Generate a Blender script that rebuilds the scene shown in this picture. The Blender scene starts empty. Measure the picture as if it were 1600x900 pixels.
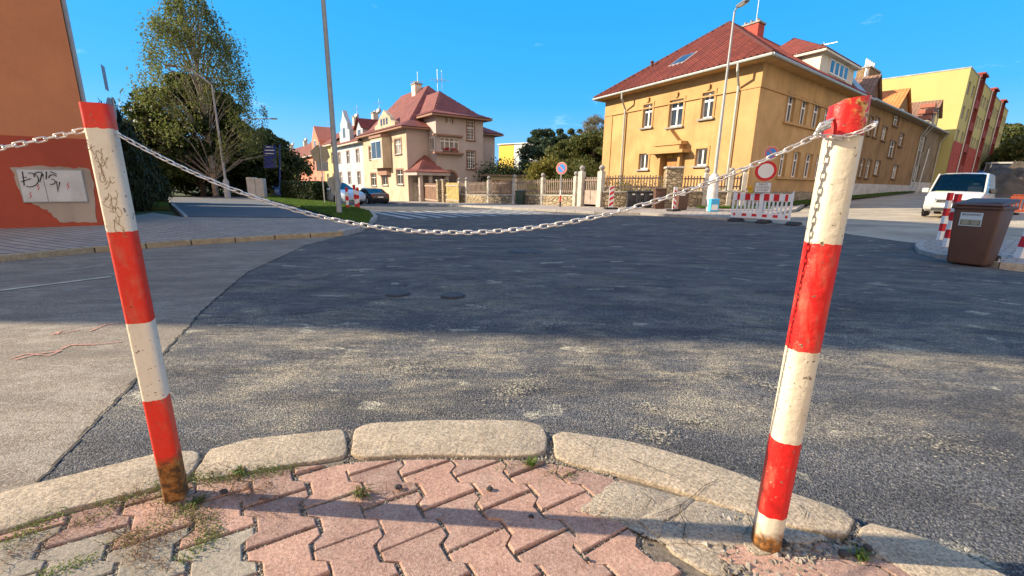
import bpy, bmesh, math, random
import numpy as np
from mathutils import Vector, Matrix
from mathutils.geometry import delaunay_2d_cdt
random.seed(7); NPR = np.random.default_rng(5)
scene = bpy.context.scene
COL = scene.collection
R = math.radians
# ------------------------------------------------------------------ camera
FPX, HC = 678.0, 1.05
_D = np.array([-40., 2800., FPX]); _D /= np.linalg.norm(_D)
_Z = np.array([0, 0, 1.]); _F = _Z - _D*_D.dot(_Z); _F /= np.linalg.norm(_F)
_X = np.cross(_D, _F); ROT = np.array([_X, _F, -_D])
cam = bpy.data.cameras.new("camera"); camo = bpy.data.objects.new("camera", cam); COL.objects.link(camo)
cx_ = ROT @ np.array([1, 0, 0.]); cy_ = ROT @ np.array([0, -1., 0]); cz_ = ROT @ np.array([0, 0, -1.])
camo.matrix_world = Matrix(((cx_[0], cy_[0], cz_[0], 0), (cx_[1], cy_[1], cz_[1], 0), (cx_[2], cy_[2], cz_[2], HC), (0, 0, 0, 1)))
cam.sensor_width = 36; cam.lens = FPX/1600*36; cam.clip_start = .05; cam.clip_end = 4000
scene.camera = camo
scene.view_settings.view_transform = 'Standard'; scene.view_settings.look = 'None'
scene.view_settings.gamma = 1; scene.view_settings.exposure = 1.08
try: scene.view_settings.use_curve_mapping = False
except Exception: pass
# ------------------------------------------------------------------ sky and sun
SUN_EL, SUN_AZ = 26.4, (-1.0, .07)
world = bpy.data.worlds.new("World"); scene.world = world; world.use_nodes = True
nt = world.node_tree; nt.nodes.clear()
wo = nt.nodes.new('ShaderNodeOutputWorld'); bg = nt.nodes.new('ShaderNodeBackground'); sky = nt.nodes.new('ShaderNodeTexSky')
sky.sky_type = 'NISHITA'; sky.sun_disc = False; sky.sun_elevation = R(SUN_EL)
sky.sun_rotation = math.atan2(SUN_AZ[0], SUN_AZ[1]); sky.altitude = 300; sky.air_density = 1.35; sky.dust_density = .12; sky.ozone_density = 4.0
hs = nt.nodes.new('ShaderNodeHueSaturation'); hs.inputs['Saturation'].default_value = 1.22; hs.inputs['Value'].default_value = 1.0
bg.inputs[1].default_value = .15
tc = nt.nodes.new('ShaderNodeTexCoord')
mp = nt.nodes.new('ShaderNodeMapping'); mp.inputs['Scale'].default_value = (3, 3, 9); mp.inputs['Rotation'].default_value = (0.3, .5, .4)
cn = nt.nodes.new('ShaderNodeTexNoise'); cn.inputs['Scale'].default_value = 1.6; cn.inputs['Detail'].default_value = 8; cn.inputs['Roughness'].default_value = .62; cn.inputs['Distortion'].default_value = .6
cr = nt.nodes.new('ShaderNodeValToRGB'); cr.color_ramp.elements[0].position = .635; cr.color_ramp.elements[1].position = .95
cr.color_ramp.elements[1].color = (.5, .5, .5, 1)
mx = nt.nodes.new('ShaderNodeMix'); mx.data_type = 'RGBA'; mx.inputs[7].default_value = (5.5, 6.2, 7.2, 1)
L = nt.links.new
L(tc.outputs['Generated'], mp.inputs[0]); L(mp.outputs[0], cn.inputs[0]); L(cn.outputs[0], cr.inputs[0])
gx_ = nt.nodes.new('ShaderNodeSeparateXYZ'); L(tc.outputs['Generated'], gx_.inputs[0])
er = nt.nodes.new('ShaderNodeValToRGB'); er.color_ramp.elements[0].color = (.75, 1.95, 3.6, 1); er.color_ramp.elements[1].position = .62; er.color_ramp.elements[1].color = (.0, 1.18, 3.05, 1)
e2 = er.color_ramp.elements.new(.16); e2.color = (.08, 1.5, 3.4, 1); L(gx_.outputs[2], er.inputs[0])
sm_ = nt.nodes.new('ShaderNodeMix'); sm_.data_type = 'RGBA'; sm_.inputs[0].default_value = .90
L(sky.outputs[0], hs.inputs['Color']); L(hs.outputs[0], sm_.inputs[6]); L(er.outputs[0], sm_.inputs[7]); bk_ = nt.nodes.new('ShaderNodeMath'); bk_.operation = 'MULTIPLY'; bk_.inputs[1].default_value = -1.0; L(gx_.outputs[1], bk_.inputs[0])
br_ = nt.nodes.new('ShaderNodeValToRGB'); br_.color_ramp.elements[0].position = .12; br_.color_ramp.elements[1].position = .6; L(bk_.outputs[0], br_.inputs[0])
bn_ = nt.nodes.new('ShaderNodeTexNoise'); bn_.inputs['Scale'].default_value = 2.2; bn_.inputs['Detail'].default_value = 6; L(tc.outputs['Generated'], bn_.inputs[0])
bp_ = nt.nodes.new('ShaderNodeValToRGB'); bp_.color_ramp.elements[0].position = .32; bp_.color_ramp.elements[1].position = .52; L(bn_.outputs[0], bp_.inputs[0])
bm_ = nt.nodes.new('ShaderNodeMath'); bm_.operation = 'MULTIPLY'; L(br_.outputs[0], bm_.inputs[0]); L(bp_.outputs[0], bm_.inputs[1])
bc_ = nt.nodes.new('ShaderNodeMix'); bc_.data_type = 'RGBA'; bc_.inputs[7].default_value = (5.2, 3.9, 2.9, 1)    # unseen warm cloud bank, added behind the camera to fill shaded faces
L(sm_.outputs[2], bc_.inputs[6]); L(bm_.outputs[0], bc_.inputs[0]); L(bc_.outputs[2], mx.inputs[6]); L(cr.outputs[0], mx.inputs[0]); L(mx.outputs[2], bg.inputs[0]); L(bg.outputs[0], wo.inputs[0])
sl = bpy.data.lights.new("sun", 'SUN'); sl.energy = 4.9; sl.angle = R(.5); sl.color = (1, .83, .60)
slo = bpy.data.objects.new("sun", sl); COL.objects.link(slo)
_az = Vector((SUN_AZ[0], SUN_AZ[1], 0)).normalized()*math.cos(R(SUN_EL)); _sd = Vector((_az.x, _az.y, math.sin(R(SUN_EL))))
slo.rotation_euler = _sd.to_track_quat('Z', 'Y').to_euler(); slo.location = (-20, 0, 30)

# ------------------------------------------------------------------ placing helpers
def ray(px, py): return ROT @ np.array([px-800, py-450, FPX])
def at(px, py, Y):
    v = ray(px, py); return np.array([0, 0, HC]) + v*(Y/v[1])
def gz(px, py, z=0.):
    v = ray(px, py); return np.array([0, 0, HC]) + v*((z-HC)/v[2])
def ss(a, b, x):
    t = min(1, max(0, (x-a)/(b-a))); return t*t*(3-2*t)
def sp(x, k=3.): return k*math.log1p(math.exp(min(40, x/k)))
def G(x, y):
    r = math.hypot(x, y); w = min(-.58*x+.81*y, 120); u = min(.81*x+.58*y, 140)
    return -.04-.33*ss(1.6, 14, r)-.030*sp(w-20, 2)*ss(4, 12, u)*ss(45, 25, u)+.024*sp(u-18, 2)*ss(24, 12, w)
def gr(px, py, dz=0):
    v = ray(px, py); s = .5; o = np.array([0, 0, HC])
    while s < 400:
        p = o + v*s/v[1]
        if p[2] < G(p[0], p[1])+dz: break
        s *= 1.003
    return p
def g2(px, py): p = gr(px, py); return (p[0], p[1])

# ------------------------------------------------------------------ materials
def nodes(m):
    m.use_nodes = True; n = m.node_tree; return n, n.nodes['Principled BSDF']
def N(n, t, **k):
    x = n.nodes.new(t)
    for a, b in k.items():
        if a.startswith('i_'):
            x.inputs[a[2:]].default_value = b
        else: setattr(x, a, b)
    return x
def ramp(n, fac, stops, interp='LINEAR'):
    r = n.nodes.new('ShaderNodeValToRGB'); e = r.color_ramp; e.interpolation = interp
    while len(e.elements) < len(stops): e.elements.new(.5)
    for el, (p, c) in zip(e.elements, stops):
        el.position = p; el.color = (*c, 1) if len(c) == 3 else c
    n.links.new(fac, r.inputs[0]); return r.outputs[0]
def noise(n, vec, scale, detail=6, rough=.6, dist=0):
    x = N(n, 'ShaderNodeTexNoise'); x.inputs['Scale'].default_value = scale; x.inputs['Detail'].default_value = detail
    x.inputs['Roughness'].default_value = rough; x.inputs['Distortion'].default_value = dist
    n.links.new(vec, x.inputs['Vector']); return x.outputs['Fac']
def mixc(n, fac, a, b, mode='MIX'):
    x = N(n, 'ShaderNodeMix', data_type='RGBA', blend_type=mode)
    for s, v in ((0, fac), (6, a), (7, b)):
        if isinstance(v, (int, float)): x.inputs[s].default_value = v
        elif isinstance(v, tuple): x.inputs[s].default_value = (*v, 1) if len(v) == 3 else v
        else: n.links.new(v, x.inputs[s])
    return x.outputs[2]
def mth(n, op, a, b=0.0, c=None):
    x = N(n, 'ShaderNodeMath', operation=op)
    for i, v in enumerate((a, b) if c is None else (a, b, c)):
        if isinstance(v, (int, float)): x.inputs[i].default_value = v
        else: n.links.new(v, x.inputs[i])
    return x.outputs[0]
def bump(n, b, h, strength=.3, dist=.01, nrm=None):
    x = N(n, 'ShaderNodeBump'); x.inputs['Strength'].default_value = strength; x.inputs['Distance'].default_value = dist
    n.links.new(h, x.inputs['Height'])
    if nrm is not None: n.links.new(nrm, x.inputs['Normal'])
    n.links.new(x.outputs[0], b.inputs['Normal']); return x.outputs[0]
def pos(n): return N(n, 'ShaderNodeNewGeometry').outputs['Position']
def mapped(n, vec, scale=(1, 1, 1), rot=(0, 0, 0)):
    x = N(n, 'ShaderNodeMapping'); x.inputs['Scale'].default_value = scale; x.inputs['Rotation'].default_value = rot
    n.links.new(vec, x.inputs[0]); return x.outputs[0]
MC = {}
def mat(name, c, rough=.7, var=.12, vs=1.5, bs=0, bst=.3, bd=.01, metal=0, spec=.4, c2=None, fs=0, coat=0):
    if name in MC: return MC[name]
    m = bpy.data.materials.new(name); n, b = nodes(m); MC[name] = m
    b.inputs['Roughness'].default_value = rough; b.inputs['Metallic'].default_value = metal
    b.inputs['Specular IOR Level'].default_value = spec; b.inputs['Coat Weight'].default_value = coat
    p = pos(n)
    if var > 0:
        f = noise(n, p, vs, 8, .65)
        lo = tuple(x*(1-var*1.6) for x in c) if c2 is None else c2
        hi = tuple(min(1, x*(1+var)) for x in c)
        o = ramp(n, f, [(.3, lo), (.68, hi)])
        if fs: o = mixc(n, mth(n, 'MULTIPLY', noise(n, p, fs, 4, .7), .5), o, tuple(x*.6 for x in c), 'MIX')
        n.links.new(o, b.inputs['Base Color'])
    else: b.inputs['Base Color'].default_value = (*c, 1)
    if bs: bump(n, b, noise(n, p, bs, 5, .6), bst, bd)
    return m
def plaster(name, c, dirt=.25, bs=9, scale=1.0):
    if name in MC: return MC[name]
    m = bpy.data.materials.new(name); n, b = nodes(m); MC[name] = m; p = pos(n)
    f = noise(n, p, .55*scale, 9, .62, .3); f2 = noise(n, mapped(n, p, (1.6, 1.6, .22)), 1.1, 7, .6)
    a = ramp(n, f, [(.32, tuple(x*(1-dirt) for x in c)), (.62, c), (.8, tuple(min(1, x*1.08) for x in c))])
    a = mixc(n, ramp(n, f2, [(.52, (0, 0, 0)), (.72, (dirt,)*3)]), a, tuple(x*.45 for x in c))
    n.links.new(a, b.inputs['Base Color']); b.inputs['Roughness'].default_value = .92; b.inputs['Specular IOR Level'].default_value = .15
    bump(n, b, noise(n, p, bs, 8, .75), .5, .03); return m

def asphalt(name, new=True):
    m = bpy.data.materials.new(name); n, b = nodes(m); MC[name] = m; p = pos(n)
    v = N(n, 'ShaderNodeTexVoronoi'); v.inputs['Scale'].default_value = 150; n.links.new(p, v.inputs['Vector'])
    v2 = N(n, 'ShaderNodeTexVoronoi'); v2.inputs['Scale'].default_value = 210; n.links.new(p, v2.inputs['Vector'])
    sepc = N(n, 'ShaderNodeSeparateColor'); n.links.new(v.outputs['Color'], sepc.inputs[0])
    grain = sepc.outputs[0]
    d = v.outputs['Distance']
    if new:
        base = ramp(n, grain, [(0, (.064, .069, .079)), (.7, (.122, .128, .138)), (.93, (.13, .125, .12)), (1, (.23, .215, .19))])
        dustc, dark = (.42, .365, .26), (.034, .034, .037)
    else:
        base = ramp(n, grain, [(0, (.17, .14, .11)), (.7, (.245, .205, .155)), (1, (.36, .31, .24))])
        dustc, dark = (.33, .295, .24), (.12, .108, .095)
    # dust lying in the texture: large blotches, tyre-dragged streaks, fine grain
    big = noise(n, mapped(n, p, (.75, 1.3, 1), (0, 0, -.1)), 1.3, 10, .66, .9)
    strk = noise(n, mapped(n, p, (.7, 3.2, 1), (0, 0, -.22)), 1.7, 9, .7, 2.4)
    strk2 = noise(n, mapped(n, p, (.9, 1.6, 1), (0, 0, .5)), 4.2, 8, .72, 1.2)
    sx = N(n, 'ShaderNodeSeparateXYZ'); n.links.new(p, sx.inputs[0])
    bandn = mth(n, 'MULTIPLY_ADD', sx.outputs[1], 1, 0)
    # dust weighted to the sunlit strip of road, putting its brightness into the colour
    yb = ramp(n, mth(n, 'MULTIPLY', mth(n, 'ADD', bandn, mth(n, 'MULTIPLY', big, .8)), .1), [(.19, (0, 0, 0)), (.24, (.62,)*3), (.29, (1,)*3), (.38, (.7,)*3), (.55, (.5,)*3), (1, (.4,)*3)])
    mask = mth(n, 'ADD', mth(n, 'MULTIPLY', big, .85), mth(n, 'ADD', mth(n, 'MULTIPLY', strk, .55), mth(n, 'MULTIPLY', strk2, .5)))
    mask = ramp(n, mask, [(.86, (0, 0, 0)), (1.0, (.35,)*3), (1.2, (1, 1, 1))]) if not new else ramp(n, mth(n, 'SUBTRACT', mask, .84), [(.02, (.0,)*3), (.12, (.30,)*3), (.27, (1, 1, 1))])
    low = ramp(n, mth(n, 'ADD', d, mth(n, 'MULTIPLY', noise(n, p, 60, 3, .6), .004)), [(.15, (1,)*3), (.75, (.12,)*3)]) if False else ramp(n, noise(n, p, 130, 3, .7), [(.38, (.10,)*3), (.56, (1,)*3)])
    fac = mth(n, 'MULTIPLY', mth(n, 'MULTIPLY', mask, low), yb if new else .8)
    c = mixc(n, mth(n, 'MULTIPLY', ramp(n, noise(n, mapped(n, p, (1, 4, 1), (0, 0, .1)), .9, 6, .6, .4), [(.35, (.55,)*3), (.6, (0, 0, 0))]), 1.0), base, dark)
    c = mixc(n, fac, c, dustc)
    # crushed sand lumps
    lump = mth(n, 'MULTIPLY', ramp(n, noise(n, mapped(n, p, (1.0, 1.8, 1)), 2.3, 5, .5, .3), [(.635, (0, 0, 0)), (.68, (.95,)*3)]), ramp(n, noise(n, p, 28, 4, .7), [(.38, (.1,)*3), (.55, (1,)*3)]))
    c = mixc(n, mth(n, 'MULTIPLY', lump, .8 if new else .3), c, (.46, .43, .33))
    if not new:
        c = mixc(n, ramp(n, noise(n, mapped(n, p, (2.5, .8, 1), (0, 0, .6)), 1.6, 9, .7, .8), [(.60, (0, 0, 0)), (.72, (.5,)*3)]), c, (.09, .085, .08))
    c = mixc(n, 1.0, c, ramp(n, noise(n, p, 85, 2, .9), [(.36, (.42,)*3), (.5, (.95,)*3), (.62, (1.75, 1.7, 1.6))] if new else [(.36, (.72,)*3), (.5, (1,)*3), (.64, (1.25,)*3)]), 'MULTIPLY')
    n.links.new(c, b.inputs['Base Color']); b.inputs['Roughness'].default_value = .9; b.inputs['Specular IOR Level'].default_value = .22
    h = mth(n, 'SUBTRACT', mth(n, 'ADD', mth(n, 'MULTIPLY', noise(n, p, 14, 6, .7), .8), mth(n, 'MULTIPLY', v2.outputs['Distance'], -.35)), mth(n, 'MULTIPLY', d, 1.0))
    bump(n, b, h, .75 if new else .5, .009 if new else .005)
    return m
M_NEW = asphalt('new_asphalt', True); M_OLD = asphalt('old_asphalt', False)
def dusty():
    m = bpy.data.materials.new('sandy_roadbed'); n, b = nodes(m); p = pos(n)
    f = noise(n, mapped(n, p, (.5, .9, 1), (0, 0, .7)), .55, 10, .65, .7)
    c = ramp(n, f, [(.32, (.22, .19, .15)), (.48, (.36, .31, .235)), (.7, (.5, .44, .34))])
    c = mixc(n, ramp(n, noise(n, p, 5, 8, .75), [(.55, (0, 0, 0)), (.75, (.7,)*3)]), c, (.14, .12, .10))
    n.links.new(c, b.inputs['Base Color']); b.inputs['Roughness'].default_value = .95
    bump(n, b, noise(n, p, 6, 10, .75), .8, .06); return m
M_DUST = dusty()
def blocks(name, c1, c2, mortar, rot=0, bw=.2, rh=.1):
    m = bpy.data.materials.new(name); n, b = nodes(m); p = pos(n)
    q = N(n, 'ShaderNodeTexBrick'); q.inputs['Color1'].default_value = (*c1, 1); q.inputs['Color2'].default_value = (*c2, 1); q.inputs['Mortar'].default_value = (*mortar, 1)
    q.inputs['Scale'].default_value = 1; q.inputs['Brick Width'].default_value = bw; q.inputs['Row Height'].default_value = rh; q.inputs['Mortar Size'].default_value = .02; q.inputs['Mortar Smooth'].default_value = .25
    n.links.new(mapped(n, p, (1, 1, 1), (0, 0, rot)), q.inputs[0])
    f = noise(n, p, 1.1, 8, .65, .3)
    c = mixc(n, ramp(n, f, [(.35, (.45,)*3), (.62, (0, 0, 0))]), q.outputs[0], tuple(x*.5 for x in c1))
    n.links.new(c, b.inputs['Base Color']); b.inputs['Roughness'].default_value = .9
    bump(n, b, mth(n, 'ADD', mth(n, 'MULTIPLY', q.outputs[1], -1), mth(n, 'MULTIPLY', noise(n, p, 25, 5, .7), .6)), .6, .012); return m
M_BLOCK = blocks('grey_block_paving', (.34, .29, .245), (.44, .375, .31), (.09, .08, .06), .45, .24, .20)
M_BLOCK2 = blocks('side_block_paving', (.36, .31, .27), (.42, .36, .31), (.2, .18, .14), .9, .3, .3)
def kerbmat(name, c=(.46, .375, .27), dark=(.32, .26, .185)):
    m = bpy.data.materials.new(name); n, b = nodes(m); p = pos(n)
    c_ = ramp(n, noise(n, p, 7, 9, .7, .2), [(.3, dark), (.6, c), (.8, tuple(x*1.12 for x in c))])
    pit = ramp(n, noise(n, p, 55, 4, .6), [(.66, (0, 0, 0)), (.72, (.85,)*3)])
    c_ = mixc(n, pit, c_, (.10, .085, .07))
    g = N(n, 'ShaderNodeTexVoronoi'); g.inputs['Scale'].default_value = 260; n.links.new(p, g.inputs['Vector'])
    sc = N(n, 'ShaderNodeSeparateColor'); n.links.new(g.outputs['Color'], sc.inputs[0])
    c_ = mixc(n, ramp(n, sc.outputs[0], [(.0, (.35,)*3), (.3, (0, 0, 0))]), c_, (.20, .17, .14))
    c_ = mixc(n, ramp(n, sc.outputs[1], [(.8, (0, 0, 0)), (1, (.4,)*3)]), c_, (.55, .49, .40))
    c_ = mixc(n, 1.0, c_, ramp(n, noise(n, p, 95, 2, .85), [(.34, (.62,)*3), (.5, (.98,)*3), (.64, (1.3,)*3)]), 'MULTIPLY')
    n.links.new(c_, b.inputs['Base Color']); b.inputs['Roughness'].default_value = .92; b.inputs['Specular IOR Level'].default_value = .2
    h = mth(n, 'ADD', mth(n, 'MULTIPLY', noise(n, p, 55, 4, .6), -1.3), mth(n, 'ADD', mth(n, 'MULTIPLY', noise(n, p, 240, 3, .7), .9), mth(n, 'MULTIPLY', noise(n, p, 12, 6, .7), 2)))
    bump(n, b, h, .75, .006); return m
M_KERB = kerbmat('worn_concrete_kerb'); M_KERBFAR = kerbmat('far_kerb', (.42, .40, .37), (.28, .26, .23)); M_YKERB = kerbmat('sandstone_kerb', (.40, .32, .20), (.24, .19, .12))
M_PATCH = kerbmat('cracked_concrete', (.40, .335, .25), (.26, .22, .165))
def pavermat():
    m = bpy.data.materials.new('concrete_paver'); n, b = nodes(m); p = pos(n)
    at_ = N(n, 'ShaderNodeAttribute', attribute_name='tint'); s = N(n, 'ShaderNodeSeparateColor'); n.links.new(at_.outputs['Color'], s.inputs[0])
    pink = ramp(n, noise(n, p, 9, 9, .7), [(.3, (.29, .175, .135)), (.55, (.385, .245, .19)), (.75, (.45, .305, .24))])
    grey = ramp(n, noise(n, p, 9, 9, .7), [(.3, (.25, .225, .175)), (.7, (.38, .34, .265))])
    c = mixc(n, s.outputs[0], pink, grey)
    c = mixc(n, 1.0, c, ramp(n, s.outputs[1], [(0, (.74, .76, .78)), (.5, (.95, .95, .95)), (1, (1.12, 1.07, 1.02))]), 'MULTIPLY')
    g = N(n, 'ShaderNodeTexVoronoi'); g.inputs['Scale'].default_value = 330; n.links.new(p, g.inputs['Vector'])
    sc = N(n, 'ShaderNodeSeparateColor'); n.links.new(g.outputs['Color'], sc.inputs[0])
    c = mixc(n, ramp(n, sc.outputs[0], [(.0, (.4,)*3), (.25, (0, 0, 0))]), c, (.26, .16, .13))
    c = mixc(n, ramp(n, sc.outputs[1], [(.82, (0, 0, 0)), (1, (.35,)*3)]), c, (.66, .52, .42))
    c = mixc(n, ramp(n, noise(n, p, 5, 8, .75, .5), [(.52, (0, 0, 0)), (.72, (.6,)*3)]), c, (.40, .33, .25))
    c = mixc(n, ramp(n, noise(n, p, 70, 3, .5), [(.72, (0, 0, 0)), (.76, (.9,)*3)]), c, (.07, .055, .05))
    c = mixc(n, 1.0, c, ramp(n, noise(n, p, 105, 2, .85), [(.34, (.72,)*3), (.5, (1,)*3), (.64, (1.22,)*3)]), 'MULTIPLY')
    n.links.new(c, b.inputs['Base Color']); b.inputs['Roughness'].default_value = .93; b.inputs['Specular IOR Level'].default_value = .2
    h = mth(n, 'ADD', mth(n, 'MULTIPLY', noise(n, p, 260, 3, .7), .8), mth(n, 'MULTIPLY', noise(n, p, 22, 6, .7), 1.0))
    bump(n, b, h, .6, .005); return m
M_PAVER = pavermat()
M_JOINT = mat('joint_grit', (.20, .165, .125), .95, .3, 60, 220, .9, .006, c2=(.07, .058, .045))
M_GRASSGR = mat('grass_soil', (.045, .085, .022), .95, .3, 2, 20, .8, .04, c2=(.07, .06, .03))
M_SOIL = mat('soil', (.10, .08, .06), .95, .3, 1, 6, .8, .05)
M_DRIVE = mat('driveway_asphalt', (.115, .12, .13), .9, .14, 1.2, 60, .5, .006)

def post_paint(name, bands, rustbase, white=(.72, .66, .55), red=(.68, .022, .012), chips=.0, toprust=0.0):
    m = bpy.data.materials.new(name); n, b = nodes(m)
    p = N(n, 'ShaderNodeTexCoord').outputs['Object']
    sx = N(n, 'ShaderNodeSeparateXYZ'); n.links.new(p, sx.inputs[0])
    z = mth(n, 'ADD', mth(n, 'MULTIPLY', sx.outputs[2], 1/1.3), mth(n, 'MULTIPLY', mth(n, 'SUBTRACT', noise(n, p, 60, 2, .5), .5), .006))
    # alternating paint bands, measured up the post
    st = [(0, red if bands[0][1] else white)] + [(zz/1.3, red if r else white) for zz, r in bands[1:]]
    c = ramp(n, z, st, 'CONSTANT')
    c = mixc(n, ramp(n, noise(n, mapped(n, p, (1, 1, .35)), 22, 8, .7), [(.5, (0, 0, 0)), (.8, (.5,)*3)]), c, (.36, .28, .17))
    ch = noise(n, p, 85, 4, .55); ch2 = noise(n, p, 9, 3, .6)
    chf = ramp(n, mth(n, 'ADD', ch, mth(n, 'MULTIPLY', ch2, .38)), [(.885-chips, (0, 0, 0)), (.895-chips, (1, 1, 1))])
    c = mixc(n, chf, c, ramp(n, noise(n, p, 200, 3, .6), [(.4, (.09, .045, .02)), (.6, (.32, .27, .2))]))
    zr = ramp(n, mth(n, 'ADD', mth(n, 'MULTIPLY', sx.outputs[2], 1/1.3), mth(n, 'MULTIPLY', mth(n, 'SUBTRACT', noise(n, p, 28, 6, .7), .5), .09)), [(rustbase/1.3-.012, (1, 1, 1)), (rustbase/1.3+.02, (0, 0, 0)), (1, (0, 0, 0))])
    c = mixc(n, zr, c, ramp(n, noise(n, p, 40, 7, .7), [(.30, (.02, .015, .01)), (.44, (.09, .045, .015)), (.55, (.28, .11, .02)), (.72, (.40, .27, .12))]))
    if toprust:
        t = ramp(n, mth(n, 'ADD', mth(n, 'MULTIPLY', sx.outputs[2], 1/1.3), mth(n, 'MULTIPLY', sx.outputs[0], 1.3)), [(.925, (0, 0, 0)), (.965, (1,)*3)])
        t2 = ramp(n, noise(n, p, 75, 3, .5), [(.46, (0, 0, 0)), (.49, (1,)*3)])
        c = mixc(n, mth(n, 'MULTIPLY', t, t2), c, ramp(n, noise(n, p, 120, 3, .6), [(.4, (.22, .05, .01)), (.55, (.62, .40, .12))]))
    n.links.new(c, b.inputs['Base Color']); b.inputs['Roughness'].default_value = .42; b.inputs['Specular IOR Level'].default_value = .45
    r_ = mixc(n, mth(n, 'MAXIMUM', chf, zr), (.42,)*3, (.9,)*3); n.links.new(r_, b.inputs['Roughness'])
    h = mth(n, 'ADD', mth(n, 'MULTIPLY', noise(n, p, 38, 4, .55), 1.2), mth(n, 'MULTIPLY', chf, -.5))
    bump(n, b, h, .6, .004); return m
M_POSTL = post_paint('flaking_post_paint', [(0, 1), (.135, 1), (.37, 0), (.62, 1), (.895, 0), (1.175, 1)], .15, white=(.74, .67, .53), red=(.72, .028, .010), chips=.02)
M_POSTR = post_paint('chipped_post_paint', [(0, 0), (.115, 1), (.36, 0), (.625, 1), (.91, 0), (1.165, 1)], .055, white=(.66, .60, .46), red=(.62, .014, .012), chips=.03, toprust=1)

def tile_mat(name, c, c2):
    m = bpy.data.materials.new(name); n, b = nodes(m); p = pos(n)
    uv = N(n, 'ShaderNodeUVMap'); s = N(n, 'ShaderNodeSeparateXYZ'); n.links.new(uv.outputs[0], s.inputs[0])
    q = N(n, 'ShaderNodeTexBrick', offset=0.0); q.inputs['Scale'].default_value = 1; q.inputs['Brick Width'].default_value = .3; q.inputs['Row Height'].default_value = .34; q.inputs['Mortar Size'].default_value = .012
    q.inputs['Color1'].default_value = (*c, 1); q.inputs['Color2'].default_value = (*c2, 1); q.inputs['Mortar'].default_value = (*[x*.45 for x in c], 1); n.links.new(uv.outputs[0], q.inputs[0])
    a = mixc(n, ramp(n, noise(n, p, .8, 8, .65), [(.42, (0, 0, 0)), (.75, (.6,)*3)]), q.outputs[0], tuple(x*.5 for x in c))
    n.links.new(a, b.inputs['Base Color']); b.inputs['Roughness'].default_value = .75
    saw = mth(n, 'FRACT', mth(n, 'MULTIPLY', s.outputs[1], 1/.34))
    bump(n, b, mth(n, 'MULTIPLY', saw, -1), .6, .05); return m
M_TRED = tile_mat('red_roof_tile', (.18, .038, .024), (.235, .053, .032)); M_TDARK = tile_mat('wine_roof_tile', (.20, .060, .050), (.27, .085, .07))
M_TORA = tile_mat('orange_roof_tile', (.62, .20, .055), (.70, .26, .08)); M_TBRN = tile_mat('brown_roof_tile', (.20, .12, .08), (.28, .16, .10))
def stonew(name, c1, c2, sc=3.2):
    m = bpy.data.materials.new(name); n, b = nodes(m); p = pos(n)
    v = N(n, 'ShaderNodeTexVoronoi', feature='DISTANCE_TO_EDGE'); v.inputs['Scale'].default_value = sc; w = mapped(n, p, (1, 1, 1.7)); n.links.new(w, v.inputs['Vector'])
    v2 = N(n, 'ShaderNodeTexVoronoi'); v2.inputs['Scale'].default_value = sc; n.links.new(w, v2.inputs['Vector'])
    s = N(n, 'ShaderNodeSeparateColor'); n.links.new(v2.outputs['Color'], s.inputs[0])
    c = ramp(n, s.outputs[0], [(0, c2), (1, c1)]); c = mixc(n, .35, c, ramp(n, noise(n, p, 12, 6, .7), [(.3, c2), (.7, c1)]))
    c = mixc(n, ramp(n, v.outputs[0], [(.03, (1,)*3), (.09, (0,)*3)]), c, tuple(x*.5 for x in c2))
    n.links.new(c, b.inputs['Base Color']); b.inputs['Roughness'].default_value = .95
    bump(n, b, mth(n, 'ADD', ramp(n, v.outputs[0], [(0, (0,)*3), (.2, (1,)*3)]), noise(n, p, 15, 6, .7)), .8, .05); return m
M_STONE = stonew('rubble_stone', (.52, .42, .27), (.24, .19, .13)); M_BRICK = stonew('old_chimney_brick', (.38, .27, .15), (.24, .15, .08), 5)
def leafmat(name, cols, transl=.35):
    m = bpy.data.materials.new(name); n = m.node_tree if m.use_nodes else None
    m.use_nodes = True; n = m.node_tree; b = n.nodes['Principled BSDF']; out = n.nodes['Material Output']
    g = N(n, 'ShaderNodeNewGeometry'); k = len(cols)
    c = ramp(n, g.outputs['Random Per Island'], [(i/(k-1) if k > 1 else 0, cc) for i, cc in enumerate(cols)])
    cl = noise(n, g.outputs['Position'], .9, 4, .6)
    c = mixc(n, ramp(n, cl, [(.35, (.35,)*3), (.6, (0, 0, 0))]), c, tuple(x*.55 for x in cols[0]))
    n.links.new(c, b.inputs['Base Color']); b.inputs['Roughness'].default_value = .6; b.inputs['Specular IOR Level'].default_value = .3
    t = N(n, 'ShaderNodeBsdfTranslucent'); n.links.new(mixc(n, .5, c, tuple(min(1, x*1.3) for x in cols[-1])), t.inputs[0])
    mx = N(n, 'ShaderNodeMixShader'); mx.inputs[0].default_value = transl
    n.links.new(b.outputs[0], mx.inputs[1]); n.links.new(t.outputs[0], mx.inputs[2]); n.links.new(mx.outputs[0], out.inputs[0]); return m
M_BARK = mat('bark', (.10, .08, .06), .95, .3, 4, 20, .8, .03); M_BIRCHB = mat('birch_bark', (.42, .40, .36), .9, .5, 5, 20, .6, .02, c2=(.06, .05, .04))
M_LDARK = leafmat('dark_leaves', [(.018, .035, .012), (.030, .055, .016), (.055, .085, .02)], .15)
M_LBIRCH = leafmat('birch_leaves', [(.07, .115, .03), (.16, .18, .05), (.28, .25, .09), (.10, .145, .035)], .5)
M_LMID = leafmat('mid_leaves', [(.045, .075, .018), (.085, .12, .03), (.15, .16, .045), (.11, .10, .03)], .35)
M_LYEL = leafmat('yellowing_leaves', [(.08, .11, .02), (.20, .19, .04), (.30, .24, .05)], .4)
M_LPINE = leafmat('pine_needles', [(.025, .055, .032), (.05, .095, .055), (.085, .13, .075)], .15)
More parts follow.
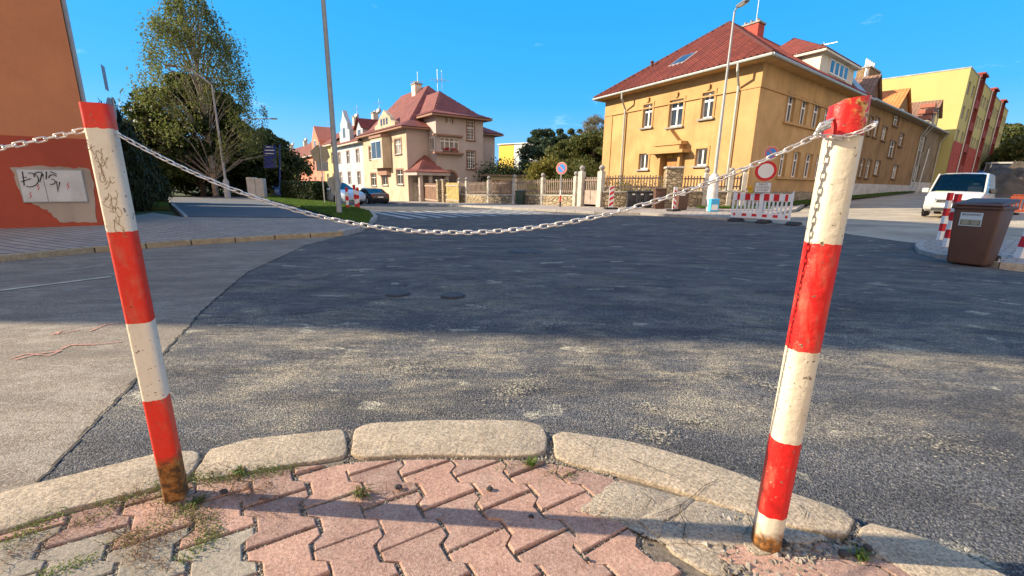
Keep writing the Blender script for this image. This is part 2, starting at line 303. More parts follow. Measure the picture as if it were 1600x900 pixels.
M_LTWIG = leafmat('sparse_leaves', [(.16, .15, .09), (.25, .22, .14)], .35)
M_LCON = leafmat('conifer_needles', [(.015, .028, .014), (.025, .045, .02), (.04, .06, .025)], .1)
M_GRASS = leafmat('grass_blades', [(.04, .09, .012), (.075, .15, .022), (.12, .19, .035)], .4)
M_WEED = leafmat('weed_leaves', [(.06, .12, .02), (.12, .20, .03), (.20, .22, .07)], .35)
M_DRY = leafmat('dry_weed', [(.12, .06, .03), (.20, .10, .05), (.26, .17, .08)], .2)
M_FLOWER = leafmat('red_flowers', [(.45, .02, .02), (.6, .05, .05)], .3)
M_WHITE = mat('white_paint', (.78, .78, .76), .5, .06, 2); M_FRAME = mat('white_window_frame', (.80, .80, .78), .45, .03, 2)
M_RED = mat('red_reflective', (.62, .015, .02), .45, .1, 4); M_BLUE = mat('sign_blue', (.012, .10, .42), .4, .05, 2); M_DBLUE = mat('direction_blue', (.012, .05, .28), .4, .1, 2)
M_SBLUE = mat('light_sign_blue', (.05, .27, .72), .4, .05, 2)
M_ZINC = mat('galvanised_steel', (.52, .53, .53), .45, .12, 6, metal=.75); M_CHAIN = mat('chain_zinc', (.72, .70, .66), .38, .15, 80, metal=.7, c2=(.42, .38, .33))
M_GREYP = mat('grey_painted_steel', (.40, .42, .43), .5, .08, 3); M_SIGNB = mat('sign_back_grey', (.33, .34, .34), .5, .08, 3)
M_DARK = mat('dark_rubber', (.03, .03, .032), .8, .2, 8, 60, .4, .004); M_BLACKP = mat('black_plastic', (.03, .033, .037), .5, .15, 6)
M_BROWNP = mat('brown_plastic', (.105, .056, .040), .55, .1, 5, 90, .25, .003); M_ORANGE = mat('orange_plastic', (.85, .17, .06), .5, .08, 3); M_YEL = mat('yellow_lamp', (.85, .42, .02), .35, .1, 8)
M_WPLAST = mat('white_barrier_plastic', (.74, .77, .80), .5, .06, 4)
M_DOORY = mat('yellow_door_wood', (.55, .33, .06), .5, .2, 4); mat('blue_grey_panel', (.30, .36, .42), .6, .1, 2); M_WOODF = mat('weathered_picket', (.26, .20, .165), .85, .25, 3, 18, .5, .01); M_WOODG = mat('green_yellow_boards', (.38, .30, .11), .8, .3, 3, 14, .5, .01)
M_WOODB = mat('brown_boards', (.20, .115, .075), .8, .25, 3, 14, .5, .01); M_GATEP = mat('faded_gate_paint', (.38, .30, .25), .8, .2, 3)
M_CONC = mat('pale_concrete', (.52, .49, .43), .9, .2, 3, 30, .4, .01); M_CONCG = mat('grey_concrete', (.30, .29, .27), .9, .2, 3, 30, .4, .01)
M_GUT = mat('zinc_gutter', (.42, .44, .42), .5, .12, 4, metal=.3); M_SOFF = mat('soffit', (.36, .29, .20), .9, .1, 2)
M_TIN = mat('tin_sheet', (.36, .40, .42), .5, .2, 2, metal=.4)
def glassm(name, c, r=.06):
    m = bpy.data.materials.new(name); n, b = nodes(m); p = pos(n)
    n.links.new(ramp(n, noise(n, p, 1.3, 3, .5), [(.35, tuple(x*.4 for x in c)), (.7, c)]), b.inputs['Base Color'])
    b.inputs['Roughness'].default_value = r; b.inputs['Specular IOR Level'].default_value = .8
    bump(n, b, noise(n, p, .7, 2, .5), .12, .02); return m
M_GLASS = glassm('window_glass', (.065, .07, .075)); M_CURT = glassm('curtained_glass', (.42, .42, .40), .2); M_CARGL = glassm('car_glass', (.03, .035, .04), .04)
M_LENS = mat('lamp_lens', (.36, .39, .41), .15, .1, 20, spec=.8); M_RLENS = mat('red_lens', (.4, .01, .01), .2, .1, 20)
def clearglass():
    m = bpy.data.materials.new('windscreen_glass'); m.use_nodes = True; n = m.node_tree; out = n.nodes['Material Output']; n.nodes.remove(n.nodes['Principled BSDF'])
    t = N(n, 'ShaderNodeBsdfTransparent'); t.inputs[0].default_value = (.62, .70, .70, 1); g = N(n, 'ShaderNodeBsdfGlossy'); g.inputs['Roughness'].default_value = .03
    f = N(n, 'ShaderNodeFresnel'); f.inputs[0].default_value = 1.6; x = N(n, 'ShaderNodeMixShader')
    n.links.new(f.outputs[0], x.inputs[0]); n.links.new(t.outputs[0], x.inputs[1]); n.links.new(g.outputs[0], x.inputs[2]); n.links.new(x.outputs[0], out.inputs[0]); return m
M_CLEAR = clearglass()

# ------------------------------------------------------------------ mesh builder
def wloc(o):
    v = Vector((0, 0, 0))
    while o is not None: v += o.location; o = o.parent
    return v
class MB:
    def __init__(s): s.v = []; s.f = []; s.uv = {}; s.m = []; s.mi = 0
    def add(s, vs, fs, uvs=None):
        k = len(s.v); s.v += [tuple(float(c) for c in v) for v in vs]
        for i, f in enumerate(fs):
            if uvs: s.uv[len(s.f)] = uvs[i]
            s.f.append(tuple(k+a for a in f)); s.m.append(s.mi)
        return s
    def box(s, c, sx, sy, sz, ax=None):
        # c = base centre; ax = 3 axes
        c = Vector(c); a = [Vector(q).normalized() for q in (ax or ((1, 0, 0), (0, 1, 0), (0, 0, 1)))]
        vs = []
        for k in (0, 1):
            for (i, j) in ((-.5, -.5), (.5, -.5), (.5, .5), (-.5, .5)): vs.append(c + a[0]*i*sx + a[1]*j*sy + a[2]*k*sz)
        return s.add(vs, [(0, 3, 2, 1), (4, 5, 6, 7), (0, 1, 5, 4), (1, 2, 6, 5), (2, 3, 7, 6), (3, 0, 4, 7)])
    def tube(s, pts, r, n=10, cap=True):
        pts = [Vector(p) for p in pts]; k0 = len(s.v); m = len(pts); rs = r if isinstance(r, (list, tuple)) else [r]*m
        up = None; vs = []
        for i, p in enumerate(pts):
            d = (pts[min(i+1, m-1)]-pts[max(i-1, 0)]).normalized()
            if up is None: up = d.orthogonal().normalized()
            up = (up - d*up.dot(d)); up = up.normalized() if up.length > 1e-6 else d.orthogonal().normalized()
            w = d.cross(up)
            for j in range(n):
                a = 2*math.pi*j/n; vs.append(p + (up*math.cos(a)+w*math.sin(a))*rs[i])
        fs = []
        for i in range(m-1):
            for j in range(n): fs.append((i*n+j, i*n+(j+1) % n, (i+1)*n+(j+1) % n, (i+1)*n+j))
        if cap: fs.append(tuple(range(n-1, -1, -1))); fs.append(tuple((m-1)*n+j for j in range(n)))
        return s.add(vs, fs)
    def lathe(s, c, prof, n=16, ax=(0, 0, 1)):
        q = Vector(ax).normalized(); return s.tube([Vector(c)+q*z for r, z in prof], [r for r, z in prof], n)
    def prism(s, poly, off):
        poly = [Vector(p) for p in poly]; off = Vector(off); n = len(poly)
        return s.add(poly+[p+off for p in poly], [tuple(range(n-1, -1, -1)), tuple(range(n, 2*n))]+[(i, (i+1) % n, n+(i+1) % n, n+i) for i in range(n)])
    def build(s, name, mats, parent=None, bevel=0, smooth=False, recalc=True, seg=1, local=False):
        me = bpy.data.meshes.new(name); off = Vector((0, 0, 0)) if (local or parent is None) else wloc(parent)
        me.from_pydata([(v[0]-off.x, v[1]-off.y, v[2]-off.z) for v in s.v], [], s.f)
        mats = mats if isinstance(mats, (list, tuple)) else [mats]
        for m in mats: me.materials.append(m)
        if s.uv:
            ul = me.uv_layers.new(name='UVMap')
            for pi, uvs in s.uv.items():
                p = me.polygons[pi]
                for li, uvc in zip(p.loop_indices, uvs): ul.data[li].uv = uvc
        if len(mats) > 1: me.polygons.foreach_set('material_index', s.m)
        if recalc or bevel:
            bm = bmesh.new(); bm.from_mesh(me)
            if recalc: bmesh.ops.recalc_face_normals(bm, faces=bm.faces)
            if bevel:
                es = [e for e in bm.edges if len(e.link_faces) == 2 and e.calc_face_angle(0) > .5]
                bmesh.ops.bevel(bm, geom=es, offset=bevel, segments=seg, affect='EDGES', profile=.5, clamp_overlap=True)
            bm.to_mesh(me); bm.free()
        if smooth:
            me.polygons.foreach_set('use_smooth', [True]*len(me.polygons))
            if smooth != 2:
                try: me.set_sharp_from_angle(angle=R(38))
                except Exception: pass
        me.update(); o = bpy.data.objects.new(name, me); COL.objects.link(o)
        if parent is not None: o.parent = parent
        return o
def tag(o, label=None, cat=None, group=None, kind=None):
    for k, v in (('label', label), ('category', cat), ('group', group), ('kind', kind)):
        if v: o[k] = v
    return o
def thing(name, loc, label, cat, group=None, rz=0):
    o = bpy.data.objects.new(name, None); COL.objects.link(o); o.location = loc; o.rotation_euler = (0, 0, rz); o.empty_display_size = .2
    return tag(o, label, cat, group)
def kids(o): return [c for c in COL.objects if c.parent is o]
def dup(root, loc, rz=0, label=None, scale=None):
    def cp(o, par):
        c = o.copy(); COL.objects.link(c)
        if par is not None: c.parent = par
        for ch in kids(o): cp(ch, c)
        return c
    r = cp(root, None); r.location = loc; r.rotation_euler = (0, 0, rz)
    if label: r['label'] = label
    if scale: r.scale = scale
    return r
class FR:
    """wall frame: t along the wall, o outward, z up"""
    def __init__(s, C, d, side=1):
        s.C = Vector((C[0], C[1], 0)); d = Vector((d[0], d[1], 0)).normalized(); s.d = d; s.n = Vector((d.y, -d.x, 0))*side
    def p(s, t, o, z): return s.C + s.d*t + s.n*o + Vector((0, 0, z))
    def box(s, mb, t0, t1, o0, o1, z0, z1):
        c = s.p((t0+t1)/2, (o0+o1)/2, z0); mb.box(c, abs(t1-t0), abs(o1-o0), z1-z0, (s.d, s.n, (0, 0, 1))); return mb
    def w(s, px, py):
        v = ray(px, py); A = np.array([[v[0], -s.d.x], [v[1], -s.d.y]]); k, t = np.linalg.solve(A, np.array([s.C.x, s.C.y])); return t, HC+k*v[2]
    def rect(s, x0, y0, x1, y1):
        # photo-measured window: mid-height columns give t, centre column gives z
        ym = (y0+y1)/2; xm = (x0+x1)/2; a, b = s.w(x0, ym)[0], s.w(x1, ym)[0]; z1 = s.w(xm, y0)[1]; z0 = s.w(xm, y1)[1]
        return (min(a, b), max(a, b), z0, z1)
def facade(mb, fr, t0, t1, z0, z1, holes, depth=.14):
    """one wall face with real recessed openings"""
    hs_ = [h for h in holes if h[0] > t0+.02 and h[1] < t1-.02 and h[2] > z0+.02 and h[3] < z1-.02]
    ts = sorted(set([t0, t1]+[x for h in hs_ for x in h[:2]])); zs = sorted(set([z0, z1]+[x for h in hs_ for x in h[2:4]]))
    for i in range(len(ts)-1):
        for j in range(len(zs)-1):
            tm, zm = (ts[i]+ts[i+1])/2, (zs[j]+zs[j+1])/2
            if any(h[0] < tm < h[1] and h[2] < zm < h[3] for h in hs_): continue
            mb.add([fr.p(ts[i], 0, zs[j]), fr.p(ts[i+1], 0, zs[j]), fr.p(ts[i+1], 0, zs[j+1]), fr.p(ts[i], 0, zs[j+1])], [(0, 1, 2, 3)])
    for a, b, c, d in [h[:4] for h in hs_]:
        q = [fr.p(a, 0, c), fr.p(b, 0, c), fr.p(b, 0, d), fr.p(a, 0, d)]; r_ = [fr.p(a, -depth, c), fr.p(b, -depth, c), fr.p(b, -depth, d), fr.p(a, -depth, d)]
        mb.add(q+r_, [(0, 1, 5, 4), (1, 2, 6, 5), (2, 3, 7, 6), (3, 0, 4, 7), (4, 5, 6, 7)])
def window(root, fr, h, cols=2, rows=(.68,), surround=None, sill=None, depth=.14, grid=None, glass=None, fw=.06, framemat=None, sw=.14):
    a, b, c, d = h[:4]; mb = MB(); o1 = -depth+.07; o0 = -depth+.004
    fr.box(mb, a, a+fw, o0, o1, c, d); fr.box(mb, b-fw, b, o0, o1, c, d); fr.box(mb, a+fw, b-fw, o0, o1, c, c+fw); fr.box(mb, a+fw, b-fw, o0, o1, d-fw, d)
    for k in range(1, cols):
        t = a+(b-a)*k/cols; fr.box(mb, t-fw*.55, t+fw*.55, o0, o1+.01, c+fw, d-fw)
    for rr in rows:
        z = c+(d-c)*rr; fr.box(mb, a+fw, b-fw, o0, o1+.014, z-fw*.55, z+fw*.55)
    if grid:
        for k in range(1, grid[0]):
            t = a+(b-a)*k/grid[0]; fr.box(mb, t-.018, t+.018, o0, o1-.012, c+fw, d-fw)
        for k in range(1, grid[1]):
            z = c+(d-c)*k/grid[1]; fr.box(mb, a+fw, b-fw, o0, o1-.016, z-.018, z+.018)
    w = mb.build('window', framemat or M_FRAME, root)
    g = MB(); fr.box(g, a+.01, b-.01, o0-.003+.012, o0+.022, c+.01, d-.01); g.build('pane', glass or (M_CURT if random.random() < .25 else M_GLASS), w)
    if sill:
        g = MB(); fr.box(g, a-.16, b+.16, .002, .16, c-.11, c-.005); g.build('sill', sill, w)
    if surround:
        g = MB(); s_ = sw; fr.box(g, a-s_, a, .002, .045, c-.003, d+s_); fr.box(g, b, b+s_, .002, .045, c-.003, d+s_); fr.box(g, a, b, .002, .045, d, d+s_)
        g.build('surround', surround, w)
    return w
def tiled(mb, poly, edir, sp=.3, amp=.03, rib=True, wid=0):
    """corrugated tile covering of one convex planar roof face; poly in world coordinates, edir along the eave"""
    P = [Vector(p) for p in poly]; e = Vector(edir).normalized(); nrm = None
    nrm = (P[1]-P[0]).cross(P[2]-P[0]).normalized()
    if nrm.z < 0: nrm = -nrm
    e = (e-nrm*e.dot(nrm)).normalized(); s_ = nrm.cross(e)
    if s_.z < 0: s_ = -s_
    O = P[0]; uv = [((p-O).dot(e), (p-O).dot(s_)) for p in P]; n = len(uv)
    u0, u1 = min(u for u, v in uv), max(u for u, v in uv)
    step = sp/4 if rib else max(.6, sp*2); k = max(1, int((u1-u0)/step)); us = [u0+(u1-u0)*i/k for i in range(k+1)]
    us = sorted(set(us+[u for u, v in uv])); cols = []
    for u in us:
        vs = []
        for i in range(n):
            (ua, va), (ub, vb) = uv[i], uv[(i+1) % n]
            if abs(ua-ub) < 1e-9:
                if abs(u-ua) < 1e-6: vs += [va, vb]
            elif min(ua, ub)-1e-7 <= u <= max(ua, ub)+1e-7: vs.append(va+(vb-va)*(u-ua)/(ub-ua))
        if vs: cols.append((u, min(vs), max(vs)))
    pts = []; fs = []; uvs = []
    for u, a, b in cols:
        h = amp*(.5+.5*math.cos(2*math.pi*u/sp)) if rib else 0
        for v in (a, b): pts.append(O+e*u+s_*v+nrm*(h+.02))
    for i in range(len(cols)-1):
        fs.append((2*i, 2*i+2, 2*i+3, 2*i+1)); c0, c1 = cols[i], cols[i+1]
        uvs.append(((c0[0], c0[1]), (c1[0], c1[1]), (c1[0], c1[2]), (c0[0], c0[2])))
    mb.add(pts, fs, uvs); return mb
def text(body, size, parent, M, material, name='lettering', ext=.002, align='CENTER'):
    cu = bpy.data.curves.new('txt', 'FONT'); cu.body = body; cu.size = size; cu.extrude = ext; cu.align_x = align; cu.align_y = 'CENTER'
    to = bpy.data.objects.new('txt', cu); COL.objects.link(to); dg = bpy.context.evaluated_depsgraph_get()
    me = bpy.data.meshes.new_from_object(to.evaluated_get(dg)); bpy.data.objects.remove(to)
    me.transform(M); me.materials.clear(); me.materials.append(material); o = bpy.data.objects.new(name, me); COL.objects.link(o); o.parent = parent; return o
def basis(o, x, y, z=None):
    x = Vector(x).normalized(); y = Vector(y).normalized(); z = x.cross(y) if z is None else Vector(z)
    return Matrix(((x.x, y.x, z.x, o[0]), (x.y, y.y, z.y, o[1]), (x.z, y.z, z.z, o[2]), (0, 0, 0, 1)))

# ------------------------------------------------------------------ foliage
def leafmesh(name, pts, size, material, parent, flat=0., aspect=1.6, dirs=None):
    P = np.asarray(pts, float); n = len(P); a = NPR.normal(size=(n, 3)); a /= np.linalg.norm(a, axis=1)[:, None]
    if dirs is not None: a = dirs + .35*a; a /= np.linalg.norm(a, axis=1)[:, None]
    b = NPR.normal(size=(n, 3)); b[:, 2] *= (1-flat); b -= a*(a*b).sum(1)[:, None]; b /= np.linalg.norm(b, axis=1)[:, None]
    s = size*(.6+.8*NPR.random(n))[:, None]
    off = np.array(wloc(parent)) if parent is not None else 0
    V = np.stack([P-a*s*aspect/2, P-b*s/2, P+a*s*aspect/2, P+b*s/2], 1).reshape(-1, 3)-off
    me = bpy.data.meshes.new(name); me.vertices.add(4*n); me.vertices.foreach_set('co', V.ravel()); me.loops.add(4*n); me.loops.foreach_set('vertex_index', np.arange(4*n))
    me.polygons.add(n); me.polygons.foreach_set('loop_start', np.arange(n)*4); me.materials.append(material); me.update(calc_edges=True); me.validate()
    o = bpy.data.objects.new(name, me); COL.objects.link(o)
    if parent is not None: o.parent = parent
    return o
def blob(c, r, n, shell=.45):
    d = NPR.normal(size=(n, 3)); d /= np.linalg.norm(d, axis=1)[:, None]; q = (shell+(1-shell)*NPR.random(n))[:, None]
    return np.asarray(c)+d*q*np.asarray(r)
def tree(name, base, H, prof, label, leaf, lsz, nc=60, per=160, cr=.7, trunk_r=.14, cat='tree', group=None, bark=None, zmin=.12, droop=0, seed=0, nolimb=False):
    """prof(h in 0..1) -> crown radius; clusters fill the crown volume with gaps between them"""
    rg = np.random.default_rng(seed+11); root = thing(name, tuple(base), label, cat, group); B = np.array(base, float)
    tm = MB(); bend = rg.normal(size=2)*.02*H
    tp = [tuple(B+np.array([bend[0]*t*t, bend[1]*t*t, H*.93*t-.15*(t == 0)])) for t in np.linspace(0, 1, 9)]
    tm.tube(tp, [trunk_r*(1-.9*t) + .012 for t in np.linspace(0, 1, 9)], 8)
    pts = []; dirs = []
    for i in range(nc):
        h = zmin+(1-zmin)*rg.random()**.85; a = rg.random()*2*math.pi; r = prof(h)*(.35+.65*rg.random()**.5)
        c = B+np.array([bend[0]*h*h+r*math.cos(a), bend[1]*h*h+r*math.sin(a), H*h])
        k = int(per*(.5+rg.random())); rr = cr*(.55+.8*rg.random())*(.6 if h > .85 else 1)
        if droop:
            ns = max(1, k//9)
            for _ in range(ns):
                s0 = c+rg.normal(size=3)*rr*.6; ln = droop*(.4+rg.random()); dx = rg.normal(size=2)*.12
                tt = rg.random(9)[:, None]; pts.append(s0+np.concatenate([dx[None]*tt, -ln*tt], 1)+rg.normal(size=(9, 3))*.05)
        else: pts.append(blob(c, (rr, rr, rr*.75), k, .3))
        if not nolimb and i % 2 == 0:
            t0 = max(.1, h-.18-.1*rg.random()); s0 = B+np.array([bend[0]*t0*t0, bend[1]*t0*t0, H*.93*t0]); mid = (s0+c)/2+np.array([0, 0, .04*H])
            tm.tube([s0, mid, c], [trunk_r*.28*(1-h*.5), trunk_r*.16, .012], 5, False)
    tm.build('trunk', bark or M_BARK, root, smooth=2)
    leafmesh('crown', np.concatenate(pts), lsz, leaf, root); return root
def shrub(name, base, r, h, label, leaf, lsz, n=1500, cat='shrub', group=None, nb=9, seed=0):
    rg = np.random.default_rng(seed+3); root = thing(name, tuple(base), label, cat, group); B = np.array(base, float); pts = []; tm = MB()
    for i in range(nb):
        a = rg.random()*6.28; q = r*(.15+.6*rg.random()); c = B+np.array([q*math.cos(a), q*math.sin(a), h*(.25+.6*rg.random())]); k = .30+.25*rg.random()
        pts.append(blob(c, (r*k*1.1, r*k*1.1, h*k*.8), n//nb, .2)); tm.tube([B+np.array([0, 0, -.1]), (B+c)/2+np.array([0, 0, .1]), c], [.03, .02, .006], 5, False)
    tm.build('stem', M_BARK, root, smooth=2); leafmesh('foliage', np.concatenate(pts), lsz, leaf, root); return root
# ================================================================== THE SETTING: ground sheets
def SN(s, n): return (-.58*s+.81*n, .81*s+.58*n)        # s down the left street, n across it
def sheet(name, poly, dz, mat_, res=1.0, rim=0, maxn=9000):
    poly = [(float(a), float(b)) for a, b in poly]; n = len(poly)
    # densify rim
    P = []
    for i in range(n):
        a, b = np.array(poly[i]), np.array(poly[(i+1) % n]); k = max(1, int(np.linalg.norm(b-a)/res))
        for j in range(k): P.append(tuple(a+(b-a)*j/k))
    m = len(P); xs = [p[0] for p in P]; ys = [p[1] for p in P]
    gx = np.arange(min(xs), max(xs), res); gy = np.arange(min(ys), max(ys), res)
    while len(gx)*len(gy) > maxn: res *= 1.3; gx = np.arange(min(xs), max(xs), res); gy = np.arange(min(ys), max(ys), res)
    V = [Vector(p) for p in P]+[Vector((x+.013, y+.017)) for x in gx for y in gy]
    v, e, f, *_ = delaunay_2d_cdt(V, [(i, (i+1) % m) for i in range(m)], [list(range(m))], 1, 1e-5)
    mb = MB(); mb.add([(p.x, p.y, G(p.x, p.y)+dz) for p in v], [tuple(q) for q in f])
    if rim:
        mb.add([(p[0], p[1], G(*p)+dz) for p in P]+[(p[0], p[1], G(*p)+dz-rim) for p in P], [(i, (i+1) % m, m+(i+1) % m, m+i) for i in range(m)])
    o = mb.build(name, mat_, None, recalc=False); 
    bm = bmesh.new(); bm.from_mesh(o.data)
    for q in bm.faces:
        if abs(q.normal.z) > .5 and q.normal.z < 0: q.normal_flip()
    bm.to_mesh(o.data); bm.free(); return tag(o, kind='structure')
def kerb(name, line, w, h, mat_, seg=1.0, side=1, drop=.2, base=0.0, gap=.008):
    """row of kerb stones along a line; w to the given side"""
    L_ = [np.array(p, float) for p in line]; mb = MB(); pts = [L_[0]]
    for a, b in zip(L_[:-1], L_[1:]):
        k = max(1, round(np.linalg.norm(b-a)/seg)); pts += [a+(b-a)*(j+1)/k for j in range(k)]
    nr = []
    for i in range(len(pts)):
        d = pts[min(i+1, len(pts)-1)]-pts[max(i-1, 0)]; d /= np.linalg.norm(d); nr.append(np.array([-d[1], d[0]])*side)
    for i in range(len(pts)-1):
        a, b = pts[i], pts[i+1]; d = (b-a)/np.linalg.norm(b-a); a_, b_ = a+d*gap, b-d*gap; j = random.uniform(-.006, .006)
        q = [a_, b_, b_+nr[i+1]*w, a_+nr[i]*w]
        top = [(p[0], p[1], G(*p)+base+h+j) for p in q]; bot = [(p[0], p[1], G(*p)-drop) for p in q]
        mb.add(bot+top, [(3, 2, 1, 0), (4, 5, 6, 7), (0, 1, 5, 4), (1, 2, 6, 5), (2, 3, 7, 6), (3, 0, 4, 7)])
    return tag(mb.build(name, mat_, None, bevel=.015, seg=2), kind='structure')
# one terrain sheet out to the horizon
mb = MB(); rad = [0]+[1.5*1.17**i for i in range(42)]; na = 96; vs = [(0, 0, G(0, 0)-.12)]; fs = []
for r_ in rad[1:]:
    for j in range(na):
        a = 2*math.pi*j/na; x, y = r_*math.cos(a), r_*math.sin(a); vs.append((x, y, G(x, y)-.05-.03*min(1, r_/10)))
for i in range(len(rad)-2):
    for j in range(na): fs.append((1+i*na+j, 1+i*na+(j+1) % na, 1+(i+1)*na+(j+1) % na, 1+(i+1)*na+j))
for j in range(na): fs.append((0, 1+j, 1+(j+1) % na))
mb.add(vs, fs); tag(mb.build('ground', M_GRASSGR, recalc=False), kind='structure')
rk = [SN(240, 14.6), SN(41.7, 14.6), SN(28, 14.4), SN(20, 14.3), SN(17.2, 15.1), SN(15.2, 15.8), SN(13.5, 17.1), SN(11.8, 17.6), SN(9.6, 17.8)]
lk = [SN(11.8, 3.1), SN(13.6, 4.2), SN(16.5, 5.5), SN(19.1, 6.2), SN(28, 7.0), SN(240, 7.2)]
seam = [(-1.62, 1.05), (-1.73, 1.37), (-2.11, 2.26), (-2.4, 2.95), (-2.77, 3.76), (-3.53, 5.65), (-4.4, 9.2), (-4.42, 11.2)]
dl = [SN(9.3, 18.3), SN(7, 18.2), SN(4.9, 16.4), SN(3.1, 15.4)]
sheet('new_asphalt_road', [(-1.55, .95)]+seam+lk+rk+dl+[SN(2.6, 13.2), SN(2.2, 12.5), SN(1.0, 11.6), (11, 6.2), (18, 3), (20, -4), (9, -6), (2.5, -2.5), (1.3, .4), (.9, .9), (0, 1.3), (-.8, 1.25)], 0, M_NEW, 1.0)
kl = [(-17, -4), (-11.5, 2.2), (-9.3, 5.2), (-8.33, 6.93), (-7.82, 8.04), (-6.85, 9.2), (-5.64, 10.27), (-4.4, 11.25)]
sheet('old_asphalt_road', seam[::-1]+[(-1.55, .95), (-1.2, .8), (-3, -1.2), (-7, -8), (-17, -12)]+kl, -.001, M_OLD, .8)
M_TAR = mat('joint_tar', (.035, .033, .03), .8, .3, 30, 60, .5, .004)
mb = MB()   # tar-edged joint between old and new surfacing
sm = [np.array(p) for p in seam[1:]]
js = []
for a, b in zip(sm[:-1], sm[1:]):
    k = max(2, int(np.linalg.norm(b-a)/.05)); js += [a+(b-a)*i/k for i in range(k)]
for i in range(len(js)-1):
    a, b = js[i], js[i+1]; w = .004+.010*random.random()**2; jx = .006*math.sin(i*1.7)+.004*math.sin(i*.53)
    mb.add([(a[0]-w+jx, a[1], G(*a)+.004), (a[0]+w+jx, a[1], G(*a)+.004), (b[0]+w+jx, b[1], G(*b)+.004), (b[0]-w+jx, b[1], G(*b)+.004)], [(0, 1, 2, 3)])
tag(mb.build('road_joint', M_TAR, recalc=False), kind='structure')
sheet('dirt_road', dl[::-1]+[SN(9.2, 18.3), SN(9.3, 19.5), SN(10.0, 25.5), SN(12.2, 32.6), SN(12.9, 43), SN(12.9, 52), SN(14, 150), SN(-6, 150), SN(-4, 40), SN(1.0, 24), SN(1.5, 18.5), SN(2.9, 14.7)], .004, M_DUST, 1.2)
# grey block pavement, drive, grass on the left
bp = [g2(540, 368), g2(562, 358), g2(520, 345), g2(400, 344), g2(285, 343), g2(240, 336), (-13.5, 15.5), (-12.0, 12.9), (-14.5, 10.7), (-24, 4.1), (-30, -4), (-17.3, -4.0)]
sheet('block_pavement', [p for p in kl[::-1]]+[(-17.3, -4.2), (-30, -4), (-24, 4.1), (-14.5, 10.7), (-12.0, 12.9), (-13.5, 15.5), g2(240, 336), g2(285, 343), g2(400, 344), g2(520, 345), g2(562, 358)], .09, M_BLOCK, 1.0)
kerb('kerb', kl, .16, .11, M_YKERB, 1.0, side=1)
sheet('driveway', [g2(257, 310), g2(385, 309), g2(430, 318), g2(470, 329), g2(535, 349), g2(562, 358), g2(520, 344.5), g2(400, 343.5), g2(285, 342.5)], .095, M_DRIVE, 1.2)
sheet('grass_patch', [g2(212, 327), g2(266, 327), g2(252, 311), g2(205, 311)], .14, M_GRASSGR, 1.0, rim=.2)
isl = [g2(385, 308), g2(430, 317.5), g2(470, 328.5), g2(537, 348.5), g2(562, 357)]
sheet('grass_verge', [SN(13.0, 4.0), SN(16.5, 5.3), SN(19.1, 6.0), SN(28, 6.8), SN(90, 7.0), SN(90, -6), SN(45, 0)]+isl, .13, M_GRASSGR, 1.0)
kerb('kerb', [(-4.42, 11.3), SN(12.6, 3.7), SN(13.6, 4.2), SN(16.5, 5.5), SN(19.1, 6.2), SN(28, 7.0), SN(60, 7.2)], .15, .14, M_KERBFAR, 1.0, side=1)
kerb('kerb', [g2(257, 311), g2(288, 343)], .12, .13, M_KERBFAR, 1.0)
# far pavement by the fence
sheet('fence_pavement', rk[1:]+[SN(9.6, 17.8), SN(9.5, 20), SN(10.2, 25.5), SN(12.4, 32.6), SN(13.1, 43), SN(13.1, 52), SN(14.2, 130), SN(24, 130), SN(24, 36), SN(30, 22), SN(90, 22), SN(90, 14.6)], .10, M_BLOCK2, 1.3)
kerb('kerb', rk[1:]+[SN(9.5, 20), SN(10.2, 25.5), SN(12.4, 32.6), SN(13.1, 43), SN(13.1, 52), SN(14.0, 110)], .15, .12, M_KERBFAR, 1.2, side=1)
# right-hand kerb corner behind the brown bin
ri = [SN(3.1, 15.6), g2(1428, 388), g2(1434, 396), g2(1460, 403), g2(1500, 409), g2(1560, 418), (11.2, 7.2), (15, 5.5), (24, 2)]
sheet('corner_pavement', ri+[(26, 10), (19, 15.5), SN(1.2, 18.5)], .09, M_BLOCK2, 1.0)
kerb('kerb', ri, .14, .10, M_KERBFAR, .8, side=1)
# gardens (raised behind the fence)
sheet('garden', [SN(22.5, 19.9), SN(90, 19.9), SN(90, 70), SN(30, 70), (13.5, 25.6), (12.5, 25.3), (5.6, 26.5)], .25, M_GRASSGR, 1.6)
# painted marks
mb = MB()
for k in range(13):
    n0 = 14.0-.66*k; ps = [SN(s, n0+dn) for dn in (-.14, .14) for s in ()]
    for s in np.arange(16.3, 20.9, .5):
        s2 = min(20.9, s+.5); q = [SN(s, n0-.15), SN(s2, n0-.15), SN(s2, n0+.15), SN(s, n0+.15)]
        if n0 > 6.4: mb.add([(p[0], p[1], G(*p)+.008) for p in q], [(0, 1, 2, 3)])
M_MARK = mat('worn_road_paint', (.50, .50, .48), .7, .3, 6, c2=(.11, .11, .11))
tag(mb.build('crosswalk_marking', M_MARK, recalc=False), kind='structure')
mb = MB(); a, b = np.array(gz(-330, 500, -.2)[:2]), np.array(gz(175, 436, -.22)[:2]); nn = np.array([-(b-a)[1], (b-a)[0]]); nn /= np.linalg.norm(nn); L0 = np.linalg.norm(b-a)
for i in range(24):
    p, q = a+(b-a)*i/24, a+(b-a)*(i+1)/24
    mb.add([(x[0], x[1], G(*x)+.006) for x in (p-nn*.05, q-nn*.05, q+nn*.05, p+nn*.05)], [(0, 1, 2, 3)])
tag(mb.build('lane_line', mat('yellowed_line', (.50, .46, .34), .8, .4, 5, c2=(.22, .2, .17)), recalc=False), kind='structure')
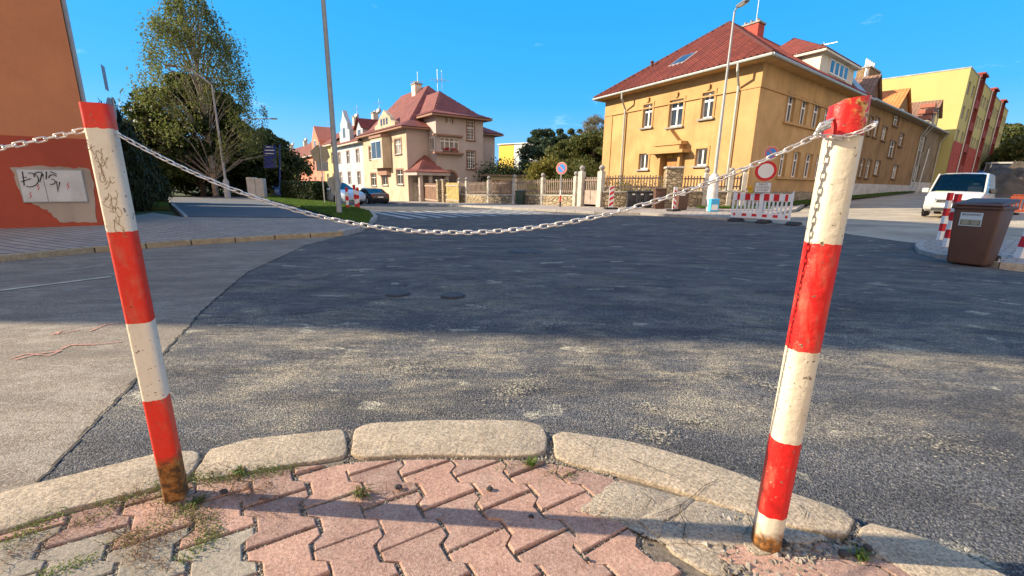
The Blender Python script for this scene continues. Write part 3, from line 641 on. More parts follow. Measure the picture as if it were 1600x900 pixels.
# pink surveyor's spray marks on the old asphalt
M_SPRAY = mat('pink_spray', (.48, .17, .14), .8, .4, 40, c2=(.26, .17, .14))
def stroke(mb, pts, w, zf, n=6):
    P = [np.array(p, float) for p in pts]; Q = []
    for i in range(len(P)-1):
        for t in np.linspace(0, 1, n, endpoint=False): Q.append(P[i]+(P[i+1]-P[i])*t)
    Q.append(P[-1])
    for a, b in zip(Q[:-1], Q[1:]):
        d = b-a; l = np.linalg.norm(d); 
        if l < 1e-6: continue
        d /= l; m = np.array([-d[1], d[0]])*w*random.uniform(.5, 1.2); mb.add([(x[0], x[1], zf(x)) for x in (a-m, b-m, b+m, a+m)], [(0, 1, 2, 3)])
mb = MB(); zf = lambda x: G(x[0], x[1])+.004
for l in ([(15, 560), (40, 552), (75, 556), (95, 548), (60, 552), (22, 562)], [(95, 545), (110, 538), (150, 538), (190, 534)], [(80, 520), (95, 514), (88, 519), (125, 512)], [(140, 515), (165, 504), (185, 502)]):
    stroke(mb, [gz(*p, -.07)[:2] for p in l], .007, zf)
tag(mb.build('spray_marks', M_SPRAY, recalc=False), kind='structure')
# drain and manhole covers in the new asphalt
M_IRON = mat('cast_iron', (.05, .05, .052), .6, .2, 20, 90, .5, .004)
for k, (px, py, r_, lb) in enumerate([(822, 393, .36, 'round iron manhole cover sunk in the new asphalt, farthest of three'), (708, 462, .13, 'small round iron valve cover near the middle of the new asphalt'), (622, 459, .13, 'small round iron valve cover nearest the old asphalt joint')]):
    p = gr(px, py); t_ = thing('manhole_cover', (p[0], p[1], G(p[0], p[1])), lb, 'manhole cover')
    z = G(p[0], p[1]); nrm = Vector((G(p[0]-.3, p[1])-G(p[0]+.3, p[1]), G(p[0], p[1]-.3)-G(p[0], p[1]+.3), .6)).normalized()
    m = MB(); m.lathe((p[0], p[1], z-.02), [(r_, 0), (r_, .022)], 28, nrm); m.build('rim', M_IRON, t_)
    m = MB(); m.lathe((p[0], p[1], z-.004), [(r_*.9, .010), (r_*.86, .016)], 28, nrm); m.build('lid', mat('iron_lid', (.075, .075, .078), .8, .2, 12), t_)
# dragged sand streak and heaps on the asphalt
M_SAND = mat('spilled_sand', (.36, .32, .235), .95, .35, 18, 60, .8, .01, c2=(.22, .20, .155))

def flakes(cx_px, n, sx, sy, ang, seed, s=.0027):
    c = gz(*cx_px, -.1); c = gr(*cx_px); rg = np.random.default_rng(seed); m = MB(); ca_, sa_ = math.cos(R(ang)), math.sin(R(ang))
    for _ in range(int(n*1.5)):
        u, v = rg.normal()*sx*1.15*.5, rg.normal()*sy*.6+.03*math.sin(rg.random()*9); x, y = c[0]+u*ca_-v*sa_, c[1]+u*sa_+v*ca_; w_ = s*(.3+rg.random()**4*2.6); a = rg.random()*6.28; k = rg.integers(4, 7); z = G(x, y)+.004+.002*rg.random()
        m.add([(x+w_*math.cos(a+6.283*i/k)*(.6+.6*rg.random()), y+w_*.8*math.sin(a+6.283*i/k)*(.6+.6*rg.random()), z) for i in range(k)], [tuple(range(k))])
    return tag(m.build('spilled_sand', M_SAND, recalc=False), kind='stuff')
for i, (q_, n_, sx, sy, an) in enumerate([((733, 490), 1300, 1.1, .10, 62), ((770, 458), 700, .30, .14, 50), ((862, 377), 700, .9, .12, 62), ((640, 578), 900, .20, .10, 8), ((812, 608), 800, .18, .07, 50), ((1020, 678), 420, .07, .05, -20), ((1012, 637), 160, .05, .02, 0), ((1090, 660), 300, .10, .04, 10), ((1190, 600), 500, .18, .05, -50), ((1255, 560), 700, .35, .08, -10), ((560, 446), 240, .30, .05, 5), ((1490, 700), 500, .35, .10, -25), ((1000, 470), 900, .9, .10, -8), ((1150, 500), 900, .8, .12, 12)]): flakes(q_, n_, sx, sy, an, 100+i)
# ================================================================== NEAR CORNER PAVEMENT
outer = [(-2.4, .55), (-2.05, .98), (-1.73, 1.27), (-1.58, 1.36), (-1.4, 1.48), (-1.27, 1.53), (-1.06, 1.62), (-.71, 1.7), (-.31, 1.77), (.12, 1.77), (.51, 1.63), (.76, 1.5), (.99, 1.34), (1.12, 1.21), (1.35, 1.08), (1.55, .75), (1.75, .1)]
sheet('joint_bed', [(-2.2, .55), (-1.62, 1.12), (-1.2, 1.36), (-.9, 1.5), (-.3, 1.64), (.1, 1.64), (.45, 1.52), (.8, 1.3), (1.05, 1.1), (1.3, .85), (1.5, 0), (1.6, -1.6), (-2.6, -1.6)], .026, M_JOINT, .35)
def flat_pile(name, poly, z0, z1, mat_, parent=None, bev=.008, seg=3, wob=.004, kind='structure'):
    """kerb stone or slab: worn outline, rounded arrises, slightly uneven top"""
    P = [np.array(p[:2]) for p in poly]; n = len(P); Q = []
    for i in range(n):                                             # smooth closed outline
        a, b, c, d = P[i-1], P[i], P[(i+1) % n], P[(i+2) % n]; k = max(1, int(np.linalg.norm(c-b)/.03))
        for j in range(k):
            t = j/k; q = b+(c-b)*t; h = .5*((2*b)+(-a+c)*t+(2*a-5*b+4*c-d)*t*t+(-a+3*b-3*c+d)*t**3)
            Q.append(q*.5+h*.5+NPR.normal(size=2)*wob*.35)
    V = [Vector(q) for q in Q]; m = len(V); xs = [q[0] for q in Q]; ys = [q[1] for q in Q]
    mb = MB(); mb.prism([(q.x, q.y, z0) for q in V], (0, 0, z1-z0))
    o = mb.build(name, mat_, parent, bevel=bev, seg=seg, smooth=True, local=parent is None); return tag(o, kind=kind) if kind else o
K = lambda *l: [gz(*p) for p in l]
st = [K((303, 704), (240, 710), (120, 740), (0, 770))+[(-2.05, .98), (-2.4, .55), (-2.2, .42), (-1.85, .85)]+K((0, 832), (110, 796), (232, 765), (296, 742), (312, 716)),
      K((316, 720), (328, 702), (400, 684), (500, 674), (534, 670), (541, 682), (538, 712), (440, 728), (350, 744), (312, 750), (304, 738)),
      K((551, 690), (555, 672), (580, 662), (690, 657), (815, 658), (846, 666), (855, 684), (852, 704), (838, 712), (760, 713), (650, 711), (570, 715), (548, 708)),
      K((866, 692), (863, 680), (878, 674), (985, 690), (1100, 721), (1230, 767), (1318, 797), (1334, 812), (1322, 836), (1230, 820), (1120, 786), (1050, 763), (960, 739), (885, 722), (868, 712)),
      K((1343, 838), (1345, 820), (1362, 815), (1440, 836), (1510, 866), (1580, 900), (1700, 965), (1760, 1060), (1640, 1080), (1560, 1000), (1470, 930), (1380, 870))]
hts = [.004, .002, .006, .003, -.002]
for s_, h in zip(st, hts): flat_pile('kerb_stone', s_, -.16, h, M_KERB, bev=.0075)
# grit in the gaps between kerb stones and orange paint mark
m = MB(); rr = random.Random(3)
def gravel(name, rects, nper, smin, smax, mat_, z0=-.012, seed=1):
    rg = np.random.default_rng(seed); vs = []; fs = []
    for poly in rects:
        A = [np.array(p[:2]) for p in poly]
        for _ in range(nper):
            u, v = rg.random(2); q = (A[0]*(1-u)+A[1]*u)*(1-v)+(A[3]*(1-u)+A[2]*u)*v; s = smin+(smax-smin)*rg.random()**2.5
            d = rg.normal(size=(6, 3))*.25+np.array([[1, 0, 0], [0, 1, 0], [-1, 0, 0], [0, -1, 0], [0, 0, .7], [0, 0, -.7]]); k = len(vs)
            for w_ in d: vs.append((q[0]+w_[0]*s, q[1]+w_[1]*s, z0+s*.35+w_[2]*s))
            for (a, b) in ((0, 1), (1, 2), (2, 3), (3, 0)): fs.append((k+a, k+b, k+4)); fs.append((k+b, k+a, k+5))
    mb = MB(); mb.add(vs, fs); return tag(mb.build(name, mat_, recalc=False), kind='stuff')
M_GRIT = leafmat('grit', [(.10, .085, .07), (.22, .19, .15), (.40, .36, .29), (.14, .12, .10)], 0)
kj = [K((536, 668), (556, 668), (552, 720), (534, 718)), K((848, 668), (868, 676), (872, 722), (842, 714)), K((545, 718), (700, 710), (700, 716), (548, 724)), K((700, 710), (850, 712), (860, 720), (700, 716)), K((300, 705), (318, 705), (316, 752), (298, 750)),
      K((1322, 800), (1345, 815), (1350, 850), (1325, 845)), K((860, 712), (960, 740), (955, 748), (858, 722)), K((110, 800), (300, 748), (306, 758), (120, 812)), K((306, 752), (440, 730), (442, 736), (310, 764))]
gravel('gravel', kj, 420, .0015, .006, M_GRIT, -.012, 2)
# ---- pavers
E1 = np.array([math.cos(R(31)), math.sin(R(31))]); E2 = np.array([math.cos(R(-57)), math.sin(R(-57))])
PC, PL, AMP = .166, .200, .0170
anchor = np.array(gz(488, 822)[:2])
inner_line = [np.array(p[:2]) for p in ([(-2.5, .35)]+K((0, 836), (110, 801), (232, 770), (300, 752), (440, 733), (545, 722), (650, 716), (760, 717), (858, 721), (960, 746), (1050, 770), (1120, 792), (1230, 826))+[(1.15, 1.03), (1.4, .75), (1.6, .1)])]
cen = np.array([-.2, .2])
def clip(poly):
    for a, b in zip(inner_line[:-1], inner_line[1:]):
        d = b-a; nn_ = np.array([-d[1], d[0]]); s0 = np.sign(nn_.dot(cen-a)); out = []
        for i in range(len(poly)):
            p, q = poly[i-1], poly[i]; sp_, sq = s0*nn_.dot(p-a), s0*nn_.dot(q-a)
            if (sp_ >= 0) != (sq >= 0): out.append(p+(q-p)*(sp_/(sp_-sq)))
            if sq >= 0: out.append(q)
        poly = out
        if len(poly) < 3: return []
    return poly
def inpoly(p, poly):
    c = False
    for i in range(len(poly)):
        a, b = poly[i-1], poly[i]
        if (a[1] > p[1]) != (b[1] > p[1]) and p[0] < (b[0]-a[0])*(p[1]-a[1])/(b[1]-a[1])+a[0]: c = not c
    return c
patch = [np.array(p[:2]) for p in K((905, 797), (930, 775), (962, 750), (1045, 770), (1120, 790), (1230, 824), (1290, 838), (1260, 862), (1225, 850), (1180, 868), (1130, 900), (1080, 872), (1045, 850), (1000, 832), (960, 812))]
pm = MB(); tints = []
bm = bmesh.new(); lay = bm.faces.layers.float_color.new('tint') if hasattr(bm.faces.layers, 'float_color') else None
me = bpy.data.meshes.new('pavers'); cols = []; allv = []; allf = []; allc = []
rg = np.random.default_rng(21); joints = []
for k in range(-16, 18):
    for j in range(-16, 14):
        v0 = j*PL+(PL/2 if k % 2 else 0); u0 = k*PC; g_ = .0048; sgn = 1
        hw = PC/2-g_; hl = PL/2-g_*1.1; A_ = AMP; pr = []
        # bone outline: wide ends, narrow waist
        prof = [(-hl, A_), (-hl*.64, A_), (-hl*.38, -A_), (hl*.38, -A_), (hl*.64, A_), (hl, A_)]
        loc = [(hw+a, v) for v, a in prof]+[(-hw-a, v) for v, a in prof[::-1]]
        cx = anchor+E1*(u0+PC/2)+E2*v0; rot = rg.normal()*.012; sh = rg.normal(size=2)*.002
        pol = [cx+sh+E1*(u*math.cos(rot)-v*math.sin(rot))+E2*(u*math.sin(rot)+v*math.cos(rot)) for u, v in loc]
        if cx[1] < -.6 or cx[0] > 1.7 or cx[0] < -2.6 or cx[1] > 1.8: continue
        if inpoly(cx, patch): continue
        pol = clip(pol)
        if len(pol) < 3: continue
        ar = .5*abs(sum(pol[i-1][0]*pol[i][1]-pol[i][0]*pol[i-1][1] for i in range(len(pol))))
        if ar < .0012: continue
        c_ = sum(pol)/len(pol); n_ = len(pol); sx_, sy_ = rg.normal(size=2)*.009; z = rg.normal()*.0018-.003
        zf = lambda p: z+sx_*(p[0]-c_[0])+sy_*(p[1]-c_[1])
        ins = []
        for p in pol: d = c_-p; ins.append(p+d/np.linalg.norm(d)*.0055)
        base = len(allv); allv += [(p[0], p[1], -.05) for p in pol]+[(p[0], p[1], zf(p)-.005) for p in pol]+[(p[0]*.6+q[0]*.4, p[1]*.6+q[1]*.4, zf(p)-.0015) for p, q in zip(pol, ins)]+[(p[0], p[1], zf(p)) for p in ins]
        grey = 1.0 if (c_[0] < -.80 and c_[0] > -1.42 and c_[1] < 1.13-.0*c_[0] and rg.random() < .85) else 0.0
        t_ = (grey, rg.random(), 0, 1)
        for L_ in range(3):
            for i in range(n_): allf.append((base+L_*n_+i, base+L_*n_+(i+1) % n_, base+(L_+1)*n_+(i+1) % n_, base+(L_+1)*n_+i)); allc.append(t_)
        allf.append(tuple(base+3*n_+i for i in range(n_))); allc.append(t_); joints.append((c_, pol))
bm.free(); me.from_pydata(allv, [], allf); at_ = me.attributes.new('tint', 'FLOAT_COLOR', 'FACE'); at_.data.foreach_set('color', np.array(allc, dtype=np.float32).ravel()); me.materials.append(M_PAVER)
b2 = bmesh.new(); b2.from_mesh(me); bmesh.ops.recalc_face_normals(b2, faces=b2.faces); b2.to_mesh(me); b2.free()
tag(bpy.data.objects.new('pavement_pavers', me), kind='structure'); COL.objects.link(bpy.data.objects['pavement_pavers'])
# grit along the joints
rg = np.random.default_rng(4); rects = []
for c_, pol in joints:
    for i in range(len(pol)):
        a, b = pol[i-1], pol[i]; d = (b-a); l = np.linalg.norm(d)
        if l < .02: continue
        n_ = np.array([d[1], -d[0]])/l
        if n_.dot(a-c_) < 0: n_ = -n_
        rects.append([a, b, b+n_*.010, a+n_*.010])
gravel('joint_gravel', rects, 34, .0011, .0046, M_GRIT, -.011, 9)
sheet('mortar_bed', patch, .036, M_PATCH, .12)
# ---- cracked concrete patch round the right-hand post: broken plates with open cracks
crk = [[(905, 797), (930, 775), (962, 750), (1000, 758), (1055, 775), (1018, 797), (1000, 815), (960, 812)],
       [(1000, 815), (1018, 797), (1055, 775), (1085, 781), (1062, 800), (1035, 815), (1030, 838)],
       [(1085, 781), (1120, 790), (1165, 803), (1160, 851), (1100, 850), (1048, 849), (1030, 842), (1036, 818), (1064, 801)],
       [(1165, 803), (1230, 824), (1290, 838), (1262, 850), (1228, 846), (1222, 862), (1180, 868), (1162, 852)],
       [(1040, 848), (1100, 852), (1158, 853), (1178, 870), (1150, 893), (1115, 897), (1070, 872)],
       [(1232, 852), (1262, 855), (1330, 846), (1375, 868), (1330, 892), (1270, 905), (1240, 880), (1225, 866)],
       [(1180, 872), (1222, 868), (1236, 884), (1262, 908), (1200, 930), (1140, 915), (1155, 893)]]
for i, c in enumerate(crk): flat_pile('broken_concrete', K(*c), -.05, [-.001, .003, .000, .002, -.004, -.006, -.007][i], M_PATCH, bev=.004, seg=2, wob=.006)
gravel('rubble', [K((1020, 780), (1180, 800), (1240, 850), (1000, 850)), K((1215, 835), (1330, 842), (1380, 870), (1225, 885)), K((1130, 850), (1260, 850), (1280, 905), (1120, 905))], 260, .0015, .011, M_GRIT, -.006, 12)
gravel('scattered_grit', [K((0, 850), (1300, 850), (1300, 720), (100, 760))], 500, .0007, .0025, M_GRIT, .001, 14)
M_CRK = mat('crack_dirt', (.05, .042, .035), .95, .3, 60); mb = MB()
for l in ([(1120, 752), (1098, 764), (1088, 776), (1062, 792), (1060, 806), (1048, 820)], [(1062, 792), (1038, 800), (1022, 806)], [(1060, 806), (1072, 822), (1068, 846), (1080, 858)], [(1165, 803), (1172, 822), (1163, 840)], [(1000, 770), (1016, 782), (1010, 796)], [(1240, 868), (1262, 876), (1300, 872), (1322, 884)], [(1100, 862), (1132, 872), (1150, 868)], [(905, 690), (930, 702), (925, 716)], [(1245, 790), (1262, 800), (1258, 812)], [(980, 720), (1010, 730), (1060, 748)]):
    stroke(mb, [gz(x+random.uniform(-3, 3), y+random.uniform(-1.5, 1.5))[:2] for x, y in l], .0013, lambda x: .0075, 7)
tag(mb.build('hairline_cracks', M_CRK, recalc=False), kind='structure')
# a few separate stones and asphalt crumbs
M_STN = mat('dark_stone', (.05, .046, .045), .85, .3, 60, 120, .7, .003)
for i, (px, py, s, lb) in enumerate([(765, 765, .011, 'dark asphalt crumb lying on a pink paver in the sun, middle of the paving'), (622, 763, .012, 'dark asphalt crumb in the paver joint beside the spiky grass tuft'), (917, 875, .007, 'small dark pebble on the pink paver near the bottom edge, left of the cracked concrete'),
        (1226, 852, .013, 'grey broken lump of concrete at the foot of the right post'), (1318, 868, .014, 'dark pebble lying in the post shadow near the small green weed'), (1355, 858, .012, 'flat broken stone beside the green weed in the shadow'), (830, 808, .008, 'small dark crumb in the long shadow on the pavers'), (350, 770, .012, 'dark stone beside the rusty foot of the left post')]):
    p = gz(px, py, 0); rg = np.random.default_rng(i); m = MB(); bm_ = bmesh.new(); bmesh.ops.create_icosphere(bm_, subdivisions=2, radius=s)
    for v in bm_.verts: v.co = Vector((v.co.x*1.1, v.co.y*.9, v.co.z*.7))*float(1+rg.normal()*.16)
    m.add([(v.co.x+p[0], v.co.y+p[1], v.co.z+p[2]+s*.45) for v in bm_.verts], [tuple(v.index for v in f.verts) for f in bm_.faces]); bm_.free()
    tag(m.build('stone', M_STN), lb, 'stone')
# ---- weeds
def tuft(px, py, n, h, spread, lb, mats, lean=(0, 0), wid=.0022, name='grass_tuft', cat='grass tuft'):
    p = np.array(gz(px, py, -.004)); root = thing(name, tuple(p), lb, cat)
    for mi, (mt, frac) in enumerate(mats):
        rg = np.random.default_rng(int(px+py)+mi); m = MB()
        for _ in range(int(n*frac)):
            a = rg.random()*6.28; b0 = p+np.array([rg.normal()*.008, rg.normal()*.006, 0]); L_ = h*(.5+.7*rg.random()); out = np.array([math.cos(a), math.sin(a), 0])*spread*L_*(.3+rg.random())
            w_ = np.array([-math.sin(a), math.cos(a), 0])*wid*(.6+.7*rg.random()); mid = b0+out*.4+np.array([0, 0, L_*.62]); tip = b0+out*1.15+np.array([0, 0, L_*(.75 if spread < 1 else .45)])
            m.add([b0-w_, b0+w_, mid+w_*.8, mid-w_*.8, tip], [(0, 1, 2, 3), (3, 2, 4)])
        m.build('blades', mt, root, recalc=False)
    return root
tuft(565, 775, 60, .045, 1.3, 'spiky half-dry grass tuft growing between pink pavers at the shadow edge', [(M_WEED, .6), (M_DRY, .5)])
tuft(828, 727, 90, .032, .7, 'small bright green weed tuft in the joint behind the middle kerb stone', [(M_WEED, 1)], wid=.003)
tuft(1345, 872, 26, .034, 1.2, 'small leafy green weed growing in the shadow at the right corner kerb', [(M_WEED, 1)], wid=.0045)
tuft(378, 740, 70, .028, 1.1, 'yellow green weed along the kerb right of the left post', [(M_WEED, .8), (M_DRY, .4)])
tuft(310, 785, 50, .026, 1.0, 'green weed sprouting at the foot of the left post', [(M_WEED, .9), (M_DRY, .3)], wid=.003)
# moss and creeping dry weed in the joints on the left
pts = []; rg = np.random.default_rng(31)
for px0, py0, px1, py1, n_ in [(230, 760, 300, 750, 500), (20, 830, 110, 800, 300), (310, 755, 440, 735, 600), (300, 790, 330, 850, 350), (180, 850, 300, 800, 350), (60, 900, 150, 870, 250), (395, 740, 420, 730, 150), (280, 880, 330, 830, 250), (120, 820, 230, 770, 200), (0, 850, 60, 830, 150), (240, 775, 300, 800, 260), (300, 745, 360, 742, 250), (150, 790, 220, 772, 200), (330, 800, 345, 840, 200), (420, 735, 470, 728, 160), (860, 735, 900, 745, 120), (780, 730, 830, 725, 90)]:
    for _ in range(n_):
        t = rg.random(); q = gz(px0+(px1-px0)*t+rg.normal()*9, py0+(py1-py0)*t+rg.normal()*5, 0); pts.append((q[0], q[1], -.002+rg.random()*.010))
tag(leafmesh('moss', pts, .0042, M_WEED, None, aspect=1.3), kind='stuff')
m = MB()
for px0, py0, px1, py1, n_ in [(200, 870, 330, 800, 170), (300, 775, 420, 760, 130), (60, 850, 160, 800, 80), (180, 790, 250, 770, 60), (360, 770, 440, 800, 60), (420, 745, 470, 730, 30), (600, 770, 660, 765, 30), (0, 880, 60, 850, 50), (200, 860, 250, 890, 80), (240, 800, 330, 790, 120), (300, 745, 400, 742, 110), (170, 830, 240, 850, 110), (390, 760, 460, 790, 60), (850, 735, 900, 740, 30), (900, 800, 960, 812, 30)]:
    for _ in range(n_):
        t = rg.random(); q = np.array(gz(px0+(px1-px0)*t+rg.normal()*14, py0+(py1-py0)*t+rg.normal()*8, 0)); a = rg.random()*6.28; L_ = .012+.03*rg.random(); c1 = q+np.array([math.cos(a)*L_*.5, math.sin(a)*L_*.5, .005+.009*rg.random()]); a += rg.normal()*.8; c2_ = c1+np.array([math.cos(a)*L_*.5, math.sin(a)*L_*.5, -.004])
        w_ = np.array([-math.sin(a), math.cos(a), 0])*.0009; m.add([q-w_, q+w_, c1+w_, c1-w_, c2_], [(0, 1, 2, 3), (3, 2, 4)])
tag(m.build('creeping_weed', M_DRY, recalc=False), kind='stuff')

# ================================================================== POSTS AND CHAINS
def post(name_label, base, topc, rot, side, cham, material, lean_x=0, dent=False):
    root = thing('barrier_post', base, name_label, 'post'); H = topc[2]-base[2]; m = MB(); n = 8; s = side/2; c = cham
    o8 = [(s-c, -s), (s, -s+c), (s, s-c), (s-c, s), (-s+c, s), (-s, s-c), (-s, -s+c), (-s+c, -s)]
    ring = []
    for i in range(8):                                          # rounded arrises
        a, b = Vector(o8[i-1]), Vector(o8[i]); e = .12; ring += [a.lerp(b, e), a.lerp(b, 1-e)]
    nz = 26; vs = []; dx, dy = topc[0]-base[0], topc[1]-base[1]
    for k in range(nz+1):
        z = H*k/nz; ox, oy = dx*k/nz, dy*k/nz
        for i, q in enumerate(ring):
            x, y = q.x, q.y; zz = z
            if k == nz and dent: zz += -.010*max(0, -x/s)**2+.004*x/s; x *= .985; y *= .985
            vs.append((base[0]+ox+x*math.cos(rot)-y*math.sin(rot), base[1]+oy+x*math.sin(rot)+y*math.cos(rot), base[2]+zz-(.12 if k == 0 else 0)))
    nr = len(ring); fs = [(k*nr+i, k*nr+(i+1) % nr, (k+1)*nr+(i+1) % nr, (k+1)*nr+i) for k in range(nz) for i in range(nr)]
    fs += [tuple(range(nr-1, -1, -1)), tuple(nz*nr+i for i in range(nr))]; m.add(vs, fs)
    m.build('shaft', material, root, smooth=True)
    return root
LB = np.array([-1.128, 1.262, 0]); LT = np.array([-1.138, 1.262, 1.243]); RB = np.array([.778, 1.098, 0]); RT = np.array([.788, 1.098, 1.252])
pl = post('red and white striped steel post with rusty foot, left of the two near posts', LB, LT, R(24), .061, .009, M_POSTL)
pr_ = post('striped post with flaking bent top and chain round it, right of the two near posts', RB, RT, R(-17), .074, .018, M_POSTR, dent=True)
post('red and white striped post at the left end of the chain, outside the picture edge', np.array([-2.72, -.05, 0]), np.array([-2.72, -.05, 1.24]), R(40), .088, .012, M_POSTL)
# weld seam and bolt on the right post, scratched scribble on the left one
m = MB(); 
for k in range(60):
    z = .12+.98*k/60; q = Vector(RB)+Vector((.010*z/1.25, 0, z))+Vector((-.0425*math.cos(R(-17))+.030*math.sin(R(-17))*-1*0-.028, -.036, 0))
m = MB()
ux = Vector((math.cos(R(24)), math.sin(R(24)), 0)); fn = Vector((math.sin(R(24)), -math.cos(R(24)), 0))
scr = [[(-.55, .0), (-.3, .06), (-.5, .14), (-.2, .12), (-.42, .24), (-.1, .2)], [(-.1, .2), (-.32, .33), (.05, .27), (-.2, .42), (.12, .36)], [(.0, .42), (-.22, .52), (.25, .46), (.02, .6)], [(-.35, .5), (-.15, .66), (.0, .58), (.1, .72), (-.2, .78), (.3, .66)],
       [(.05, .72), (-.18, .88), (.35, .80), (.42, .92), (.1, .97)], [(-.1, .84), (.3, .90)], [(-.4, .30), (-.3, .44)], [(.2, .06), (.12, .2)], [(.30, .7), (.38, .78), (.18, .86)]]
rgs = random.Random(12); scr = []
for i in range(22):
    cy_s = i/22; cx_s = -.42+.55*cy_s+rgs.uniform(-.12, .28); n_s = rgs.randint(3, 5); a_s = rgs.uniform(0, 6.28); q_ = [(cx_s, cy_s)]
    for _ in range(n_s): a_s += rgs.uniform(-1.3, 1.3); q_.append((max(-.8, min(.85, q_[-1][0]+math.cos(a_s)*.17)), max(0, min(1, q_[-1][1]+math.sin(a_s)*.055))))
    scr.append(q_)
for sgm in scr:
    P = []
    for (a, b) in sgm:
        z = 1.13-.245*b; P.append(Vector(LB)+Vector((-.010*z/1.25, 0, z))+ux*(a*.038)+fn*(.0310))
    for a, b in zip(P[:-1], P[1:]):
        m.tube([a, a.lerp(b, .5)+ux*random.uniform(-.003, .003), b], .0007, 4)
m.build('scratched_scribble', mat('scratch_rust', (.34, .25, .16), .9, .2, 50), pl)
m = MB(); c0 = Vector(RT)+Vector((-.012, -.01, -.008)); m.lathe(c0, [(.012, 0), (.012, .004), (.006, .008)], 10); pass
m.build('cap_bolt', mat('rusty_bolt', (.18, .08, .04), .8, .3, 60), pr_)

def linkmesh(Lg=.0295, Wd=.0150, r=.0021):
    m = MB(); pts = []; h = Lg/2-Wd/2
    for i in range(20):
        a = 2*math.pi*i/20; x = math.cos(a)*(Wd/2-r); pts.append((math.copysign(h, x)*(abs(x) > 1e-9)+x, math.sin(a)*(Wd/2-r), 0))
    k = len(pts); vs = []; n = 6
    for i, p in enumerate(pts):
        d = (Vector(pts[(i+1) % k])-Vector(pts[i-1])).normalized(); w_ = Vector((0, 0, 1)); u_ = d.cross(w_)
        for j in range(n): a = 2*math.pi*j/n; vs.append(Vector(p)+(u_*math.cos(a)+w_*math.sin(a))*r)
    m.add(vs, [(i*n+j, i*n+(j+1) % n, ((i+1) % k)*n+(j+1) % n, ((i+1) % k)*n+j) for i in range(k) for j in range(n)])
    me_ = m.build('link', M_CHAIN, None, smooth=2); d = me_.data; bpy.data.objects.remove(me_); return d
LINK = linkmesh()
def chain(label, curve, pitch=.0205, grp=None, tw0=0):
    P = [Vector(p) for p in curve]; Q = [P[0]]; acc = 0
    L_ = [0]
    for a, b in zip(P[:-1], P[1:]): L_.append(L_[-1]+(b-a).length)
    n = int(L_[-1]/pitch); root = thing('chain', tuple(P[0]), label, 'chain', grp); j = 0
    for i in range(n):
        s = (i+.5)*pitch
        while j < len(L_)-2 and L_[j+1] < s: j += 1
        t = (s-L_[j])/max(1e-9, L_[j+1]-L_[j]); p = P[j].lerp(P[j+1], t); d = (P[j+1]-P[j]).normalized()
        ref = Vector((0, 0, 1)); w_ = d.cross(ref); w_ = w_.normalized() if w_.length > .05 else Vector((1, 0, 0)); u_ = w_.cross(d)
        an = R(45)*0+(R(20) if i % 2 == 0 else R(108))+random.uniform(-.15, .15)+tw0; y_ = u_*math.cos(an)+w_*math.sin(an); z_ = d.cross(y_)
        o = bpy.data.objects.new('link', LINK); COL.objects.link(o); o.parent = root
        M_ = Matrix(((d.x, y_.x, z_.x, p.x-P[0].x), (d.y, y_.y, z_.y, p.y-P[0].y), (d.z, y_.z, z_.z, p.z-P[0].z), (0, 0, 0, 1))); o.matrix_basis = M_
    return root
def caten(a, b, sag_pts, n=120):
    # parabola-like curve through a, b and one mid point (t, z)
    a, b = np.array(a, float), np.array(b, float); tm, zm = sag_pts; out = []
    # z = A t^2 + B t + C
    C_ = a[2]; A_ = (zm-C_-tm*(b[2]-C_))/(tm*tm-tm); B_ = b[2]-C_-A_
    for t in np.linspace(0, 1, n):
        q = a+(b-a)*t; q[2] = A_*t*t+B_*t+C_; out.append(tuple(q))
    return out
ca = at(178, 206, 1.262); cb = at(1288, 206, 1.085)
lo = at(700, 362.5, 1.185); tm = (lo[0]-ca[0])/(cb[0]-ca[0])
chain('galvanised link chain sagging between the two near striped posts', caten(ca, cb, (tm, lo[2])))
cl = at(131, 203, 1.25)
chain('galvanised link chain running from the left post out past the left picture edge', caten((-2.70, -.02, 1.17), (cl[0], cl[1], cl[2]), (.5, .985)), grp=None)
# chain tail wrapped round the right post below its top
lp = []; cR = Vector((RB[0]+.009, RB[1], 0)); ux2 = Vector((math.cos(R(-17)), math.sin(R(-17)), 0)); fn2 = Vector((math.sin(R(-17)), -math.cos(R(-17)), 0))
s_ = .0445
for (a, b, z) in [(-1.25, .3, 1.172), (-.95, .9, 1.166), (-.5, 1.04, 1.163), (.0, 1.02, 1.168), (.5, 1.02, 1.176), (.98, .95, 1.190), (1.12, .5, 1.195), (1.1, 0, 1.19), (1.08, -.7, 1.185), (.7, -1.08, 1.18), (-.5, -1.08, 1.175), (-1.05, -.8, 1.172), (-1.14, -.1, 1.172)]:
    lp.append(cR+ux2*a*s_+fn2*b*s_+Vector((0, 0, z)))
chain('short tail of chain wrapped tightly round the top of the right post', lp, tw0=.5)
lp2 = [cb+np.array([.004, -.006, .006]), cb+np.array([-.05, -.004, -.014]), cb+np.array([-.11, -.001, -.048])]
0 and chain('doubled loose end of chain hanging beside the sagging chain at the right post', [tuple(np.array(p)+np.array([0, .004, -.006])) for p in lp2], tw0=.3)
sh = thing('chain_clamp', tuple(cb), 'galvanised wire clamp fastening the chain at the left side of the right post', 'clamp'); c0 = Vector(cb)+Vector((-.008, -.004, .003))
m = MB(); m.tube([c0+Vector((-.016, 0, -.012)), c0+Vector((-.006, 0, .014)), c0+Vector((.010, 0, .020)), c0+Vector((.024, .004, .026))], .0036, 8); m.tube([c0+Vector((-.018, -.008, -.006)), c0+Vector((.010, -.010, .008))], .005, 8); m.build('bow', M_ZINC, sh, smooth=True)
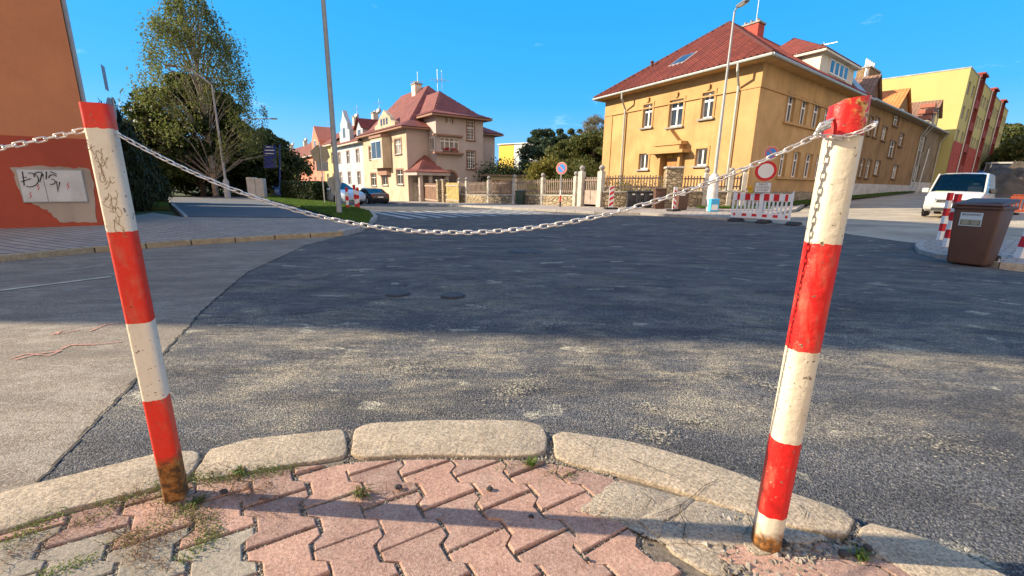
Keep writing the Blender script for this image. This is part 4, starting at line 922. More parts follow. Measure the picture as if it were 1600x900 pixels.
for q in ((-.014, -.012, .002), (-.002, -.014, .010)):
    m = MB(); m.lathe(c0+Vector(q), [(.0062, 0), (.0062, .007)], 6, (0, -1, .3)); m.tube([c0+Vector(q), c0+Vector(q)+Vector((0, -.016, .005))], .0026, 6); m.build('nut', M_ZINC, sh)
# ================================================================== BUILDINGS
def eave_box(mb, pts, z, h):
    mb.prism([(p[0], p[1], z) for p in pts], (0, 0, h))
def V2(fr, t, o): return fr.p(t, o, 0)
P_OCH = plaster('ochre_render', (.54, .335, .15), .32, 9); P_OCHD = plaster('ochre_trim', (.50, .31, .14), .2, 12)
# ---------------- ochre corner house
C0 = at(1180, 200, 25.5); oc = thing('corner_house', (C0[0], C0[1], G(C0[0], C0[1])), 'two storey ochre house with red hipped roof on the street corner', 'house')
fF = FR(C0, (-.46, .887), -1); fS = FR(C0, (.78, .62), 1)
if fF.n.dot(Vector((-1, -.3, 0))) < 0: fF = FR(C0, (-.46, .887), 1)
if fS.n.dot(Vector((.6, -.8, 0))) < 0: fS = FR(C0, (.78, .62), -1)
LF, LS, ZB, ZE = 13.2, 17.7, -.5, 7.55
fw_ = [fF.rect(1004.9, 163, 1019, 199), fF.rect(1045.7, 155.8, 1067, 197.7), fF.rect(1096.6, 144.4, 1115, 184.6), fF.rect(998.5, 240, 1013, 264.6), fF.rect(1087, 232, 1105, 259)]
door = fF.rect(1037, 237, 1062, 268)
sw_ = [fS.rect(1228.8, 146.5, 1240.5, 189.9), fS.rect(1250, 154.5, 1260.8, 196), fS.rect(1269, 162.3, 1279.6, 201.4)]
sl_ = [fS.rect(1217.5, 233.5, 1227, 275.3), fS.rect(1237.8, 237.5, 1247.6, 276.8), fS.rect(1257, 240.5, 1267, 278)]
dt = sw_[2][0]-sw_[1][0]; wt = sw_[1][1]-sw_[1][0]
for k in range(1, 4):
    t = sw_[2][0]+dt*k
    if t+wt < LS-.4:
        sw_.append((t, t+wt, sw_[2][2], sw_[2][3])); sl_.append((t, t+wt, sl_[2][2], sl_[2][3]))
zs_u = sw_[1][2], sw_[1][3]; sw_ = [(a, b, *zs_u) for a, b, c, d in sw_]; zl = sl_[1][2], sl_[1][3]; sl_ = [(a, b, *zl) for a, b, c, d in sl_]
mb = MB(); facade(mb, fF, 0, LF, ZB, ZE, fw_+[door], .2); facade(mb, fS, 0, LS, ZB, ZE, sw_+sl_, .2)
fB = FR(fF.p(LF, 0, 0), fS.d, -1); mb.add([fB.p(0, 0, ZB), fB.p(LS, 0, ZB), fB.p(LS, 0, ZE), fB.p(0, 0, ZE)], [(0, 1, 2, 3)])
fE = FR(fS.p(LS, 0, 0), fF.d, 1); mb.add([fE.p(0, 0, ZB), fE.p(LF, 0, ZB), fE.p(LF, 0, ZE), fE.p(0, 0, ZE)], [(0, 1, 2, 3)])
mb.build('wall', P_OCH, oc, recalc=False)
for h in fw_[:3]:
    w = window(oc, fF, h, 2, (.68,), P_OCHD, M_CONCG, .2, fw=.10)
    k = MB(); c = (h[0]+h[1])/2; fF.box(k, c-.1, c+.1, .046, .12, h[3]+.1, h[3]+.45); k.build('keystone', P_OCHD, w, bevel=.02)
for h in fw_[3:]: window(oc, fF, h, 2, (), P_OCHD, M_CONCG, .2, fw=.10)
for h in sw_: window(oc, fS, h, 2, (.68,), P_OCHD, None, .2, fw=.08, sw=.07)
for h in sl_: window(oc, fS, h, 2, (.68,), P_OCHD, None, .2, fw=.08, sw=.07)
for z, a, b in ((zs_u[0], sw_[0][0], sw_[-1][1]), (zl[0], sl_[0][0], sl_[-1][1])):
    k = MB(); fS.box(k, a-.25, b+.25, .003, .14, z-.16, z-.02); k.build('sill_course', P_OCHD, oc)
k = MB(); fF.box(k, -.06, LF, .003, .09, ZE-1.25, ZE-1.16); fF.box(k, -.02, 1.2, .003, .05, ZB, ZE-1.252); fF.box(k, LF-1.0, LF-.05, .003, .05, ZB, ZE-1.252); fS.box(k, .0, LS, .004, .08, ZE-1.251, ZE-1.16); k.build('cornice', P_OCHD, oc)
k = MB(); fF.box(k, -.04, LF, .004, .12, ZB, .95) ; fS.box(k, .0, LS, .004, .12, ZB, .75); k.build('plinth', M_STONE, oc)
# door with stepped pediment
k = MB(); a, b, c, d = door; fF.box(k, a, b, -.196, -.13, c, d); dr = k.build('door', mat('varnished_door', (.36, .17, .05), .4, .2, 5), oc)
k = MB(); fF.box(k, a+.12, (a+b)/2-.07, -.13+.003, -.10, c+.9, d-.15); fF.box(k, (a+b)/2+.07, b-.12, -.13+.003, -.10, c+.9, d-.15); k.build('door_light', M_DOORY, dr)
p0 = fF.w(1023.5, 236)[0]; p1 = fF.w(1079, 234)[0]; p0, p1 = min(p0, p1), max(p0, p1); zc = fF.w(1050, 235)[1]
k = MB(); fF.box(k, p0, p1, .003, .75, zc-.22, zc-.02); q = (p1-p0); fF.box(k, p0+.16*q, p1-.16*q, .003, .5, zc-.018, zc+.30); fF.box(k, p0+.10*q, p1-.10*q, .003, .58, zc+.302, zc+.52)
m0 = (p0+p1)/2; ht = fF.w(1052, 203)[1]-(zc+.52)
k.prism([fF.p(m0-.27*q, .004, zc+.522), fF.p(m0+.27*q, .004, zc+.522), fF.p(m0, .004, zc+.52+ht)], fF.n*.42); k.build('pediment', P_OCHD, oc)
k = MB(); fF.box(k, a-.25, a-.06, .004, .3, ZB, zc-.222); fF.box(k, b+.06, b+.25, .004, .3, ZB, zc-.222); k.build('door_frame', P_OCHD, oc)
# roof (hip end towards the street), soffit, gutters, downpipes
OV, TH = .75, .22; zr0 = ZE+.10
E_ = [fF.C + fF.d*(-OV)*0 for _ in ()]
def rp(t_s, t_f, z): return fF.C + fS.d*t_s + fF.d*t_f + Vector((0, 0, z))
e00, e0F, eS0, eSF = rp(-OV, -OV, zr0), rp(-OV, LF+OV, zr0), rp(LS, -OV, zr0), rp(LS, LF+OV, zr0)
ap_t, ap_z = 6.9, None
apx = at(1121, 37, (rp(ap_t, LF/2, 0)).y); ap_z = apx[2]; A1 = rp(ap_t, LF/2, ap_z); A2 = rp(LS, LF/2, ap_z)
k = MB(); tiled(k, [e00, e0F, A1], fF.d, .38, .14); tiled(k, [e00, eS0, A2, A1], fS.d, .38, .14); tiled(k, [e0F, eSF, A2, A1], fS.d, .30, .055, False)
rf = k.build('roof', M_TRED, oc, recalc=False)
k = MB()
for a_, b_ in ((e00, A1), (e0F, A1), (A1, A2)):
    nn = int((b_-a_).length/.38)
    for i in range(nn): k.tube([a_.lerp(b_, i/nn)+Vector((0, 0, .07)), a_.lerp(b_, (i+1.12)/nn)+Vector((0, 0, .07))], [.135, .115], 8)
k.build('ridge_tiles', M_TRED, rf, smooth=2)
k = MB(); k.prism([rp(-OV+.05, -OV+.05, ZE), rp(-OV+.05, LF+OV-.05, ZE), rp(LS, LF+OV-.05, ZE), rp(LS, -OV+.05, ZE)], (0, 0, .14)); k.build('soffit', P_OCHD, oc)
k = MB(); k.tube([rp(-OV-.06, -OV-.06, zr0-.02), rp(-OV-.06, LF+OV, zr0-.02)], .085, 8); k.tube([rp(-OV-.06, -OV-.06, zr0-.02), rp(LS, -OV-.06, zr0-.02)], .085, 8); k.build('gutter', M_GUT, oc, smooth=True)
for px in (973.5, 1142):
    t = fF.w(px, 250)[0]; k = MB(); k.tube([fF.p(t-.3, OV+.06, zr0-.06), fF.p(t-.3, OV+.04, ZE-.35), fF.p(t, .14, ZE-1.0), fF.p(t, .14, ZB+.3)], .07, 8); k.build('downpipe', M_GUT, oc, smooth=True)
# skylight, vent
def onroof(px, py, a, b, c):
    v = Vector(ray(px, py)); o = Vector((0, 0, HC)); n_ = (b-a).cross(c-a); s_ = (a-o).dot(n_)/v.dot(n_); return o+v*s_
n_r = (e0F-e00).cross(A1-e00).normalized(); n_r = n_r if n_r.z > 0 else -n_r; up_ = n_r.cross(fF.d); up_ = up_ if up_.z > 0 else -up_
sk = onroof(1068, 95, e00, e0F, A1); k = MB(); k.box(sk, 1.35, 1.5, .14, (fF.d, up_, n_r)); s_ = k.build('skylight', M_GREYP, rf); k = MB(); k.box(sk+n_r*.142, 1.15, 1.3, .02, (fF.d, up_, n_r)); k.build('pane', M_GLASS, s_)
vt = onroof(1018, 108, e00, e0F, A1); k = MB(); k.lathe(vt, [(.09, 0), (.09, .45), (.15, .46), (.13, .56)], 10); k.build('vent', mat('vent_clay', (.12, .05, .04), .8), rf)
# side dormer
def rs(t, up): # point on the side slope
    base = rp(t, -OV, zr0); top = rp(t, LF/2, ap_z); return base.lerp(top, up)
dz0 = rs(0, .12).z; d0 = rs(8.2, .12); d1 = rs(15.0, .12); k = MB(); fwd = -fF.d
bk = fF.d*3.9
k.prism([d0, d1, d1+Vector((0, 0, 1.35)), d0+Vector((0, 0, 1.35))], bk); dm = k.build('dormer', mat('cream_dormer', (.62, .58, .50), .8, .12, 2), oc)
z_ = 1.37; o_ = .35; q0, q1 = d0-fS.d*o_-bk.normalized()*o_+Vector((0, 0, z_)), d1+fS.d*o_-bk.normalized()*o_+Vector((0, 0, z_)); hgt = 2.1; r0 = d0+fS.d*3.0+bk*.86+Vector((0, 0, z_+hgt)); r1 = d1-fS.d*3.0+bk*.86+Vector((0, 0, z_+hgt))
b0, b1 = d0-fS.d*o_+bk*1.15+Vector((0, 0, z_)), d1+fS.d*o_+bk*1.15+Vector((0, 0, z_))
k = MB(); tiled(k, [q0, q1, r1, r0], fS.d, .3, .05); tiled(k, [b0, q0, r0], bk, .3, .05); tiled(k, [q1, b1, r1], bk, .3, .05); k.build('dormer_roof', M_TRED, dm, recalc=False)
k = MB(); k.prism([q0-Vector((0, 0, .14)), q1-Vector((0, 0, .14)), b1-Vector((0, 0, .14)), b0-Vector((0, 0, .14))], (0, 0, .13)); k.build('dormer_soffit', mat('cream_dormer', (0, 0, 0)), dm)
fd = FR(d0, fS.d, 1); fd = fd if fd.n.dot(fwd) > 0 else FR(d0, fS.d, -1)
for i in range(4):
    a = 1.6+i*.95; k = MB(); fd.box(k, a, a+.82, .003, .06, d0.z+.25, d0.z+1.15); w = k.build('dormer_window', M_FRAME, dm); k = MB(); fd.box(k, a+.09, a+.73, .062, .07, d0.z+.34, d0.z+1.06); k.build('pane', M_GLASS, w)
# tin sheet gable upstand and chimneys
k = MB(); fr_ = fS; k.prism([rs(15.3, .02), rs(17.6, .02), rs(17.6, .22)+Vector((0, 0, .7)), rs(15.3, .22)+Vector((0, 0, .7))], fF.d*.3); k.build('tin_flashing', M_TIN, oc)
ch = rp(9.2, LF/2-.6, ap_z-1.2); chh = at(1163, 42, ch.y)[2]-ch.z; k = MB(); k.box(ch, 1.0, 1.7, chh, (fS.d, fF.d, (0, 0, 1))); c_ = k.build('chimney', mat('red_render', (.42, .07, .05), .8, .2, 3), rf, bevel=.02)
k = MB(); k.box(ch+Vector((0, 0, chh+.002)), 1.15, 1.85, .12, (fS.d, fF.d, (0, 0, 1)))
for i in (-.5, 0, .5): k.box(ch+fF.d*i+Vector((0, 0, chh+.13)), .16, .16, .3)
k.build('chimney_cap', M_CONCG, c_)
# white fire wall stepping down along the ridge
k = MB(); w0 = rp(17.72, LF/2, 0); k.prism([rp(17.72, -.4, ZE), rp(17.72, LF*.5, ZE), rp(17.72, LF*.5, ap_z+.9), rp(17.72, LF*.5-1.5, ap_z+.2)], fS.d*.35)
k.build('fire_wall', mat('white_fire_wall', (.62, .60, .54), .85, .2, 2), oc)
k = MB(); b_ = at(1192, 40, 40); k.tube([rp(11, LF/2, ap_z), rp(11, LF/2, ap_z+4.2)], .03, 5); k.tube([rp(10.6, LF/2, ap_z+3.4), rp(11.4, LF/2, ap_z+3.4)], .02, 4); k.tube([rp(10.7, LF/2, ap_z+2.8), rp(11.3, LF/2, ap_z+2.8)], .02, 4); k.build('aerial', M_ZINC, rf)

# ---------------- brown terrace houses along the side street
def gen_windows(root, fr, spec, **kw):
    for h in spec: window(root, fr, h, **kw)
P_BR = plaster('brown_render', (.30, .185, .085), .3, 7); P_GR = plaster('grey_brown_render', (.235, .185, .125), .35, 6)
t2a, t2b, t3b = 17.75+.36, 40.0, 51.0
def terr(t0, t1, ztop, wallm, roofm, label, wl, ridge, gap_wall=True, base=-.3):
    c = fS.p(t0, 0, 0); r = thing('terraced_house', (c.x, c.y, G(c.x, c.y)), label, 'house'); mb = MB()
    facade(mb, fS, t0, t1, base, ztop, wl, .18); 
    for t in (t0, t1): mb.add([fS.p(t, 0, base), fS.p(t, -12, base), fS.p(t, -12, ztop), fS.p(t, -6, ridge), fS.p(t, 0, ztop)], [(0, 1, 2, 3, 4)])
    mb.add([fS.p(t0, -12, base), fS.p(t1, -12, base), fS.p(t1, -12, ztop), fS.p(t0, -12, ztop)], [(0, 1, 2, 3)])
    mb.build('wall', wallm, r, recalc=False)
    k = MB(); tiled(k, [fS.p(t0, .6, ztop-.15), fS.p(t1, .6, ztop-.15), fS.p(t1, -6, ridge), fS.p(t0, -6, ridge)], fS.d, .3, .05); tiled(k, [fS.p(t0, -12.6, ztop-.15), fS.p(t1, -12.6, ztop-.15), fS.p(t1, -6, ridge), fS.p(t0, -6, ridge)], fS.d, .3, .05, False)
    rf = k.build('roof', roofm, r, recalc=False)
    k = MB(); fS.box(k, t0, t1, .004, .58, ztop-.22, ztop-.06); k.build('eave', M_SOFF, r); k = MB(); k.tube([fS.p(t0, .66, ztop-.12), fS.p(t1, .66, ztop-.12)], .08, 8); k.build('gutter', M_GUT, r)
    k = MB(); fS.box(k, t0+.01, t1-.01, .004, .1, base, G(c.x, c.y)+1.2); k.build('plinth', mat('pale_plinth', (.48, .46, .42), .9, .2, 2), r)
    return r, rf
R_ = fS.rect
w2 = [R_(1356.5, 181, 1362, 212), R_(1366, 183, 1372, 215), R_(1377.5, 198, 1385, 220), R_(1395.5, 180, 1404, 197.5), R_(1388.5, 220, 1398, 246), R_(1404.5, 208, 1411, 229), R_(1343, 248, 1349, 276), R_(1353, 249, 1359.5, 278), R_(1366.5, 251, 1374, 273), R_(1394, 258, 1401.5, 279), R_(1325, 243, 1333, 270), R_(1330, 170, 1338, 200)]
w2 = [h for h in w2 if h[0] > t2a+.3 and h[1] < t2b-.3]
zt2 = fS.w(1400, 173)[1]-.1; r2, rf2 = terr(t2a, t2b, zt2, P_BR, M_TBRN, 'brown two storey terraced house with orange tiled dormer beside the ochre corner house', w2, zt2+2.9)
gen_windows(r2, fS, w2, cols=2, rows=(.66,), surround=mat('dark_brown_trim', (.20, .12, .06), .8, .1, 3), sill=mat('dark_brown_trim', (0, 0, 0)), depth=.18, sw=.1)
# orange gabled dormer and front gable
def gable_dormer(root, fr, t0, t1, zb, zw, zt, depth, wallm, roofm, proud=.1, win=None, name='dormer'):
    tm = (t0+t1)/2; k = MB(); k.prism([fr.p(t0, proud, zb), fr.p(t1, proud, zb), fr.p(t1, proud, zw), fr.p(tm, proud, zt), fr.p(t0, proud, zw)], -fr.n*depth); d = k.build(name, wallm, root)
    k = MB(); e = .3
    for s_, tt in ((1, t0), (-1, t1)):
        sl = (zt-zw)/(tm-t0); a = tt-s_*e; za = zw-sl*e; tiled(k, [fr.p(a, proud+.3, za), fr.p(a, proud-depth, za), fr.p(tm, proud-depth, zt), fr.p(tm, proud+.3, zt)], fr.n, .3, .04)
    k.build('dormer_roof', roofm, d, recalc=False)
    if win:
        k = MB(); fr.box(k, win[0], win[1], proud+.003, proud+.05, win[2], win[3]); w = k.build('dormer_window', M_FRAME, d)
        k = MB(); c = (win[0]+win[1])/2
        fr.box(k, win[0]+.08, c-.04, proud+.052, proud+.06, win[2]+.08, win[3]-.08); fr.box(k, c+.04, win[1]-.08, proud+.052, proud+.06, win[2]+.08, win[3]-.08); k.build('pane', M_GLASS, w)
    return d
gable_dormer(r2, fS, 33.0, 38.6, zt2-.3, zt2+1.0, zt2+3.2, 6, P_BR, M_TORA, -1.2, (35.2, 36.4, zt2, zt2+1.2))
gable_dormer(r2, fS, 23.5, 26.5, zt2-.3, zt2+1.2, zt2+2.9, 4, mat('brown_board_gable', (.16, .09, .06), .8, .2, 3), M_TBRN, -1.2)
def chimney(root, c, sx, sy, h, m, caps=3, flue=.0, ax=None, hflue=.4):
    k = MB(); ax = ax or (fS.d, fF.d, (0, 0, 1)); k.box(c, sx, sy, h, ax); o = k.build('chimney', m, root, bevel=.02)
    k = MB(); k.box(Vector(c)+Vector((0, 0, h+.002)), sx+.16, sy+.16, .14, ax); k.build('chimney_cap', M_CONCG, o)
    for i in range(caps):
        k = MB(); q = Vector(c)+Vector(ax[0])*((i+.5)/caps-.5)*sx*.85+Vector((0, 0, h+.14)); k.lathe(q, [(.11, 0), (.10, hflue)], 8); k.build('flue', M_ZINC if flue else M_CONC, o)
    return o
c = at(1279, 105, 37.5); k = MB(); b = Vector((c[0], c[1], zt2)); top = at(1277, 68, c[1])[2]
M_CHB = M_BRICK
k.prism([b, b+fF.d*3.2, b+fF.d*3.2+Vector((0, 0, (top-zt2)*.80)), b+Vector((0, 0, top-zt2))], fS.d*.8); k.build('chimney', M_CHB, rf2)
c = at(1368, 132, 52); chimney(rf2, (c[0]-1, c[1], zt2+.5), 4.0, 1.2, at(1385, 112, 52)[2]-zt2-.5, M_CHB, 5, 1, hflue=.9)
c = at(1349, 140, 50); chimney(rf2, (c[0], c[1], zt2+.5), 1.1, 1.1, at(1355, 126, 50)[2]-zt2-.5, M_CHB, 2, 1, hflue=1.0)
c = at(1308, 118, 42); chimney(rf2, (c[0], c[1], zt2+.5), .9, .9, at(1300, 97, 42)[2]-zt2-.5, M_CHB, 1)
k = MB(); k.tube([rp(24, 6, zt2+4), rp(24, 6, zt2+6.6)], .03, 5); k.tube([rp(24, 4.8, zt2+6.3), rp(24, 7.2, zt2+6.4)], .025, 4)
for i in range(6): k.tube([rp(23.6, 5+.4*i, zt2+6.32), rp(24.4, 5+.4*i, zt2+6.32)], .015, 4)
k.build('aerial', M_ZINC, rf2)
for t in (39.5,): k = MB(); k.tube([fS.p(t, .66, zt2-.15), fS.p(t, .3, zt2-.9), fS.p(t, .1, zt2-1.3), fS.p(t, .1, 1.2)], .06, 7); k.build('downpipe', M_GUT, r2)
w3 = [R_(1427.5, 210, 1435.5, 236), R_(1438, 212, 1445, 237), R_(1420.5, 189, 1427.5, 206), R_(1413, 228, 1418.5, 253), R_(1417, 256, 1424, 280), R_(1428, 258, 1435, 281)]
w3 = [h for h in w3 if h[0] > t2b+.2 and h[1] < t3b-.2]
zt3 = fS.w(1440, 190)[1]-.2; r3, rf3 = terr(t2b+.01, t3b-.05, zt3, P_GR, M_TBRN, 'grey brown terraced house with stone gable next to the red and yellow block', w3, zt3+2.8)
gen_windows(r3, fS, w3, cols=2, rows=(.66,), surround=mat('grey_trim', (.17, .14, .10), .8, .1, 3), depth=.18, sw=.12)
gable_dormer(r3, fS, 45.0, 48.2, zt3-.3, zt3+1.7, zt3+3.3, 4, mat('grey_gable', (.30, .28, .23), .85, .2, 3), M_TBRN, -.2, (46.0, 47.2, zt3+.6, zt3+2.2))
for i in range(4): 
    k = MB(); fS.box(k, 42.6+i*.55, 43.4+i*.55, -1.4, -.1, zt3+.2+i*.7, zt3+.6+i*.7); k.build('stepped_coping', mat('red_coping', (.34, .13, .09), .8, .1, 3), r3)
k = MB(); k.tube([fS.p(41.0, .66, zt3-.15), fS.p(41.0, .1, zt3-1.2), fS.p(41.0, .12, 1.2)], .06, 7); k.build('downpipe', M_GUT, r3)
k = MB(); k.tube([fS.p(50.6, .66, zt3-.15), fS.p(50.6, .1, zt3-1.2), fS.p(50.6, .12, 1.2)], .06, 7); k.build('downpipe', M_GUT, r3)

# ---------------- yellow and red apartment block
P_YEL = plaster('pale_yellow_render', (.47, .43, .18), .06, 20); P_RED = plaster('red_render_block', (.36, .085, .065), .1, 20); P_WINE = plaster('wine_render', (.27, .07, .06), .1, 20)
t4 = 51.05; cA = fS.p(t4, 1.2, 0); fA = FR(cA, fS.d, 1); fA = fA if fA.n.dot(fS.n) > 0 else FR(cA, fS.d, -1)
ztA = at(1477, 105, cA.y)[2]; zA0 = 0.4; LA = 47; ap = thing('apartment_block', (cA.x, cA.y, G(cA.x, cA.y)), 'five storey yellow and red panel block at the end of the terrace', 'apartment block')
fl = (ztA-zA0-.9)/5
cols_ = []; redcols = [(7.0, 10.2), (20.5, 23.7), (34.0, 37.2)]
t = 1.4
segs = [(0, 7.0, 2), (10.2, 20.5, 4), (23.7, 34.0, 4), (37.2, 47, 4)]
for a, b, n_ in segs:
    for i in range(n_): cols_.append(a+(b-a)*(i+.5)/n_)
wl = [(c-.75, c+.75, zA0+fl*(j+.32), zA0+fl*(j+.85)) for c in cols_ for j in range(5)]
def redz(t): return zA0+fl*(2.35 if t < 10.3 else 2.0 if t < 20.6 else 1.0)
for nm, mt, sel in (('wall', P_YEL, 0),):
    mb = MB()
    for a, b, n_ in segs: facade(mb, fA, a, b, zA0-1.5, ztA, [w for w in wl if a < w[0] < b], .15)
    mb.add([fA.p(0, 0, zA0-1.5), fA.p(0, -12, zA0-1.5), fA.p(0, -12, ztA), fA.p(0, 0, ztA)], [(0, 1, 2, 3)]); mb.add([fA.p(LA, 0, zA0-1.5), fA.p(LA, -12, zA0-1.5), fA.p(LA, -12, ztA), fA.p(LA, 0, ztA)], [(0, 1, 2, 3)])
    mb.add([fA.p(0, -12, zA0-1.5), fA.p(LA, -12, zA0-1.5), fA.p(LA, -12, ztA), fA.p(0, -12, ztA)], [(0, 1, 2, 3)])
    mb.build(nm, mt, ap, recalc=False)
for a, b, n_ in segs:     # red painted lower storeys: cladding with the same openings
    zt_ = redz(a+.1); hs_ = [w for w in wl if a < w[0] < b and w[2] < zt_]
    q = FR(fA.p(0, .035, 0), fA.d, 1); q = q if q.n.dot(fA.n) > 0 else FR(fA.p(0, .035, 0), fA.d, -1)
    k = MB(); facade(k, q, a, b, zA0-1.5, zt_, [(w[0], w[1], w[2], min(w[3], zt_-.1)) for w in hs_], .03); k.build('red_cladding', P_RED, ap, recalc=False)
for h in wl: window(ap, fA, h, cols=2, rows=(), depth=.15, fw=.045, glass=M_GLASS, framemat=M_GREYP)
for a, b in redcols:
    k = MB(); fA.box(k, a, b, -.8, -.5, zA0-1.5, ztA+.3); st = k.build('loggia_column', P_WINE, ap)
    for j in range(5):
        k = MB(); fA.box(k, a+.01, b-.01, -.49, .25, zA0+fl*j+.0, zA0+fl*j+1.05); k.build('balcony_parapet', P_WINE, ap)
    k = MB(); fA.box(k, a-.1, a+.08, -.5, .3, zA0-1.5, ztA+.3); fA.box(k, b-.08, b+.1, -.5, .3, zA0-1.5, ztA+.3); fA.box(k, a-.2, b+.2, -.8, .55, ztA+.302, ztA+.5); k.build('loggia_frame', P_WINE, ap)
    k = MB(); k.tube([fA.p(a-.35, .12, ztA), fA.p(a-.35, .12, zA0)], .09, 7); k.build('downpipe', M_ZINC, ap)
k = MB(); fA.box(k, -.05, LA+.05, -12.05, .05, ztA+.002, ztA+.12); k.build('roof', M_TIN, ap)

# ---------------- salmon block on the left
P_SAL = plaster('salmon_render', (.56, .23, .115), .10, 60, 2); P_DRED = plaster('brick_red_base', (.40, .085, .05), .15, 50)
S0, S1 = np.array([-11.62, 12.43]), np.array([-22.9, 4.65]); fL = FR((*S0, 0), S1-S0, 1); fL = fL if fL.n.dot(Vector((0, -1, 0))) > 0 else FR((*S0, 0), S1-S0, -1)
LL = float(np.linalg.norm(S1-S0)); fL2 = FR((*S0, 0), (-.69, .72), 1); fL2 = fL2 if fL2.n.dot(Vector((1, 0, 0))) > 0 else FR((*S0, 0), (-.69, .72), -1)
zb = G(*S0)-.5; zt = 16.8; LD = 13.5; zsp = fL.w(60, 214)[1]
sb = thing('apartment_block', (S0[0], S0[1], G(*S0)), 'tall salmon rendered block with brick red base beside the left pavement', 'apartment block')
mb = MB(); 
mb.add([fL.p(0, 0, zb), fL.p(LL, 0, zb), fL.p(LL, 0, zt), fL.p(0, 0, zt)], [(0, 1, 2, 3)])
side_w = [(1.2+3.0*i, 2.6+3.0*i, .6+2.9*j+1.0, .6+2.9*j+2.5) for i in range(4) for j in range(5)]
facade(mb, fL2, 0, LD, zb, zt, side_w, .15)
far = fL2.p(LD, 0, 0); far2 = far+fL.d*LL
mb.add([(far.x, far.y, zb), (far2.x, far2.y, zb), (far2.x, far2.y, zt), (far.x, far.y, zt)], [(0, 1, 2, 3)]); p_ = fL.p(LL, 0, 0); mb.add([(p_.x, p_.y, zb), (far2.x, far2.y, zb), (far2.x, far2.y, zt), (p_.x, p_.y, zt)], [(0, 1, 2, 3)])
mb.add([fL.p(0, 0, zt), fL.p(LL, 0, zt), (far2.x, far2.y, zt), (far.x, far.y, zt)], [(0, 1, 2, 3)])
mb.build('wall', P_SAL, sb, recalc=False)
for h in side_w: window(sb, fL2, h, cols=2, rows=(), depth=.15)
for j in range(0):
    k = MB(); fL2.box(k, 5.6, 8.9, .004, 1.1, .6+2.9*j+.0, .6+2.9*j+1.05); k.build('balcony', mat('blue_grey_panel', (.22, .28, .36), .6, .1, 2), sb)
k = MB(); fL.box(k, -.03, LL+.03, .004, .05, zb, zsp); fL2.box(k, -.003, LD, .004, .05, zb, zsp); bs_ = k.build('base', P_DRED, sb)
k = MB(); fL.box(k, -.05, LL, .01, .10, zt-.3, zt+.15); fL2.box(k, 0, LD, .01, .12, zt-.3, zt+.15); k.build('roof_edge', M_GREYP, sb)
k = MB(); k.tube([fL2.p(.2, .06, zt), fL2.p(.2, .06, 0)], .06, 7); k.build('downpipe', M_GREYP, sb)
# meter cabinet let into the bare plaster patch, with scrawled letters
a, b, c, d = fL.rect(32, 265, 134, 316); nx = [fL.w(x, y) for x, y in ((18, 262), (60, 259), (110, 262), (140, 263), (148, 290), (151, 348), (95, 347), (78, 330), (52, 318), (34, 305), (26, 285))]
bare = plaster('bare_plaster', (.42, .34, .27), .3, 30)
Q = []
for i in range(len(nx)):
    p, q = np.array(nx[i]), np.array(nx[(i+1) % len(nx)])
    for j in range(6): Q.append(p+(q-p)*j/6+NPR.normal(size=2)*.012)
k = MB(); k.prism([fL.p(t, .052, z) for t, z in Q], fL.n*.006); k.build('bare_plaster_patch', bare, bs_)
k = MB(); fL.box(k, a, b, .059, .085, c, d); cb_ = k.build('meter_cabinet', M_SIGNB, sb)
mid = (a+b)/2+ (fL.w(72, 290)[0]-(a+b)/2)
wd = mat('cabinet_white', (.52, .52, .50), .5, .12, 2)
for (x0, x1) in ((a+.02, mid-.008), (mid+.008, b-.02)):
    k = MB(); fL.box(k, x0, x1, .086, .098, c+.02, d-.02); k.build('cabinet_door', wd, cb_)
def wl_(px, py, o=.0995): t, z = fL.w(px, py); return fL.p(t, o, z)
def ink(name, strokes, r_, m_, parent, conv):
    k = MB()
    for s_ in strokes:
        P = [conv(*p) for p in s_]
        k.tube(P, r_, 4)
    return k.build(name, m_, parent)
blk = mat('black_marker', (.03, .03, .035), .7, .1, 9)
def arc(cx, cy, rx, ry, a0, a1, n=9): return [(cx+rx*math.cos(R(a0+(a1-a0)*i/n)), cy+ry*math.sin(R(a0+(a1-a0)*i/n))) for i in range(n+1)]
ink('graffiti', [[(37, 268), (40, 290)], arc(48, 281, 14, 11, -100, 110), [(35, 284), (50, 279)], arc(62, 274, 7, 5, 150, 380), [(67, 272), (64, 284)], [(74, 268), (74, 280)], arc(84, 277, 6, 4, -20, -200), arc(82, 284, 6, 4, -90, 110), [(90, 283), (92, 300), (95, 284)], [(37, 277), (44, 277)], [(80, 268), (90, 272)]], .013, blk, cb_, lambda x, y: wl_(x, y, .100))
ink('warning_mark', [[(62, 288), (60, 292), (63, 292), (61, 297)], [(108, 286), (106, 290), (109, 290), (107, 295)], [(50, 300), (48, 304), (51, 304), (49, 309)]], .008, M_RED, cb_, lambda x, y: wl_(x, y, .100))

# ---------------- pink villa and the terrace down the left street
P_PINK = plaster('pink_grey_render', (.49, .43, .405), .12, 14); P_TRIM = mat('brown_trim', (.30, .17, .12), .8, .1, 3); P_BEI = plaster('beige_render', (.60, .49, .36), .3, 8)
VA = at(639, 316, 48.0); fV = FR(VA, (.81, .58), 1); fV = fV if fV.n.dot(Vector((0, -1, 0))) > 0 else FR(VA, (.81, .58), -1)   # gable end, faces us
fT = FR(VA, (-.58, .81), 1); fT = fT if fT.n.dot(Vector((-1, 0, 0))) > 0 else FR(VA, (-.58, .81), -1)                      # street front
vz = VA[2]; vl = thing('villa', tuple(VA), 'pinkish grey villa with steep wine red roof, stair tower and arched entrance', 'house')
t673, t755, t773 = fV.w(673, 240)[0], fV.w(755, 240)[0], fV.w(773, 240)[0]
zE = fV.w(637, 199)[1]; 
